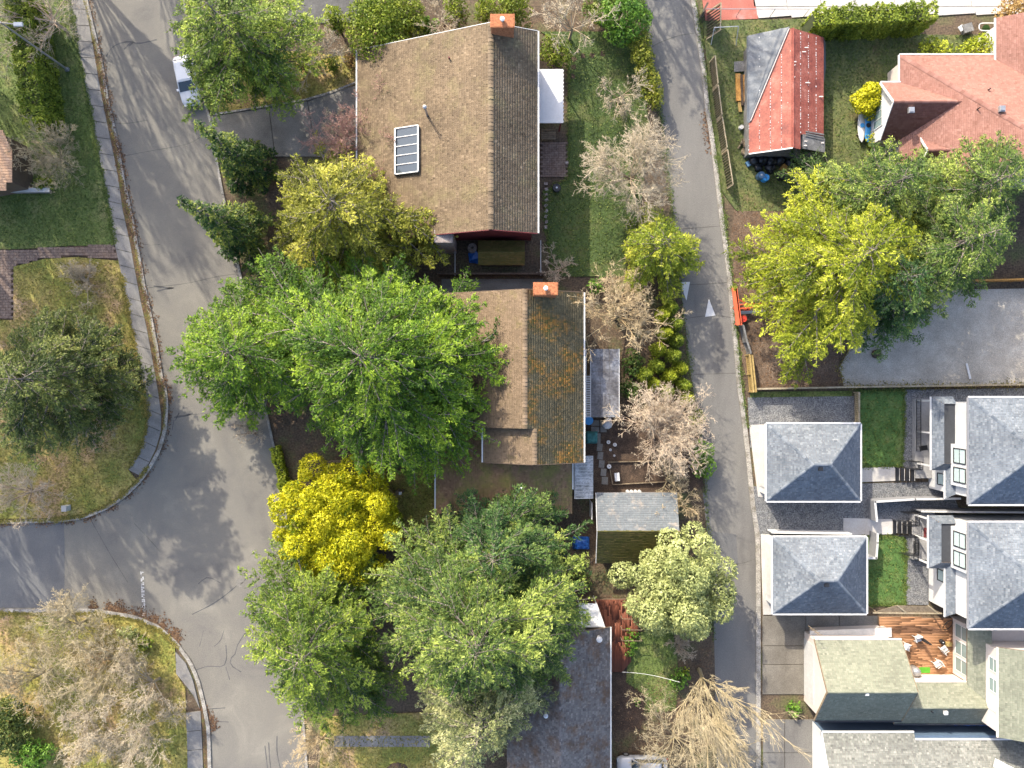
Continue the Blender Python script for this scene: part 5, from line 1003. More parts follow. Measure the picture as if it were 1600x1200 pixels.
# ------------------------------------------------------------------ fences, pergolas, clutter
def board_fence(label, pts, h, mat, step=2.4, name='fence', lean=0., bw=.19, rail=True):
    P = [W(*p) for p in pts]; t = thing(name, label, 'fence', P[0])
    for i in range(len(P)-1):
        a, b = P[i], P[i+1]; L = (b-a).length; an = math.atan2(b.y-a.y, b.x-a.x); n = max(1, round(L/step)); d = (b-a)/n
        for k in range(n+1): 
            if i and k == 0: continue
            p = a+d*k; piece('post', M[mat], t, (p.x, p.y, h/2+.03), (.11, .11, h+.06), an)
        nb = max(1, round(L/bw)); rr = np.random.default_rng(i+5)
        for k in range(nb):
            p = a+(b-a)*((k+.5)/nb); off = .055; piece('board', M[mat], t, (p.x-math.sin(an)*off, p.y+math.cos(an)*off, h/2+rr.uniform(-.03, .0)), (L/nb-.02, .025, h), an)
        if rail:
            for z in (.3, h-.12): c = (a+b)/2; piece('rail', M[mat], t, (c.x, c.y, z), (L, .05, .09), an)
        c = (a+b)/2; piece('cap_rail', M[mat], t, (c.x-math.sin(an)*.03, c.y+math.cos(an)*.03, h+.03), (L, .16, .035), an)
    return t
board_fence('pale timber fence between the gravel lot and the townhouses', [(1174,608),(1330,605),(1480,603),(1660,600)], 1.1, 'fencewood')
board_fence('short post fence beside the upper grey garage', [(1334,613),(1334,660)], 1.0, 'fencewood')
board_fence('shaded board fence north of the mossy-roofed house', [(688,432),(848,432)], 1.6, 'darkbark')
board_fence('brown timber fence above the gravel lot', [(1495,442),(1660,438)], 1.3, 'orangewood')
board_fence('weathered fence at the top end of the alley', [(1093,30),(1100,17)], 1.4, 'wood')
board_fence('short timber fence beside the golden tree front lawn', [(588,738),(617,768)], 1.3, 'yellowwood'); board_fence('low timber edging fence below the golden tree front lawn', [(600,849),(650,849)], .7, 'yellowwood')
board_fence('hidden timber fence under the big fir', [(518,720),(640,717)], 1.2, 'wood')
# leaning open-frame fence panels beside the alley
fp = [(1108,97),(1113,142),(1119,190),(1127,240),(1136,297)]
for i in range(4):
    a = W(*fp[i]); b = W(*fp[i+1]); lab = ['topmost leaning wooden fence panel along the alley','second leaning wooden fence panel along the alley','third leaning wooden fence panel along the alley','lowest leaning wooden fence panel along the alley'][i]
    t = thing('leaning_fence', lab, 'fence', a, 'leaning fence panels along the alley'); off = Vector((.12, 0, 0)); h = 1.5
    d = (b-a); A0 = a+d*.03; B0 = a+d*.97; A1 = A0+off+Vector((0, 0, h)); B1 = B0+off+Vector((0, 0, h))
    for p, q in ((A0, B0), (A1, B1)): MB().bar(p+Vector((0,0,.05)), q+Vector((0,0,.05)), .09, .07).build('rail', M['fencewood'], t)
    for p, q in ((A0, A1), (B0, B1)): MB().bar(p, q, .1, .08).build('post', M['fencewood'], t)
    for k in range(13): f = (k+.5)/13; MB().bar(A0+(B0-A0)*f+Vector((.02,0,.02)), A1+(B1-A1)*f+Vector((.02,0,.02)), .02, .15).build('board', M['fencewood'], t)
a = W(1104, 20); b = W(1103, 62); t = thing('gate', 'open wooden gate beside the red patio', 'gate', a); o2 = Vector((.9, .1, 1.6))
for p, q in ((a, b), (a+o2, b+o2), (a, a+o2), (b, b+o2)): MB().bar(p+Vector((0,0,.04)), q+Vector((0,0,.04)), .1, .07).build('gate_frame', M['fencewood'], t)
for k in range(9): f = (k+.5)/9; MB().bar(a+(b-a)*f+Vector((.03,0,0)), a+o2+(b-a)*f+Vector((.03,0,0)), .02, .22).build('board', M['wood'], t)
# white pipe frame, glass screen on red patio
t = thing('swing_frame', 'white pipe frame in the grass beside the alley', 'frame', W(1130, 60))
A, B, C, D = W(1116,43,2.0), W(1154,41,2.0), W(1111,70,0.1), W(1150,71,0.1)
for p, q in ((A, B), (A, C), (B, D), (A, W(1118,52,.1)), (B, W(1152,50,.1))): MB().tube(p, q, .035).build('pipe', M['white'], t)
t = thing('glass_screen', 'long glass screen with pale rail across the red and white patio', 'screen', W(1190, 20))
a = W(1104, 14, 1.5); b = W(1265, 14, 1.5); MB().bar(a, b, .05).build('top_rail', M['galv'], t)
for k in range(4): p = a+(b-a)*(k/3); MB().tube((p.x,p.y,.1), p, .03).build('post', M['galv'], t)
t = thing('planter_box', 'white slatted box beside the top right hedge', 'box', W(1510, 43)); c = W(1508, 43, .5)
piece('body', M['greywood'], t, (c.x+.25, c.y-.05, .35), (.9, .8, .5), .3); piece('lid', M['white'], t, (c.x-.35, c.y-.05, .5), (.75, .5, .06), .6, (0, .4))
t = thing('bathtub', 'old white bathtub lying in the grass at the top right', 'bathtub', W(1544, 43)); c = W(1544, 42, .5)
m = MB(); n = 24
for k in range(n):
    a0, a1 = 2*math.pi*k/n, 2*math.pi*(k+1)/n; f = lambda a: (c.x+.85*math.copysign(abs(math.cos(a))**.5, math.cos(a)), c.y+.36*math.copysign(abs(math.sin(a))**.5, math.sin(a)), .5)
    m.bar(f(a0), f(a1), .08, .06)
m.build('rim', M['white'], t); MB().lathe((c.x,c.y,.12), [(.35, 0), (.36, .1)], 12).build('basin', M['hedgedark'], t)
# rubble and lumber round the red shed
def log(label, a, b, w, h, mat, z, name='plank', cat='plank', group='lumber beside the red shed'):
    p, q = W(*a, z), W(*b, z); return tag(MB().bar(p, q, w, h).build(name, M[mat]), label, cat, group)
log('long fresh orange plank, left of the pair beside the red shed', (1153,115), (1154,158), .45, .10, 'orangewood', .25); log('long fresh orange plank, right of the pair beside the red shed', (1163,117), (1164,160), .36, .10, 'orangewood', .3)
log('dark beam between the orange planks', (1158.5,117), (1160,165), .22, .16, 'darkbark', .32); log('short yellow plank end below the orange pair', (1155,160), (1157,175), .3, .1, 'yellowwood', .2)
for k in range(6): log(['topmost','second','third','fourth','fifth','lowest'][k]+' grey weathered board of the stack above the orange planks', (1147,98+k*2.6), (1166,96+k*2.8), .16, .05, 'greywood', .35)
for k in range(6): log(['lowest pale','second, pale','third, dark','fourth, brown','fifth, pale','uppermost dark'][k]+' split firewood plank in the fan beside the red shed', (1153+k*1.4,232-k*3), (1166-k*.6,214+k*3.2), .14, .08, ['wood','fencewood','darkbark'][k % 3], .2+k*.08, 'firewood', 'firewood', 'fan of firewood beside the red shed')
barrel('stump', 'sawn tree stump at the corner of the red shed', 1165, 236, .1, .35, .35, M['wood'], lid=M['fencewood'])
barrel('barrel', 'pale grey-blue barrel, left of the three below the red shed', 1190, 273, .1, .33, .8, M['barrel'], 'barrels below the red shed'); barrel('barrel', 'blue barrel, middle of the three below the red shed', 1197, 277, .1, .33, .7, M['kayak'], 'barrels below the red shed', M['barrel']); barrel('barrel', 'dark barrel with white bung below the red shed', 1222, 274, .1, .34, .7, M['blackbag'], 'barrels below the red shed')
barrel('bucket', 'white bucket against the left side of the red shed', 1159, 198, .1, .2, .4, M['white'])
rr = np.random.default_rng(21)
for k, (px, py, s, mt) in enumerate([(1178,252,.8,'blackbag'),(1192,250,.9,'blackbag'),(1206,252,.9,'blackbag'),(1219,250,.8,'blackbag'),(1185,262,.7,'blackbag'),(1203,263,.8,'blackbag'),(1234,255,.7,'blackbag'),(1169,256,.5,'barrel'),(1226,264,.8,'orangewood'),(1240,263,.7,'darkbark')]):
    lab = ['black rubbish bag in the far left of the heap below the red shed','black rubbish bag second from left under the shed eave','black rubbish bag in the middle under the shed eave','black rubbish bag right of the middle under the shed eave','black rubbish bag low in the heap beside the grey-blue barrel','black rubbish bag low in the heap beside the blue barrel','black rubbish bag at the right end of the heap','blue crate at the left end of the rubbish heap','orange-brown sheet of plywood in the rubbish heap','dark box at the right end of the rubbish heap'][k]
    c = W(px, py, .3)
    if mt == 'blackbag':
        V = []; nth, nph = 7, 12
        for j in range(nth+1):
            for i in range(nph): th = math.pi*j/nth; ph = 2*math.pi*i/nph; r = s*.6*(1+rr.normal(0, .13)); V.append((c.x+r*math.sin(th)*math.cos(ph), c.y+r*math.sin(th)*math.sin(ph), max(.05, .3+r*.8*math.cos(th))))
        Fc = [(j*nph+i, j*nph+(i+1) % nph, (j+1)*nph+(i+1) % nph, (j+1)*nph+i) for j in range(nth) for i in range(nph)]
        tag(mobj('rubbish_bag', np_mesh('rubbish_bag', V, Fc, M[mt])), lab, 'bag', 'rubbish below the red shed')
    else:
        m = MB(); m.obox((c.x, c.y), .3*k, s, s*.7, .1, .1+s*.5).obox((c.x, c.y), .3*k, s*.9, s*.6, .1+s*.5, .13+s*.5); tag(m.build('crate', M[mt]), lab, 'crate', 'rubbish below the red shed')
# orange site hoarding and gate beside the alley
t = thing('barrier', 'orange site barrier with bracing arms beside the alley', 'barrier', W(1150, 480))
for a, b, w in (((1147,449),(1154,508),.45), ((1150,449),(1158,508),.18)): MB().bar(W(*a,1.1), W(*b,1.1), w, .12).build('barrier_panel', M['orange'], t)
for px, py in ((1149,452),(1151,480),(1154,505)): p = W(px, py, 1.1); piece('post', M['orange'], t, (p.x, p.y, .55), (.12, .12, 1.1))
for a, b in (((1153,476),(1196,474)), ((1155,482),(1190,479)), ((1152,467),(1168,475))): MB().bar(W(*a,1.0), W(*b,.6), .12, .1).build('brace', M['orange'], t)
t = thing('sheet', 'pale metal sheet lying behind the orange barrier', 'sheet', W(1175, 488)); MB().slab([W(1157,486,.7), W(1196,485,.6), W(1196,488,.5), W(1157,491,.6)], .04).build('panel', M['galv'], t)
barrel('fuel_can', 'red fuel can behind the orange barrier', 1162, 498, .1, .32, .6, M['red'], lid=M['red']); barrel('bucket', 'orange bucket behind the orange barrier', 1168, 483, .1, .25, .45, M['orange'], lid=M['black'])
board_fence('dark board fence below the orange barrier', [(1154,510),(1160,535),(1166,553)], 1.3, 'greywood'); board_fence('yellow timber fence at the dirt plot corner', [(1164,555),(1167,585),(1170,612)], 1.3, 'yellowwood')
board_fence('second yellow timber fence just inside the first', [(1168,556),(1174,612)], 1.25, 'yellowwood')
MBs = MB(); a = W(1510, 568, .2); b = W(1516, 592, .2); MBs.bar(a, b, .18, .1); tag(MBs.build('parking_block', M['white']), 'white parking block on the gravel lot', 'parking block')
c = W(1372, 553, .5); barrel('stump', 'brown stump on the gravel lot', 1371, 553, .1, .4, .4, M['darkbark'], lid=M['wood'])
# yard clutter under house A and by the pergola
t = thing('shed', 'small moss-covered lean shed south of the brown-roofed house', 'shed', W(785, 395)); a = W(747, 414, 2.2); b = W(820, 376, 2.2); ym = (a.y+b.y)/2
walls(t, rect(a.x+.2, b.x-.2, a.y+.2, b.y-.2), 0, 2.1, M['darkwall']); roofplane(t, [(a.x,a.y,2.2),(b.x,a.y,2.2),(b.x,ym,2.6),(a.x,ym,2.6)], M['mossroof'], .16, .3, .02, .02); roofplane(t, [(b.x,b.y,2.2),(a.x,b.y,2.2),(a.x,ym,2.6),(b.x,ym,2.6)], M['mossroof'], .16, .3, .02, .02)
barrel('barrel', 'round rusty drum with pale rim beside the mossy lean shed', 738, 387, .05, .45, .8, M['stone'], lid=M['darkbark'])
c = W(741, 401, .5); t = thing('tarp', 'dark blue tarp bundled beside the rusty drum', 'tarp', (c.x, c.y, 0)); m = MB(); m.add([(c.x-.6,c.y+.4,.05),(c.x+.2,c.y+.5,.7),(c.x+.6,c.y-.1,.6),(c.x+.5,c.y-.6,.05),(c.x-.3,c.y-.3,.5),(c.x-.5,c.y-.5,.04)], [(0,1,4),(1,2,4),(2,3,4),(3,5,4),(5,0,4)]); m.build('tarp_sheet', M['bluetarp'], t)
for k, (px, lab) in enumerate(((711,'pale pole beside the stone chimney of the brown-roofed house'),(845,'pale pole at the corner of the brown-roofed house yard'))): tag(MB().bar(W(px,376,1.2), W(px,430,1.2), .06, .06).bar(W(px,376,0), W(px,376,1.2), .07).bar(W(px,430,0), W(px,430,1.2), .07).build('rail', M['trim']), lab, 'rail')
c = W(920, 657, .8); t = thing('garden_table', 'small blue round garden table beside the pergola', 'table', (c.x, c.y, .1)); MB().lathe((c.x,c.y,.78), [(.42, 0), (.42, .04)], 18).build('table_top', M['kayak'], t); MB().lathe((c.x,c.y,.1), [(.2, 0), (.05, .06), (.04, .68)], 10).build('pedestal', M['white'], t)
c = W(950, 663, .9); t = thing('lounger', 'white covered garden lounger beside the pergola', 'lounger', (c.x, c.y, .1)); MB().lathe((c.x,c.y,.12), [(.45, 0), (.5, .3), (.42, .6), (.2, .75)], 9).build('cover', M['white'], t); piece('backrest', M['white'], t, (c.x+.05, c.y+.45, .75), (.5, .25, .6), .2)
c = W(925, 684, .6); t = thing('net_cover', 'teal net cover over plants beside the garden path', 'net', (c.x, c.y, .05)); V = []; rr = np.random.default_rng(4)
for j in range(9):
    for i in range(9): V.append((c.x-.6+1.2*i/8, c.y-.6+1.2*j/8, .05 if i in (0, 8) or j in (0, 8) else .35+.3*rr.random()))
mobj('net', np_mesh('net', V, [(j*9+i, j*9+i+1, j*9+i+10, j*9+i+9) for j in range(8) for i in range(8)], M['teal']), t)
bed = thing('raised_bed', 'timber edged raised bed above the garden shed', 'planter', W(1000, 740))
for a, b in (((951,722),(957,757)), ((957,757),(1052,752)), ((950,722),(1040,720))): MB().bar(W(*a,.25), W(*b,.25), .07, .3).build('edge_board', M['wood'], bed)
patch('soil', None, [(951,722),(957,756),(1052,751),(1040,721)], .2, M['mulch'], bed)
c = W(964, 745, .5); t = thing('storage_box', 'pale blue storage box in the raised bed', 'box', (c.x, c.y, .2)); piece('body', M['galv'], t, (c.x, c.y, .4), (.42, .72, .4), .1); piece('lid', M['white'], t, (c.x, c.y, .62), (.46, .76, .05), .1)
for px, py, lab, r in ((951,691,'white pot, uppermost by the garden path',.17),(961,695,'white pot with green plant by the garden path',.17),(954,703,'small white pot in the dark bed',.12),(952,729,'round pale pot inside the raised bed',.2),(960,712,'smallest white pot in the dark bed',.1)):
    barrel('plant_pot', lab, px, py, .08, r, r*1.8, M['white'], 'white pots by the garden path', M['mulch'])
for k in range(4): barrel('bucket', ['leftmost white bucket behind the shed','second white bucket behind the shed','third white bucket behind the shed','rightmost white bucket behind the shed'][k], 981+k*6.2, 768.5, .05, .16, .35, M['white'], 'white buckets behind the shed')
c = W(909, 851, .8); t = thing('tarp', 'blue tarp over a heap between the firs and the shed', 'tarp', (c.x, c.y, 0)); V = []; rr = np.random.default_rng(12)
for j in range(8):
    for i in range(9): V.append((c.x-.8+1.6*i/8, c.y-.6+1.2*j/7, .02 if i in (0, 8) or j in (0, 7) else .5+.4*rr.random()))
mobj('tarp_sheet', np_mesh('tarp_sheet', V, [(j*9+i, j*9+i+1, j*9+i+10, j*9+i+9) for j in range(7) for i in range(8)], M['bluetarp']), t)
tag(MB().box(W(925,0,2).x-.03, W(925,0,2).x+.03, W(0,812,2).y, W(0,786,2).y, 0, 2.0).build('white_screen', M['white']), 'white panel standing left of the garden shed', 'fence')
# front-lawn post with arms, sign boxes, poles
c = W(622, 770, 1.5); t = thing('post', 'wooden entry post beside the mossy front lawn', 'post', (c.x, c.y, .1)); piece('post_shaft', M['wood'], t, (c.x-.1, c.y, .8), (.25, .35, 1.5)); piece('post_shaft', M['wood'], t, (c.x+.3, c.y+.05, 1.1), (.16, .16, 2.1)); piece('cap', M['trim'], t, (c.x+.3, c.y+.05, 2.17), (.26, .26, .05))
c = W(699, 806, .6); small('storage_box', 'grey box at the south corner of the low wing', 'box', (c.x, c.y, .02), (.5, .4, .5), 'greywall', .4)
c = W(99, 795, .9); t = thing('sign_board', 'small pale utility box at the side street corner', 'box', (c.x, c.y, .1)); piece('body', M['trim'], t, (c.x, c.y, .45), (.42, .5, .7)); piece('lid', M['paleconc'], t, (c.x, c.y, .82), (.48, .56, .05))
# street lamps and poles
t = thing('street_lamp', 'tall metal street lamp leaning into the top left corner', 'street lamp', W(107, 110)); b0 = W(107, 110); top = Vector((b0.x, b0.y, 9.2))
MB().tube(b0, top, .11, .07, 10).build('pole', M['galv'], t); MB().tube(top-Vector((0,0,.1)), top+Vector((1.6,-.3,.25)), .05).build('arm', M['galv'], t); MB().box(top.x+1.3, top.x+2.0, top.y-.45, top.y-.15, top.z+.15, top.z+.32).build('lamp_head', M['white'], t); MB().box(b0.x-.16, b0.x+.16, b0.y-.16, b0.y+.16, .1, .35).build('base', M['greywall'], t)
t = thing('utility_pole', 'wooden utility pole on the left corner lawn', 'pole', W(199, 630)); b0 = W(199, 630); MB().tube(b0, b0+Vector((0,0,8.5)), .14, .10, 10).build('pole_shaft', M['wood'], t); MB().bar(b0+Vector((-.8,.3,8.1)), b0+Vector((.8,-.3,8.1)), .1, .12).build('crossarm', M['wood'], t)
t = thing('cable', 'thin overhead cable from the red deck to the alley tree', 'cable', W(975, 1050)); a = W(972, 1050, 3.2); b = W(1062, 1066, 5.0); m = MB()
for k in range(10): f0, f1 = k/10, (k+1)/10; s = lambda f: a+(b-a)*f-Vector((0, 0, .5*math.sin(math.pi*f))); m.tube(s(f0), s(f1), .02, n=5)
m.build('wire', M['trim'], t)
# kayaks against the pink-roofed house
for k, (dx, mt, lab) in enumerate(((0,'white','white kayak lying beside the pink-roofed house'),(9,'kayak','blue kayak lying beside the pink-roofed house'))):
    c = W(1346+dx, 197, .5); V = []; Fc = []; ns, nr = 14, 10
    for i in range(ns+1):
        s = -1+2*i/ns; r = .36*math.sqrt(max(0.003, 1-abs(s)**2.2)); 
        for j in range(nr): an = 2*math.pi*j/nr; V.append((c.x+r*math.cos(an)+.02*k, c.y+s*1.55, .48+.22*math.sin(an)*(r/.36)+.12*s*s))
    Fc = [(i*nr+j, i*nr+(j+1) % nr, (i+1)*nr+(j+1) % nr, (i+1)*nr+j) for i in range(ns) for j in range(nr)]
    t = thing('kayak', lab, 'kayak', (c.x, c.y, .1)); mobj('hull', np_mesh('hull', V, Fc, M[mt], smooth=True), t); MB().lathe((c.x+.02*k,c.y,.60), [(.17, 0), (.22, .12), (.17, .13)], 12).build('cockpit', M['black' if k else 'kayak'], t)
    piece('cradle', M['wood'], t, (c.x, c.y-.7, .18), (.6, .1, .2)); piece('cradle', M['wood'], t, (c.x, c.y+.7, .18), (.6, .1, .2))
# ------------------------------------------------------------------ cars
def car(label, cx, cy, rz, paint, kind='van'):
    t = thing('parked_car', label, 'car', (cx, cy, .01), rz=rz); L, Wd = 4.7, 1.84
    prof = [(-2.35,.35,.62),(-2.33,.95,.70),(-2.2,1.02,.86),(-1.3,1.10,.92),(0,1.08,.92),(1.0,1.0,.92),(1.9,.92,.88),(2.25,.80,.74),(2.35,.55,.62)]     # x, top of body, half width
    V = []; Fc = []
    for x, zt, w in prof:
        hw = w
        for (yy, z) in ((-hw*.9,.28),(-hw,.45),(-hw,zt-.12),(-hw*.92,zt),(0,zt+.03),(hw*.92,zt),(hw,zt-.12),(hw,.45),(hw*.9,.28)): V.append((x, yy, z))
    m = 9
    for i in range(len(prof)-1):
        for j in range(m): Fc.append((i*m+j, i*m+(j+1) % m, (i+1)*m+(j+1) % m, (i+1)*m+j))
    b = MB().add(V, Fc+[tuple(range(m-1, -1, -1)), tuple(range((len(prof)-1)*m, len(prof)*m))]).build('body', M[paint], t, base=False, smooth=True)
    zb, zt = 1.04, 1.50; B0 = [(-2.0,-.80,zb),(1.05,-.82,zb),(1.05,.82,zb),(-2.0,.80,zb)]; T0 = [(-1.6,-.62,zt),(.28,-.64,zt),(.28,.64,zt),(-1.6,.62,zt)]
    MB().add(B0+T0, [(0,1,5,4),(1,2,6,5),(2,3,7,6),(3,0,4,7)]).build('windows', M['darkglass'], t, base=False)
    MB().add([(-1.66,-.66,zt),(.34,-.68,zt),(.34,.68,zt),(-1.66,.66,zt),(-1.5,-.52,zt+.06),(.16,-.54,zt+.06),(.16,.54,zt+.06),(-1.5,.52,zt+.06)], [(0,1,5,4),(1,2,6,5),(2,3,7,6),(3,0,4,7),(4,5,6,7),(3,2,1,0)]).build('roof', M[paint], t, base=False)
    for s in (-1, 1):
        for x0, x1 in ((1.05,.30), (-.55,-.55), (-2.0,-1.63)): MB().bar((x0,s*.815,zb), (x1,s*.655,zt), .08, .06).build('pillar', M[paint], t, base=False)
        MB().box(.75, .95, s*.92-.1, s*.92+.1, 1.02, 1.16).build('mirror', M[paint], t, base=False)
        MB().box(2.1, 2.31, s*.58-.17, s*.58+.17, .66, .80).build('headlight', M['lamp'], t, base=False); MB().box(-2.36, -2.2, s*.62-.14, s*.62+.14, .72, .9).build('tail_light', M['red'], t, base=False)
        for x in (-1.4, 1.45):
            w = MB().tube((x,s*.72,.33), (x,s*.93,.33), .33, .33, 16).build('wheel', M['tyre'], t, base=False); MB().tube((x,s*.931,.33), (x,s*.945,.33), .2, .18, 12).build('rim', M['galv'], w, base=False)
    MB().box(2.28, 2.39, -.45, .45, .42, .58).build('grille', M['black'], t, base=False); return t
p = W(291, 128, 1.0); car('white parked car half hidden by the top left fir', p.x, p.y+.2, R(-90+12), 'carwhite'); 
p = W(1004, 1196, 1.0); car('silver car at the bottom edge under bare branches', p.x, p.y-.2, R(180), 'carsilver')
# ------------------------------------------------------------------ trees
def rhombs(C, D, N, Ls, Ws):             # leaf-shaped quads: centre, direction, normal, length, width
    D = D/(np.linalg.norm(D, axis=1)[:, None]+1e-9); S = np.cross(N, D); S /= np.linalg.norm(S, axis=1)[:, None]+1e-9; U = np.cross(D, S)
    L = Ls[:, None]; Wd = Ws[:, None]
    V = np.stack([C-D*L*.5, C-D*L*.05+S*Wd*.5+U*L*.05, C+D*L*.5, C-D*L*.05-S*Wd*.5+U*L*.05], 1).reshape(-1, 3)
    return V, np.arange(len(C)*4).reshape(-1, 4)
def leaves(C, D, N, Ls, Ws):             # single-triangle leaves and needle sprays
    D = D/(np.linalg.norm(D, axis=1)[:, None]+1e-9); S = np.cross(N, D); S /= np.linalg.norm(S, axis=1)[:, None]+1e-9
    L = Ls[:, None]; Wd = Ws[:, None]
    return np.stack([C-D*L*.5+S*Wd*.5, C-D*L*.5-S*Wd*.5, C+D*L*.5], 1).reshape(-1, 3), np.arange(len(C)*3).reshape(-1, 3)
def cones(A, B, r0):                     # the finest twigs: three-sided spikes
    D = B-A; D = D/(np.linalg.norm(D, axis=1)[:, None]+1e-9); ref = np.where(np.abs(D[:, 2:3]) > .9, np.array([[1., 0, 0]]), np.array([[0, 0, 1.]]))
    U = np.cross(D, ref); U /= np.linalg.norm(U, axis=1)[:, None]; T = np.cross(U, D); m = len(A); r = np.asarray(r0)[:, None]
    V = np.stack([A+U*r, A-U*r*.5+T*r*.87, A-U*r*.5-T*r*.87, B], 1); base = (np.arange(m)*4)[:, None, None]
    return V.reshape(-1, 3), (base+np.array([(0, 1, 3), (1, 2, 3), (2, 0, 3)])[None]).reshape(-1, 3)
def quads_to_tris(Fq): return np.r_[Fq[:, [0, 1, 2]], Fq[:, [0, 2, 3]]]
def tubes(A, B, r0, r1, n=3):            # many thin tapered prisms
    D = B-A; D = D/(np.linalg.norm(D, axis=1)[:, None]+1e-9); ref = np.where(np.abs(D[:, 2:3]) > .9, np.array([[1., 0, 0]]), np.array([[0, 0, 1.]]))
    U = np.cross(D, ref); U /= np.linalg.norm(U, axis=1)[:, None]; T = np.cross(U, D); m = len(A); V = np.zeros((m, 2*n, 3))
    for i in range(n):
        an = 2*math.pi*i/n; o = U*math.cos(an)+T*math.sin(an); V[:, i] = A+o*np.asarray(r0)[:, None]; V[:, n+i] = B+o*np.asarray(r1)[:, None]
    base = (np.arange(m)*2*n)[:, None, None]; f = np.array([(i, (i+1) % n, n+(i+1) % n, n+i) for i in range(n)])[None]
    return V.reshape(-1, 3), (base+f).reshape(-1, 4)
def trunk_mesh(h, r, mat, rng, bend=.0, top=.04):
    n = 10; zs = np.linspace(-.1, h, 9); V = []; ox = np.cumsum(rng.normal(0, bend, 9)); oy = np.cumsum(rng.normal(0, bend, 9)); ox -= ox[0]; oy -= oy[0]
    for k, z in enumerate(zs):
        f = max(0, z)/h; rad = r*(1-f)**.8+top; rad *= 1.35 if k == 0 else 1
        for i in range(n): a = 2*math.pi*i/n; V.append((ox[k]+rad*math.cos(a), oy[k]+rad*math.sin(a), z))
    Fc = [(k*n+i, k*n+(i+1) % n, (k+1)*n+(i+1) % n, (k+1)*n+i) for k in range(8) for i in range(n)]
    return np_mesh('trunk', V, Fc, mat, smooth=True)
def conifer_meshes(seed, h, rx, ry, leaf, nb=70, z0=.22, pw=.75, lL=.215, lW=.086, dens=1.15, droop=.12, rise=.10, plume=.30, bare=.14, bark='bark', jag=.38, fork=1, tier=.95):
    g = np.random.default_rng(seed); TO, TD, TL, TV, BA, BB, BR0, BR1 = [], [], [], [], [], [], [], []
    def branch(o0, az, L, rs, dr, depth, tone):
        d = np.array([math.cos(az), math.sin(az), 0]); p = np.array([-d[1], d[0], 0]); sw = g.normal(0, .12); b0 = bare if depth == 0 else .06
        def ax(s): s = np.asarray(s, dtype=float); return np.stack([o0[0]+d[0]*L*s+p[0]*L*sw*s*s, o0[1]+d[1]*L*s+p[1]*L*sw*s*s, o0[2]+L*(rs*s-dr*s*s)], -1)
        ns = 6 if depth == 0 else 4; S = np.linspace(0, 1, ns); q = ax(S); r = .012+.013*L*(1-S)**.9; BA.append(q[:-1]); BB.append(q[1:]); BR0.append(r[:-1]); BR1.append(r[1:])
        nt = max(4, int(L*(1-b0)/.15)); s = np.sort(g.uniform(b0, 1, nt)); o = ax(s); side = np.where(np.arange(nt) % 2 == 0, 1., -1.)
        wmax = min(plume*L, 1.35)+.2; wl = wmax*np.clip((1-s)*1.5+.16, .1, 1)*np.clip((s-b0)*5+.35, 0, 1)*g.uniform(.6, 1.15, nt)
        ang = g.uniform(.55, 1.0, nt); td = d[None]*np.cos(ang)[:, None]+p[None]*(side*np.sin(ang))[:, None]; td[:, 2] = (rs-2*dr*s)*.6-.08+g.normal(0, .12, nt)
        TO.append(o); TD.append(td); TL.append(wl); TV.append(np.full(nt, tone)+.26*(s-.55)+g.normal(0, .05, nt))
        if depth < 1 and L > 2.2:
            for k in range(fork+(L > 5)+(L > 9)):
                s0 = g.uniform(.35, .75); branch(ax(s0), az+(1 if k % 2 else -1)*g.uniform(.3, .6), L*(1-s0)*g.uniform(.7, 1.0)+.4, rs*.5+g.normal(.03, .06), dr, 1, np.clip(tone+g.normal(0, .1), .1, .9))
    ph = g.uniform(0, 6.28, 4); env = lambda a: 1+.13*math.sin(2*a+ph[0])+.10*math.sin(3*a+ph[1])+.08*math.sin(5*a+ph[2])
    nti = max(4, int(h*(1-z0)/tier)); per = nb/nti; i = 0
    for k in range(nti):                  # whorls of branches with air between them
        t = (k+.5)/nti; m = int(round(per*(1.35-.7*t)))
        for j in range(max(4, m)):
            tt = np.clip(t+g.normal(0, .25/nti), 0, .99); az = (j+.5*(k % 2))*2*math.pi/max(4, m)+g.normal(0, .2)+k*.7; R0 = 1/math.sqrt((math.cos(az)/rx)**2+(math.sin(az)/ry)**2)
            branch(np.array([0, 0, h*(z0+(.985-z0)*tt)]), az, max(.4, R0*env(az)*((1-tt)**pw)*g.uniform(1-jag, 1.06)), rise*g.uniform(.3, 1.7), droop*g.uniform(.5, 1.5), 0, np.clip(g.normal(.45, .2), .05, .95))
    TO = np.concatenate(TO); TD = np.concatenate(TD); TL = np.concatenate(TL); TV = np.concatenate(TV); TD /= np.linalg.norm(TD, axis=1)[:, None]
    V1, F1 = tubes(np.concatenate(BA), np.concatenate(BB), np.concatenate(BR0), np.concatenate(BR1), 3)
    V2, F2 = cones(TO, TO+TD*TL[:, None]*.9, np.full(len(TO), .016))
    wood = np_mesh('branches', np.r_[V1, V2], np.r_[quads_to_tris(F1), F2+len(V1)], M[bark])
    cnt = np.maximum(2, (TL*15*dens*(.26/lL)).astype(int)+g.integers(0, 3, len(TL))); idx = np.repeat(np.arange(len(TL)), cnt); n = len(idx)
    f = g.random(n)**.8; C = TO[idx]+TD[idx]*(TL[idx]*f)[:, None]+g.normal(0, .08, (n, 3))*np.array([1, 1, .9])
    pr = np.cross(np.array([0, 0, 1.]), TD[idx]); sd = np.where(g.random(n) < .5, 1, -1)*g.uniform(.2, .8, n); D = TD[idx]+pr*sd[:, None]+g.normal(0, .2, (n, 3))
    N = np.array([0, 0, 1.])+g.normal(0, .5, (n, 3)); sc = g.uniform(.6, 1.4, n)
    V, Fc = leaves(C, D, N, lL*sc, lW*sc*g.uniform(.8, 1.3, n))
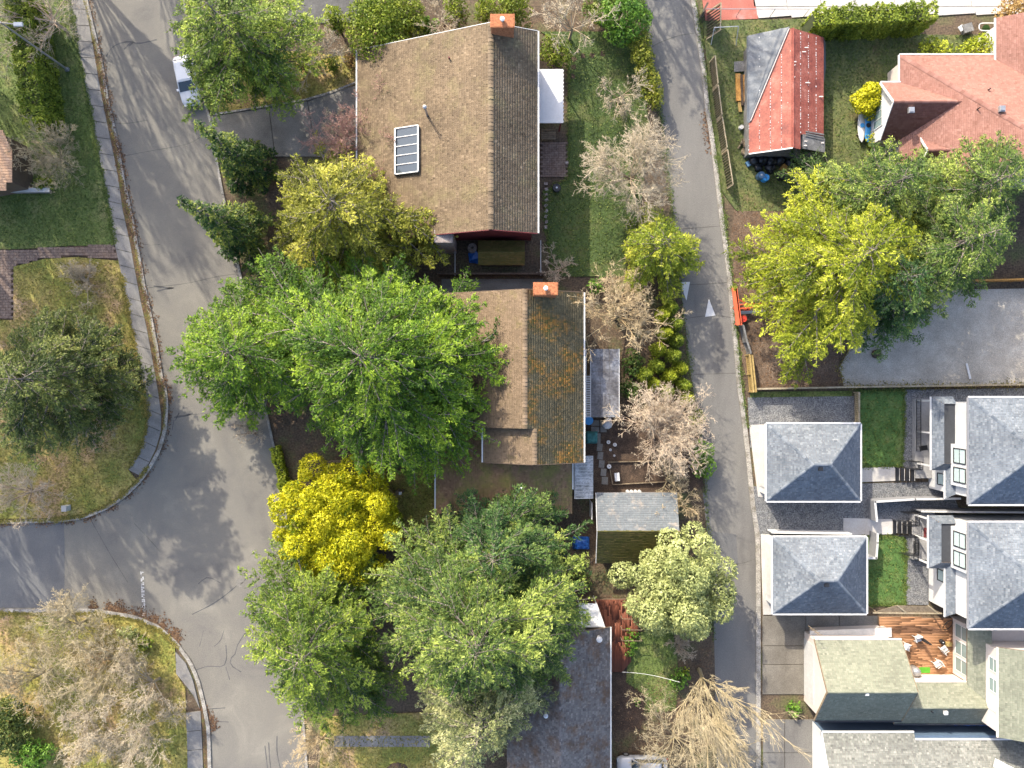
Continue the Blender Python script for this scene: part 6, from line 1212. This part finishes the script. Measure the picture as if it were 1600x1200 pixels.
    v = np.clip(TV[idx]+g.normal(0, .17, n)+.25*(f-.5), 0, 1)     # young tips paler than old needles
    return np_mesh('crown', V, Fc, M[leaf], v), wood, trunk_mesh(h, .018*h+.04, M['bark'], g, top=.015)
def place_tree(name, label, cat, x, y, z, meshes, group=None, rz=0., sc=1.):
    t = thing(name, label, cat, (x, y, z), group, rz); t.scale = (sc, sc, sc)
    for nm, me in meshes:
        if me is not None: mobj(nm, me, t, False)
    return t
def conifer(label, px, py, h, rx, ry, leaf, seed, group='conifers', name='conifer_tree', zap=None, rz=0, **k):
    p = W(px, py, h if zap is None else zap); c, w, tr = conifer_meshes(seed, h, rx, ry, leaf, **k)
    return place_tree(name, label, 'tree', p.x, p.y, 0, [('crown', c), ('branches', w), ('trunk', tr)], group, rz)

def lumps_meshes(seed, lumps, leaf, lL=.22, lW=.13, dens=34., shell=.28, stems=None, bark='darkbark', up=.35, spike=.5):
    """leaves over a set of lumps (x, y, z, r, squash): an uneven crown"""
    g = np.random.default_rng(seed); CC, DD, NN, VV = [], [], [], []
    for (x, y, z, r, sq) in lumps:
        n = max(12, int(dens*4*math.pi*r*r*.75)); th = g.normal(0, 1, (n, 3)); th /= np.linalg.norm(th, axis=1)[:, None]; th = th[th[:, 2] > -.65]; n = len(th)
        rad = r*(1-shell*g.random(n)**1.5+g.normal(0, .05, n)); C = np.array([x, y, z])+th*rad[:, None]*np.array([1, 1, sq])
        N = th+g.normal(0, .55, (n, 3))+np.array([0, 0, up]); D = np.cross(N, g.normal(0, 1, (n, 3)))+th*spike+np.array([0, 0, spike*.3])
        CC.append(C); NN.append(N); DD.append(D); VV.append(np.clip(g.normal(.5, .13)+g.normal(0, .2, n), 0, 1))
    C = np.concatenate(CC); ok = C[:, 2] > .04; C = C[ok]; N = np.concatenate(NN)[ok]; D = np.concatenate(DD)[ok]; v = np.concatenate(VV)[ok]; n = len(C); s = g.uniform(.6, 1.35, n)
    N /= np.linalg.norm(N, axis=1)[:, None]
    V, Fc = leaves(C, D, N, lL*s*1.1, lW*s*1.3); crown = np_mesh('crown', V, Fc, M[leaf], v)
    zt = np.mean([l_[2] for l_ in lumps]); A = np.array([[0, 0, -.05]]*len(lumps))+g.normal(0, .06, (len(lumps), 3))*np.array([1, 1, 0]); B = np.array([l_[:3] for l_ in lumps])
    mid = A+(B-A)*np.array([.35, .35, .55]); r = np.full(len(lumps), .05+.006*zt)
    V1, F1 = tubes(A, mid, r, r*.7, 5); V2, F2 = tubes(mid, B, r*.7, r*.25, 5)
    return crown, np_mesh('trunk', np.r_[V1, V2], np.r_[F1, F2+len(V1)], M[bark])
def bush(label, px, py, rx, ry, h, leaf, seed, n=24, lr=.34, name='shrub', cat='shrub', group='shrubs', zc=None, lL=.2, lW=.12, dens=34., base=0.05, sq=.9, flat=.0, rz=0., up=.35, spike=.5, uneven=.14):
    g = np.random.default_rng(seed); R0 = min(rx, ry); lumps = []
    for i in range(n):
        f = (i+.5)/n; ph = i*2.39996; ct = 1-1.25*f; st = math.sqrt(max(0, 1-ct*ct)); r = lr*R0*g.uniform(.6, 1.35); k = (1-lr*.75)*g.uniform(1-uneven*1.6, 1+uneven)
        lumps.append((rx*k*st*math.cos(ph), ry*k*st*math.sin(ph), max(r*.6, h*.5+h*.5*k*ct*(1-flat)), r, sq))
    lumps.append((0, 0, h*.5, R0*.62, min(1.4, h*.42/(R0*.62))))
    c, tr = lumps_meshes(seed, lumps, leaf, lL, lW, dens, up=up, spike=spike); p = W(px, py, h*.62 if zc is None else zc)
    return place_tree(name, label, cat, p.x, p.y, base, [('crown', c), ('trunk', tr)], group, rz)
def hedge(label, pts, h, w, leaf, seed, name='hedge', group=None, dens=150., lL=.18, lW=.10, top=None, wavy=.12, clump=0.):
    """clipped hedge along a ground line in photo pixels"""
    g = np.random.default_rng(seed); P = resample(WL(pts), 200); L = length(P); T = np.gradient(P, axis=0); T /= np.linalg.norm(T, axis=1)[:, None]; Nn = np.c_[-T[:, 1], T[:, 0]]
    area = L*(2*h+w); n = int(area*dens); s = g.uniform(0, 199, n); i = s.astype(int); f = g.random(n)*(2*h+w)
    sd = np.where(f < h, -1., np.where(f < h+w, 0., 1.)); u = np.where(sd == 0, (f-h)/w*2-1, sd); z = np.where(sd == 0, h, np.where(sd < 0, f, f-h-w))
    lump = wavy*np.sin(s/199*L*2.2+u)+wavy*np.sin(s/199*L*4.9+2+z)+clump*np.abs(np.sin(s/199*L*3.1))
    dep = g.random(n)**2*.22
    off = u*(w/2*(1+lump*.5)-dep*(sd != 0)); zz = z*(1+lump*.35*(sd == 0))-dep*(sd == 0)
    X = P[i]+T[i]*((s-i)*L/199)[:, None]+Nn[i]*off[:, None]; C = np.c_[X, np.maximum(zz, .03)]+g.normal(0, .035, (n, 3))
    N = np.where((sd == 0)[:, None], np.array([[0, 0, 1.]]), np.c_[Nn[i]*sd[:, None], np.full(n, .35)])+g.normal(0, .5, (n, 3)); N /= np.linalg.norm(N, axis=1)[:, None]
    D = np.cross(N, g.normal(0, 1, (n, 3))); sc = g.uniform(.6, 1.35, n)
    V, Fc = leaves(C, D, N, lL*sc*1.2, lW*sc*1.5); v = np.clip(.5+.25*np.sin(s/199*L*1.3+seed)*.5+g.normal(0, .2, n), 0, 1)
    t = thing(name, label, 'hedge', (P[100, 0], P[100, 1], .02), group); 
    V2 = V-np.array([P[100, 0], P[100, 1], .02]); mobj('foliage', np_mesh('foliage', V2, Fc, M[leaf], v), t, False)
    core = MB(); q = [tuple(p) for p in offset_line(P[::20], w*.36)]+[tuple(p) for p in offset_line(P[::20], -w*.36)[::-1]]
    if poly_area(q) < 0: q = q[::-1]
    core.prism([Vector((x, y, 0)) for x, y in q], .02, h*.86).build('woody_core', M['hedgecore'], t, tri=True); return t
def bare_meshes(seed, h, r, levels=4, kids=(9, 7, 8, 8), spread=1.0, twig='twig', trunk_h=.25, up=.25, r0=.14, fine=.011, curl=.18, multi=1, lenf=(.62, .55, .5, .5), ball=False):
    g = np.random.default_rng(seed); SA, SB, R0, R1 = [], [], [], []; CA, CB, CR, CV = [], [], [], []
    O = np.zeros((multi, 3)); O[:, :2] = g.normal(0, .12*(multi > 1), (multi, 2)); D = np.tile(np.array([[0, 0, 1.]]), (multi, 1))+g.normal(0, .08+.25*(multi > 1), (multi, 3)); Ln = np.full(multi, h*trunk_h); rad = np.full(multi, r0)
    D /= np.linalg.norm(D, axis=1)[:, None]; tip = O+D*Ln[:, None]
    SA.append(O); SB.append(tip); R0.append(rad*1.15); R1.append(rad*.8); val = [np.full(multi, .3)]
    cur = [(O, D, Ln, rad, True)]; LT = h*(1-trunk_h)
    org, dr, ln, rd, first = cur[0]
    for lev in range(levels):
        k = kids[lev]; m = len(org); ii = np.repeat(np.arange(m), k); n = len(ii)
        if lev == 0: fr = g.uniform(.75, 1.0, n)
        else: fr = g.uniform(.22, 1.0, n)
        po = pts_at(org, dr, ln, bend, ii, fr) if lev else org[ii]+dr[ii]*(ln[ii]*fr)[:, None]
        az = g.uniform(0, 2*math.pi, n)+np.tile(np.arange(k)*2*math.pi/k, m)
        ref = np.where(np.abs(dr[ii][:, 2:3]) > .9, np.array([[1., 0, 0]]), np.array([[0, 0, 1.]])); U = np.cross(dr[ii], ref); U /= np.linalg.norm(U, axis=1)[:, None]; T = np.cross(dr[ii], U)
        an = g.uniform(.45, 1.15, n)*spread; nd = dr[ii]*np.cos(an)[:, None]+(U*np.cos(az)[:, None]+T*np.sin(az)[:, None])*np.sin(an)[:, None]; nd[:, 2] += up*g.uniform(.2, 1, n); nd /= np.linalg.norm(nd, axis=1)[:, None]
        if lev == 0:
            hor = np.linalg.norm(nd[:, :2], axis=1); nl = np.minimum(LT/np.maximum(.25, nd[:, 2]), r/np.maximum(.2, hor))*g.uniform(.6, .95, n)
            if ball: nl = r*.74*g.uniform(.8, 1.05, n)
        else: nl = ln[ii]*lenf[lev]*g.uniform(.55, 1.15, n)*(1.15-.5*fr)
        nr = np.maximum(fine, rd[ii]*(.55 if lev == 0 else .5)*(1.1-.4*fr)); bd = g.normal(0, curl, (n, 3))+np.array([0, 0, .06])
        if lev == levels-1 and lev >= 2:
            CA.append(po); CB.append(po+(nd+bd*.6)*nl[:, None]); CR.append(np.maximum(fine, nr*.8)); CV.append(np.clip(g.normal(.6, .18, n), 0, 1)); break
        segs = 4 if lev < 2 else 2; fs = np.linspace(0, 1, segs+1); prev = po
        for a, b in zip(fs[:-1], fs[1:]):
            nx = po+(nd*b+bd*b*b*.6)*nl[:, None]
            SA.append(prev); SB.append(nx); R0.append(np.maximum(fine*.7, nr*(1-a*.7))); R1.append(np.maximum(fine*.5, nr*(1-b*.75))); val.append(np.clip(g.normal(.35+.12*lev, .15, n), 0, 1)); prev = nx
        org, dr, ln, rd, bend = po, nd, nl, nr, bd
    A = np.concatenate(SA); B = np.concatenate(SB); r0a = np.concatenate(R0); r1a = np.concatenate(R1); v = np.concatenate(val); n1 = multi*1
    big = r0a > .03
    Va, Fa = tubes(A[big], B[big], r0a[big], r1a[big], 5); Vb, Fb = tubes(A[~big], B[~big], r0a[~big], r1a[~big], 3)
    vb = np.repeat(v[~big], 3); Vc, Fcn = cones(np.concatenate(CA), np.concatenate(CB), np.concatenate(CR)); tw = np_mesh('twigs', np.r_[Vb, Vc], np.r_[quads_to_tris(Fb), Fcn+len(Vb)], M[twig], np.r_[vb, vb, np.repeat(np.concatenate(CV), 3)]); tr = np_mesh('trunk', Va, Fa, M[twig], np.repeat(v[big]*.8, 5)); return tw, tr
def pts_at(org, dr, ln, bend, ii, fr): return org[ii]+(dr[ii]*fr[:, None]+bend[ii]*(fr**2*.6)[:, None])*ln[ii][:, None]
BCACHE = {}
def bare(label, px, py, h, r, seed, group='bare trees', name='bare_tree', zc=.55, base=.05, cat='tree', rz=0., **k):
    share = k.pop('share', None)
    if share is not None and share in BCACHE: tw, tr = BCACHE[share]
    else: tw, tr = bare_meshes(seed, h, r, **k)
    if share is not None: BCACHE[share] = (tw, tr)
    p = W(px, py, h*zc)
    return place_tree(name, label, cat, p.x, p.y, base, [('twigs', tw), ('trunk', tr)], group, rz)

# big evergreens (pixel of the leader at its height)
conifer('huge spreading green fir in the middle, reaching over the mossy-roofed house', 558, 556, 16, 14.8, 11.2, 'fir', 1, nb=150, pw=.6, z0=.25)
conifer('bushy green fir overhanging the street, left of the huge middle fir', 345, 548, 13, 8.2, 7.8, 'fir', 2, nb=75, pw=.55, z0=.2)
conifer('pale green fir shading the parked car at the top left', 318, -4, 14, 7.2, 7.4, 'fir2', 3, nb=90, pw=.55)
conifer('upper of two slim dark spruces pointing over the street', 307, 193, 13.5, 2.5, 2.5, 'spruce', 4, nb=85, pw=1.0, z0=.08, lL=.22, lW=.12, bare=.05, plume=.5, droop=.3, jag=.2, group='slim spruces')
conifer('lower of two slim dark spruces pointing over the street', 279, 312, 15, 2.8, 2.8, 'spruce', 5, nb=90, pw=1.0, z0=.08, lL=.22, lW=.12, bare=.05, plume=.5, droop=.3, jag=.2, group='slim spruces')
conifer('yellow-green cedar in front of the brown shake roof', 508, 305, 12, 9.0, 7.0, 'yellowfir', 6, nb=90, pw=.5, droop=.2)
conifer('green fir at the bottom left beside the street', 455, 1050, 15, 8.2, 9.0, 'fir2', 7, nb=95, pw=.55)
conifer('huge grey-green fir at the bottom centre over the dark-shingled house', 742, 1030, 18, 10.4, 10.2, 'firgrey', 8, nb=150, pw=.6, z0=.28)
conifer('dark blue-green fir beside the low brown wing', 770, 880, 12.5, 9.4, 6.6, 'firblue', 9, nb=85, pw=.55)
conifer('pale drooping fir at the bottom edge in front of the dark shingles', 745, 1165, 14, 7.4, 6.6, 'olivefir', 10, nb=75, pw=.5, droop=.25)
conifer('broad yellow-green fir beside the alley on the right', 1372, 388, 13, 9.8, 9.4, 'limefir', 31, nb=110, pw=.5)
conifer('grey-green fir in front of the pink-roofed house, leftmost of its row', 1425, 272, 12, 7.2, 6.2, 'firgrey', 12, nb=70, pw=.55)
conifer('grey-green fir at the right edge below the pink-roofed house', 1588, 270, 13, 7.6, 6.6, 'firgrey', 13, nb=75, pw=.52)
conifer('tall grey-green fir at the right edge above the gravel lot', 1565, 358, 15, 7.6, 6.6, 'firgrey', 14, nb=80, pw=.55)
conifer('green fir overhanging the gravel lot', 1440, 428, 12, 7.2, 6.0, 'firblue', 15, nb=70, pw=.55)
conifer('feathery yellow-green cedar beside the alley triangles', 1046, 372, 8, 4.6, 4.4, 'feather', 16, nb=55, pw=.42, plume=.4, droop=.25, z0=.1)
conifer('dark green tree on the left corner lawn', 6, 592, 14, 6.6, 7.2, 'darkleaf', 17, nb=80, pw=.42, plume=.4, jag=.3)
# trees beyond the frame whose shade falls on the street and roofs
conifer('tall fir beyond the left edge', -150, 690, 15, 4, 4, 'fir', 18, nb=40, dens=.6, zap=0)
conifer('tall fir beyond the top edge above the alley', 940, -110, 15, 4, 4, 'fir', 20, nb=40, dens=.6, zap=0); conifer('slim fir beyond the top edge above the brown shake roof', 585, -60, 11, 2.2, 2.2, 'fir', 23, nb=45, dens=.6, zap=0)
# rounded broadleaf crowns and shrubs
bush('bright golden-yellow rounded tree beside the street', 526, 817, 5.5, 5.1, 7.0, 'gold', 31, n=90, lr=.19, name='golden_tree', cat='tree', group='rounded trees', lL=.22, lW=.10, dens=85, spike=1.2, uneven=.26)
bush('pale olive-green tree leaning over the alley', 1058, 916, 4.3, 4.9, 8.0, 'olive', 32, n=60, lr=.25, name='olive_tree', cat='tree', group='rounded trees', lL=.2, lW=.12, dens=60, uneven=.34)
bush('rounded olive shrub beside the golden shrub at the top', 590, 38, 3.0, 3.2, 5.0, 'hedge', 33, n=30, lL=.18); bush('olive shrub behind the brown roof ridge at the top', 633, 28, 2.0, 2.4, 4.0, 'hedge', 34, n=18, lL=.18)
bush('dark green columnar shrub at the top driveway', 524, 32, 1.1, 1.3, 4.0, 'hedge', 35, n=16, lL=.16, lr=.42); bush('green columnar shrub left of the brick chimney', 712, 15, 1.3, 1.6, 4.5, 'hedge', 36, n=16, lL=.16, lr=.42)
bush('green columnar shrub at the top behind the brown roof', 757, 14, 1.1, 1.4, 4.5, 'hedge', 37, n=16, lL=.16, lr=.42); bush('green shrub right of the brick chimney', 800, 12, 1.9, 1.6, 4.5, 'hedge', 38, n=20, lL=.16, lr=.4)
bush('small dark shrub between the top shrubs', 662, 40, 1.4, 1.2, 2.0, 'ivy', 39, n=12)
bush('round olive shrub, left of the row by the upper driveway', 443, 104, 1.05, 1.05, 1.7, 'hedge', 40, n=14, group='round shrubs by the upper driveway', lL=.14); bush('round olive shrub, middle of the row by the upper driveway', 473, 101, .9, .95, 1.6, 'hedge', 41, n=14, group='round shrubs by the upper driveway', lL=.14)
bush('round olive shrub, right of the row by the upper driveway', 518, 101, .95, .9, 1.6, 'hedge', 42, n=14, group='round shrubs by the upper driveway', lL=.14); bush('small golden shrub at the corner of the brown shake roof', 547, 96, .72, .95, 1.6, 'bronze', 43, n=12, lL=.13)
bush('clipped golden-green shrub beside the white patio cover', 866, 82, 1.6, 1.5, 2.6, 'hedge', 44, n=20, lL=.15)
bush('yellow-green dome shrub beside the pink-roofed house', 1359, 154, 1.55, 1.55, 2.6, 'gold', 45, n=26, lL=.13, group='golden shrubs', dens=110); bush('small golden shrub below the kayaks', 1366, 217, .95, .8, 1.4, 'gold', 46, n=12, lL=.13, group='golden shrubs')
bush('yellow-green shrub behind the pink roof, leftmost', 1460, 80, 1.9, 1.3, 2.2, 'limefir', 47, n=16, group='yellow shrubs behind the pink roof'); bush('yellow-green shrub behind the pink roof, middle', 1535, 76, 2.0, 1.5, 2.4, 'limefir', 48, n=18, group='yellow shrubs behind the pink roof'); bush('yellow-green shrub behind the pink roof, at the right edge', 1592, 72, 1.4, 1.4, 2.4, 'limefir', 49, n=14, group='yellow shrubs behind the pink roof')
bush('bronze-leaved tree at the top right corner', 1592, 24, 1.9, 2.0, 4.0, 'bronze', 50, n=24, name='bronze_tree', cat='tree', group='rounded trees', lL=.16)
bush('ivy clump beside the bare pink tree at the alley edge', 1098, 715, 1.3, 2.2, 1.8, 'ivy', 51, n=16); bush('small ivy clump higher on the alley edge', 1088, 650, .9, 1.0, 1.5, 'hedge', 52, n=10)
bush('green shrub under the fan of bare shoots', 1062, 1062, 1.0, 1.2, 1.4, 'ivy', 53, n=12); bush('lime shrub at the foot of the fan of bare shoots', 1072, 1052, .5, .8, 1.2, 'limefir', 54, n=8, lL=.12)
bush('rounded green shrub at the lower left corner kerb', 200, 990, 1.2, .9, 1.3, 'olive', 55, n=12); bush('bright green shrub beside the rounded one at the lower left', 226, 1005, 1.0, .8, 1.0, 'hedge', 56, n=10)
bush('dark green shrub at the bottom left corner', 10, 1140, 2.4, 2.6, 3.0, 'darkleaf', 57, n=22); bush('dark green shrub at the bottom left edge, right of the corner one', 52, 1180, 2.2, 1.6, 2.4, 'ivy', 58, n=18)
bush('green shrub at the brown roof of the left edge house', 68, 285, 1.2, .9, 1.0, 'hedge', 59, n=10); bush('green shrub below the red deck edge', 985, 1005, .8, 1.6, 1.0, 'ivy', 60, n=10)
bush('small green shrub behind the mossy chimney', 930, 447, 1.0, .8, 1.2, 'ivy', 61, n=8); bush('dark bush beside the cream garage', 1240, 1106, .9, .8, .9, 'ivy', 62, n=8)
bush('ivy tree at the top of the alley', 975, 25, 2.4, 2.6, 4.2, 'ivy', 63, n=24); bush('pale green shrub below the top right hedge', 945, 12, 2.2, 1.6, 3.0, 'shrub', 64, n=18)
bush('small shrub in the stony bed', 995, 1095, .5, .5, .6, 'ivy', 65, n=6, lL=.12); bush('green shrub in the shade of the low wing', 905, 905, 1.4, 1.0, 1.2, 'hedgedark', 66, n=10)
bush('dark shrub under the feathery cedar', 990, 570, 1.3, 1.4, 1.6, 'hedgedark', 67, n=12); bush('dark shrub left of the alley hedge', 985, 610, 1.2, 1.0, 1.4, 'hedgedark', 68, n=12)
# hedges
hedge('tall clipped dark hedge at the top left lawn', [(62,18),(68,60),(76,110),(84,170),(90,212)], 3.6, 2.0, 'hedge', 81, dens=110)
hedge('long golden-green hedge at the top right driveway', [(1252,54),(1300,50),(1360,48),(1434,44)], 3.2, 1.5, 'hedge', 82, wavy=.2, clump=.3)
hedge('low clipped yellow-green hedge beside the street under the huge fir', [(432,698),(443,735),(450,790)], .9, .8, 'limefir', 83)
for k, (px, py, r, h) in enumerate([(1000,72,1.2,3.4),(1006,92,1.1,3.2),(1010,112,1.1,3.2),(1016,132,1.1,3.0),(1022,155,1.0,2.8)]):
    bush(['golden arborvitae at the top of the alley row','second golden arborvitae down the alley row','third golden arborvitae down the alley row','fourth golden arborvitae down the alley row','lowest golden arborvitae of the alley row'][k], px, py, r, r*1.1, h, 'goldhedge', 90+k, n=12, name='arborvitae', group='golden arborvitae along the alley', lL=.16, lr=.42)
CYP = {}
def cypress(label, px, py, h, r, seed):
    if seed % 4 not in CYP:
        g = np.random.default_rng(seed); L = [(0, 0, h*.3, r*.8, 1.0)]
        for i in range(16): f = i/16; a = i*2.4; rr_ = r*.75*(1-f*.85); L.append((rr_*math.cos(a)*.75, rr_*math.sin(a)*.75, .35+h*.85*f, r*(.42-.2*f)*g.uniform(.8, 1.2), 1.2))
        CYP[seed % 4] = lumps_meshes(seed, L, 'limefir' if seed % 2 else 'hedge', .17, .08, 75., shell=.5, spike=1.6, up=.5)
    c, tr = CYP[seed % 4]; q = W(px, py, h*.75); return place_tree('cypress', label, 'shrub', q.x, q.y, .05, [('crown', c), ('trunk', tr)], 'cypress hedge along the alley', seed*.7)
alab = [(1052,480,'alley cypress just below the feathery cedar'),(1040,492,'inner alley cypress below the feathery cedar'),(1060,505,'alley cypress level with the right painted triangle'),(1045,520,'inner alley cypress level with the right painted triangle'),(1062,530,'alley cypress level with the dark fence'),(1034,545,'inner alley cypress beside the pergola top'),(1056,555,'alley cypress level with the yellow fence top'),(1068,575,'alley cypress level with the yellow fence'),(1032,572,'inner alley cypress beside the pergola'),(1050,588,'low alley cypress level with the yellow fence foot'),(1072,602,'lowest outer alley cypress'),(1026,600,'lowest inner alley cypress'),(1046,612,'alley cypress touching the bare pink tree'),(1078,622,'alley cypress beside the bare pink tree'),(1012,585,'small cypress beside the pergola corner')]
for k, (px, py, lb) in enumerate(alab): cypress(lb, px, py, 3.0+.3*(k % 3), .95, 100+k)
# bare trees
bare('large pale bare tree between the back lawn and the alley', 996, 266, 7.5, 7.6, 201, kids=(20, 10, 9, 9), spread=1.05, twig='twig', up=.22, r0=.16, fine=.013, curl=.10, lenf=(.6, .58, .5, .45), ball=True)
bare('small pale bare tree above the large one by the alley', 972, 143, 4.5, 2.9, 202, kids=(9, 7, 7, 8), spread=1.1, fine=.013); bare('pale bare tree with crooked limbs at the top edge', 895, 30, 7, 4.0, 203, kids=(9, 6, 6, 6), spread=1.1, curl=.35, fine=.02, r0=.14)
bare('dense pinkish bare tree beside the alley', 1024, 676, 6.0, 6.6, 204, kids=(34, 10, 8, 8), spread=1.15, twig='pinktwig', fine=.011, up=.3, r0=.15, curl=.10, lenf=(.6, .55, .45, .42), ball=True)
bare('tan bare tree beside the pergola', 968, 493, 6.0, 4.6, 205, kids=(13, 8, 8, 8), spread=1.1, twig='tantwig', fine=.014); bare('orange-brown bare shrub behind the mossy-roofed house', 965, 462, 3.2, 2.2, 206, kids=(11, 7, 7, 8), twig='tantwig', spread=1.2, name='bare_shrub', cat='shrub')
bare('low grey bare shrub by the brick chimney of the mossy-roofed house', 875, 420, 2.2, 2.2, 207, kids=(10, 7, 7, 7), twig='pinktwig', spread=1.25, name='bare_shrub', cat='shrub')
bare('fan of tall pale shoots rising from a cut trunk by the alley', 1122, 1092, 15.5, 5.2, 208, kids=(12, 10, 8, 8), spread=.46, twig='olivetwig', up=.7, r0=.2, trunk_h=.16, zc=.42, fine=.010, curl=.11, lenf=(.6, .62, .45, .45))
bare('tangle of olive twigs over the silver car', 1060, 1160, 4.0, 5.5, 209, kids=(12, 8, 8, 8), spread=1.25, twig='olivetwig', fine=.012); bare('thin olive bare tree over the alley end', 1140, 1190, 5, 4.0, 210, kids=(10, 8, 8, 8), spread=1.1, twig='olivetwig')
bare('brown twiggy shrub hanging by the shed corner', 1068, 795, 4.5, 2.4, 211, kids=(11, 7, 7, 8), twig='tantwig', name='bare_shrub', cat='shrub'); bare('tangle of dark twigs above the shed', 1045, 752, 2.4, 2.0, 212, kids=(10, 7, 7, 7), twig='olivetwig', spread=1.2, name='bare_shrub', cat='shrub')
bare('purple-twigged maple in front of the brown shake roof', 562, 228, 5.0, 5.4, 213, kids=(13, 9, 8, 9), twig='purpletwig', spread=1.15, fine=.014); bare('grey twiggy shrub beside the purple maple', 530, 222, 3.0, 2.6, 214, kids=(11, 8, 8, 8), twig='olivetwig', spread=1.2, name='bare_shrub', cat='shrub')
bare('pale spreading bare tree by the upper driveway', 488, 85, 4.2, 3.4, 215, kids=(11, 7, 7, 8), spread=1.2, fine=.014)
bare('dense twiggy round tree on the left lawn', 80, 243, 4.5, 3.3, 216, kids=(15, 9, 9, 9), twig='olivetwig', spread=1.15, fine=.011, up=.35); bare('pale bare tree at the top left corner', 62, 14, 7, 7.0, 217, kids=(12, 8, 8, 8), twig='pinktwig', spread=1.1)
bare('small pale bare tree beside the utility pole', 160, 640, 5.5, 3.0, 218, kids=(10, 7, 8, 8), twig='twig', spread=1.1); bare('bleached bare shrub below the brick path', 130, 440, 1.6, 3.0, 219, kids=(12, 8, 8, 8), twig='twig', spread=1.35, name='bare_shrub', cat='shrub', up=.05)
bare('bare tree over the side street at the left edge', 30, 772, 5.5, 3.4, 220, kids=(11, 8, 8, 8), twig='pinktwig', spread=1.1)
for k, (px, py, h, r, tw, lb) in enumerate([(105,985,5.5,4.4,'olivetwig','bare tree reaching the side street kerb at lower left'),(45,1065,6,4.6,'olivetwig','bare tree at the left edge of the lower left plot'),(165,1040,5.5,4.4,'olivetwig','bare tree in the middle of the lower left plot'),(225,1080,5.5,4.0,'twig','bare tree nearest the corner pavement at lower left'),(215,1150,5.5,4.2,'twig','lowest right bare tree of the lower left plot'),(120,1130,5.5,4.4,'twig','lowest middle bare tree of the lower left plot')]):
    bare(lb, px, py, h, r, 221+k, kids=(13, 9, 9, 8), spread=1.15, twig=tw, fine=.013, group='bare trees on the lower left plot', share=('LL', tw), rz=k*1.3)
bare('brown bare shrub at the foot of the bottom left fir', 500, 1165, 4, 3.6, 230, kids=(11, 8, 8, 8), twig='tantwig', spread=1.15, name='bare_shrub', cat='shrub'); bare('rusty twiggy shrub beside the red deck lawn', 1062, 1008, 2.0, 1.4, 231, kids=(12, 8, 7, 7), twig='pinktwig', name='bare_shrub', cat='shrub')
bare('pale bare branches at the left fringe of the huge middle fir', 392, 678, 3.0, 2.2, 232, kids=(10, 7, 7, 7), twig='pinktwig', name='bare_shrub', cat='shrub')
bare('bare tree at the top edge beside the columnar shrubs', 690, 25, 5, 2.6, 233, kids=(10, 7, 7, 8), twig='twig')
for k, (px, py, sc, lb) in enumerate([(-30,-90,1.0,'tall bare tree beyond the top left corner'),(60,-150,1.0,'tall bare tree beyond the top edge by the street'),(-90,20,1.05,'tall bare tree beyond the left edge by the hedge'),(-95,150,.95,'tall bare tree beyond the left edge beside the plank roof'),(-80,300,.8,'tall bare tree beyond the left edge by the brick path'),(-110,480,.8,'bare tree beyond the left edge by the corner lawn'),(-130,230,1.15,'tallest bare tree beyond the left edge'),(-140,400,1.1,'tall bare tree far beyond the left edge'),(985,-110,.65,'tall bare tree beyond the top edge by the alley'),(150,-220,1.0,'tall bare tree beyond the top edge over the street'),(-90,720,.7,'bare tree beyond the left edge by the side street')]):
    bare(lb, px, py, 22, 5.0, 240, kids=(12, 9, 7, 5), spread=.5, twig='twig', fine=.045, up=.7, r0=.32, zc=0., trunk_h=.25, curl=.1, group='bare trees beyond the frame', share='OFF', rz=k*.9).scale = (sc, sc, sc)
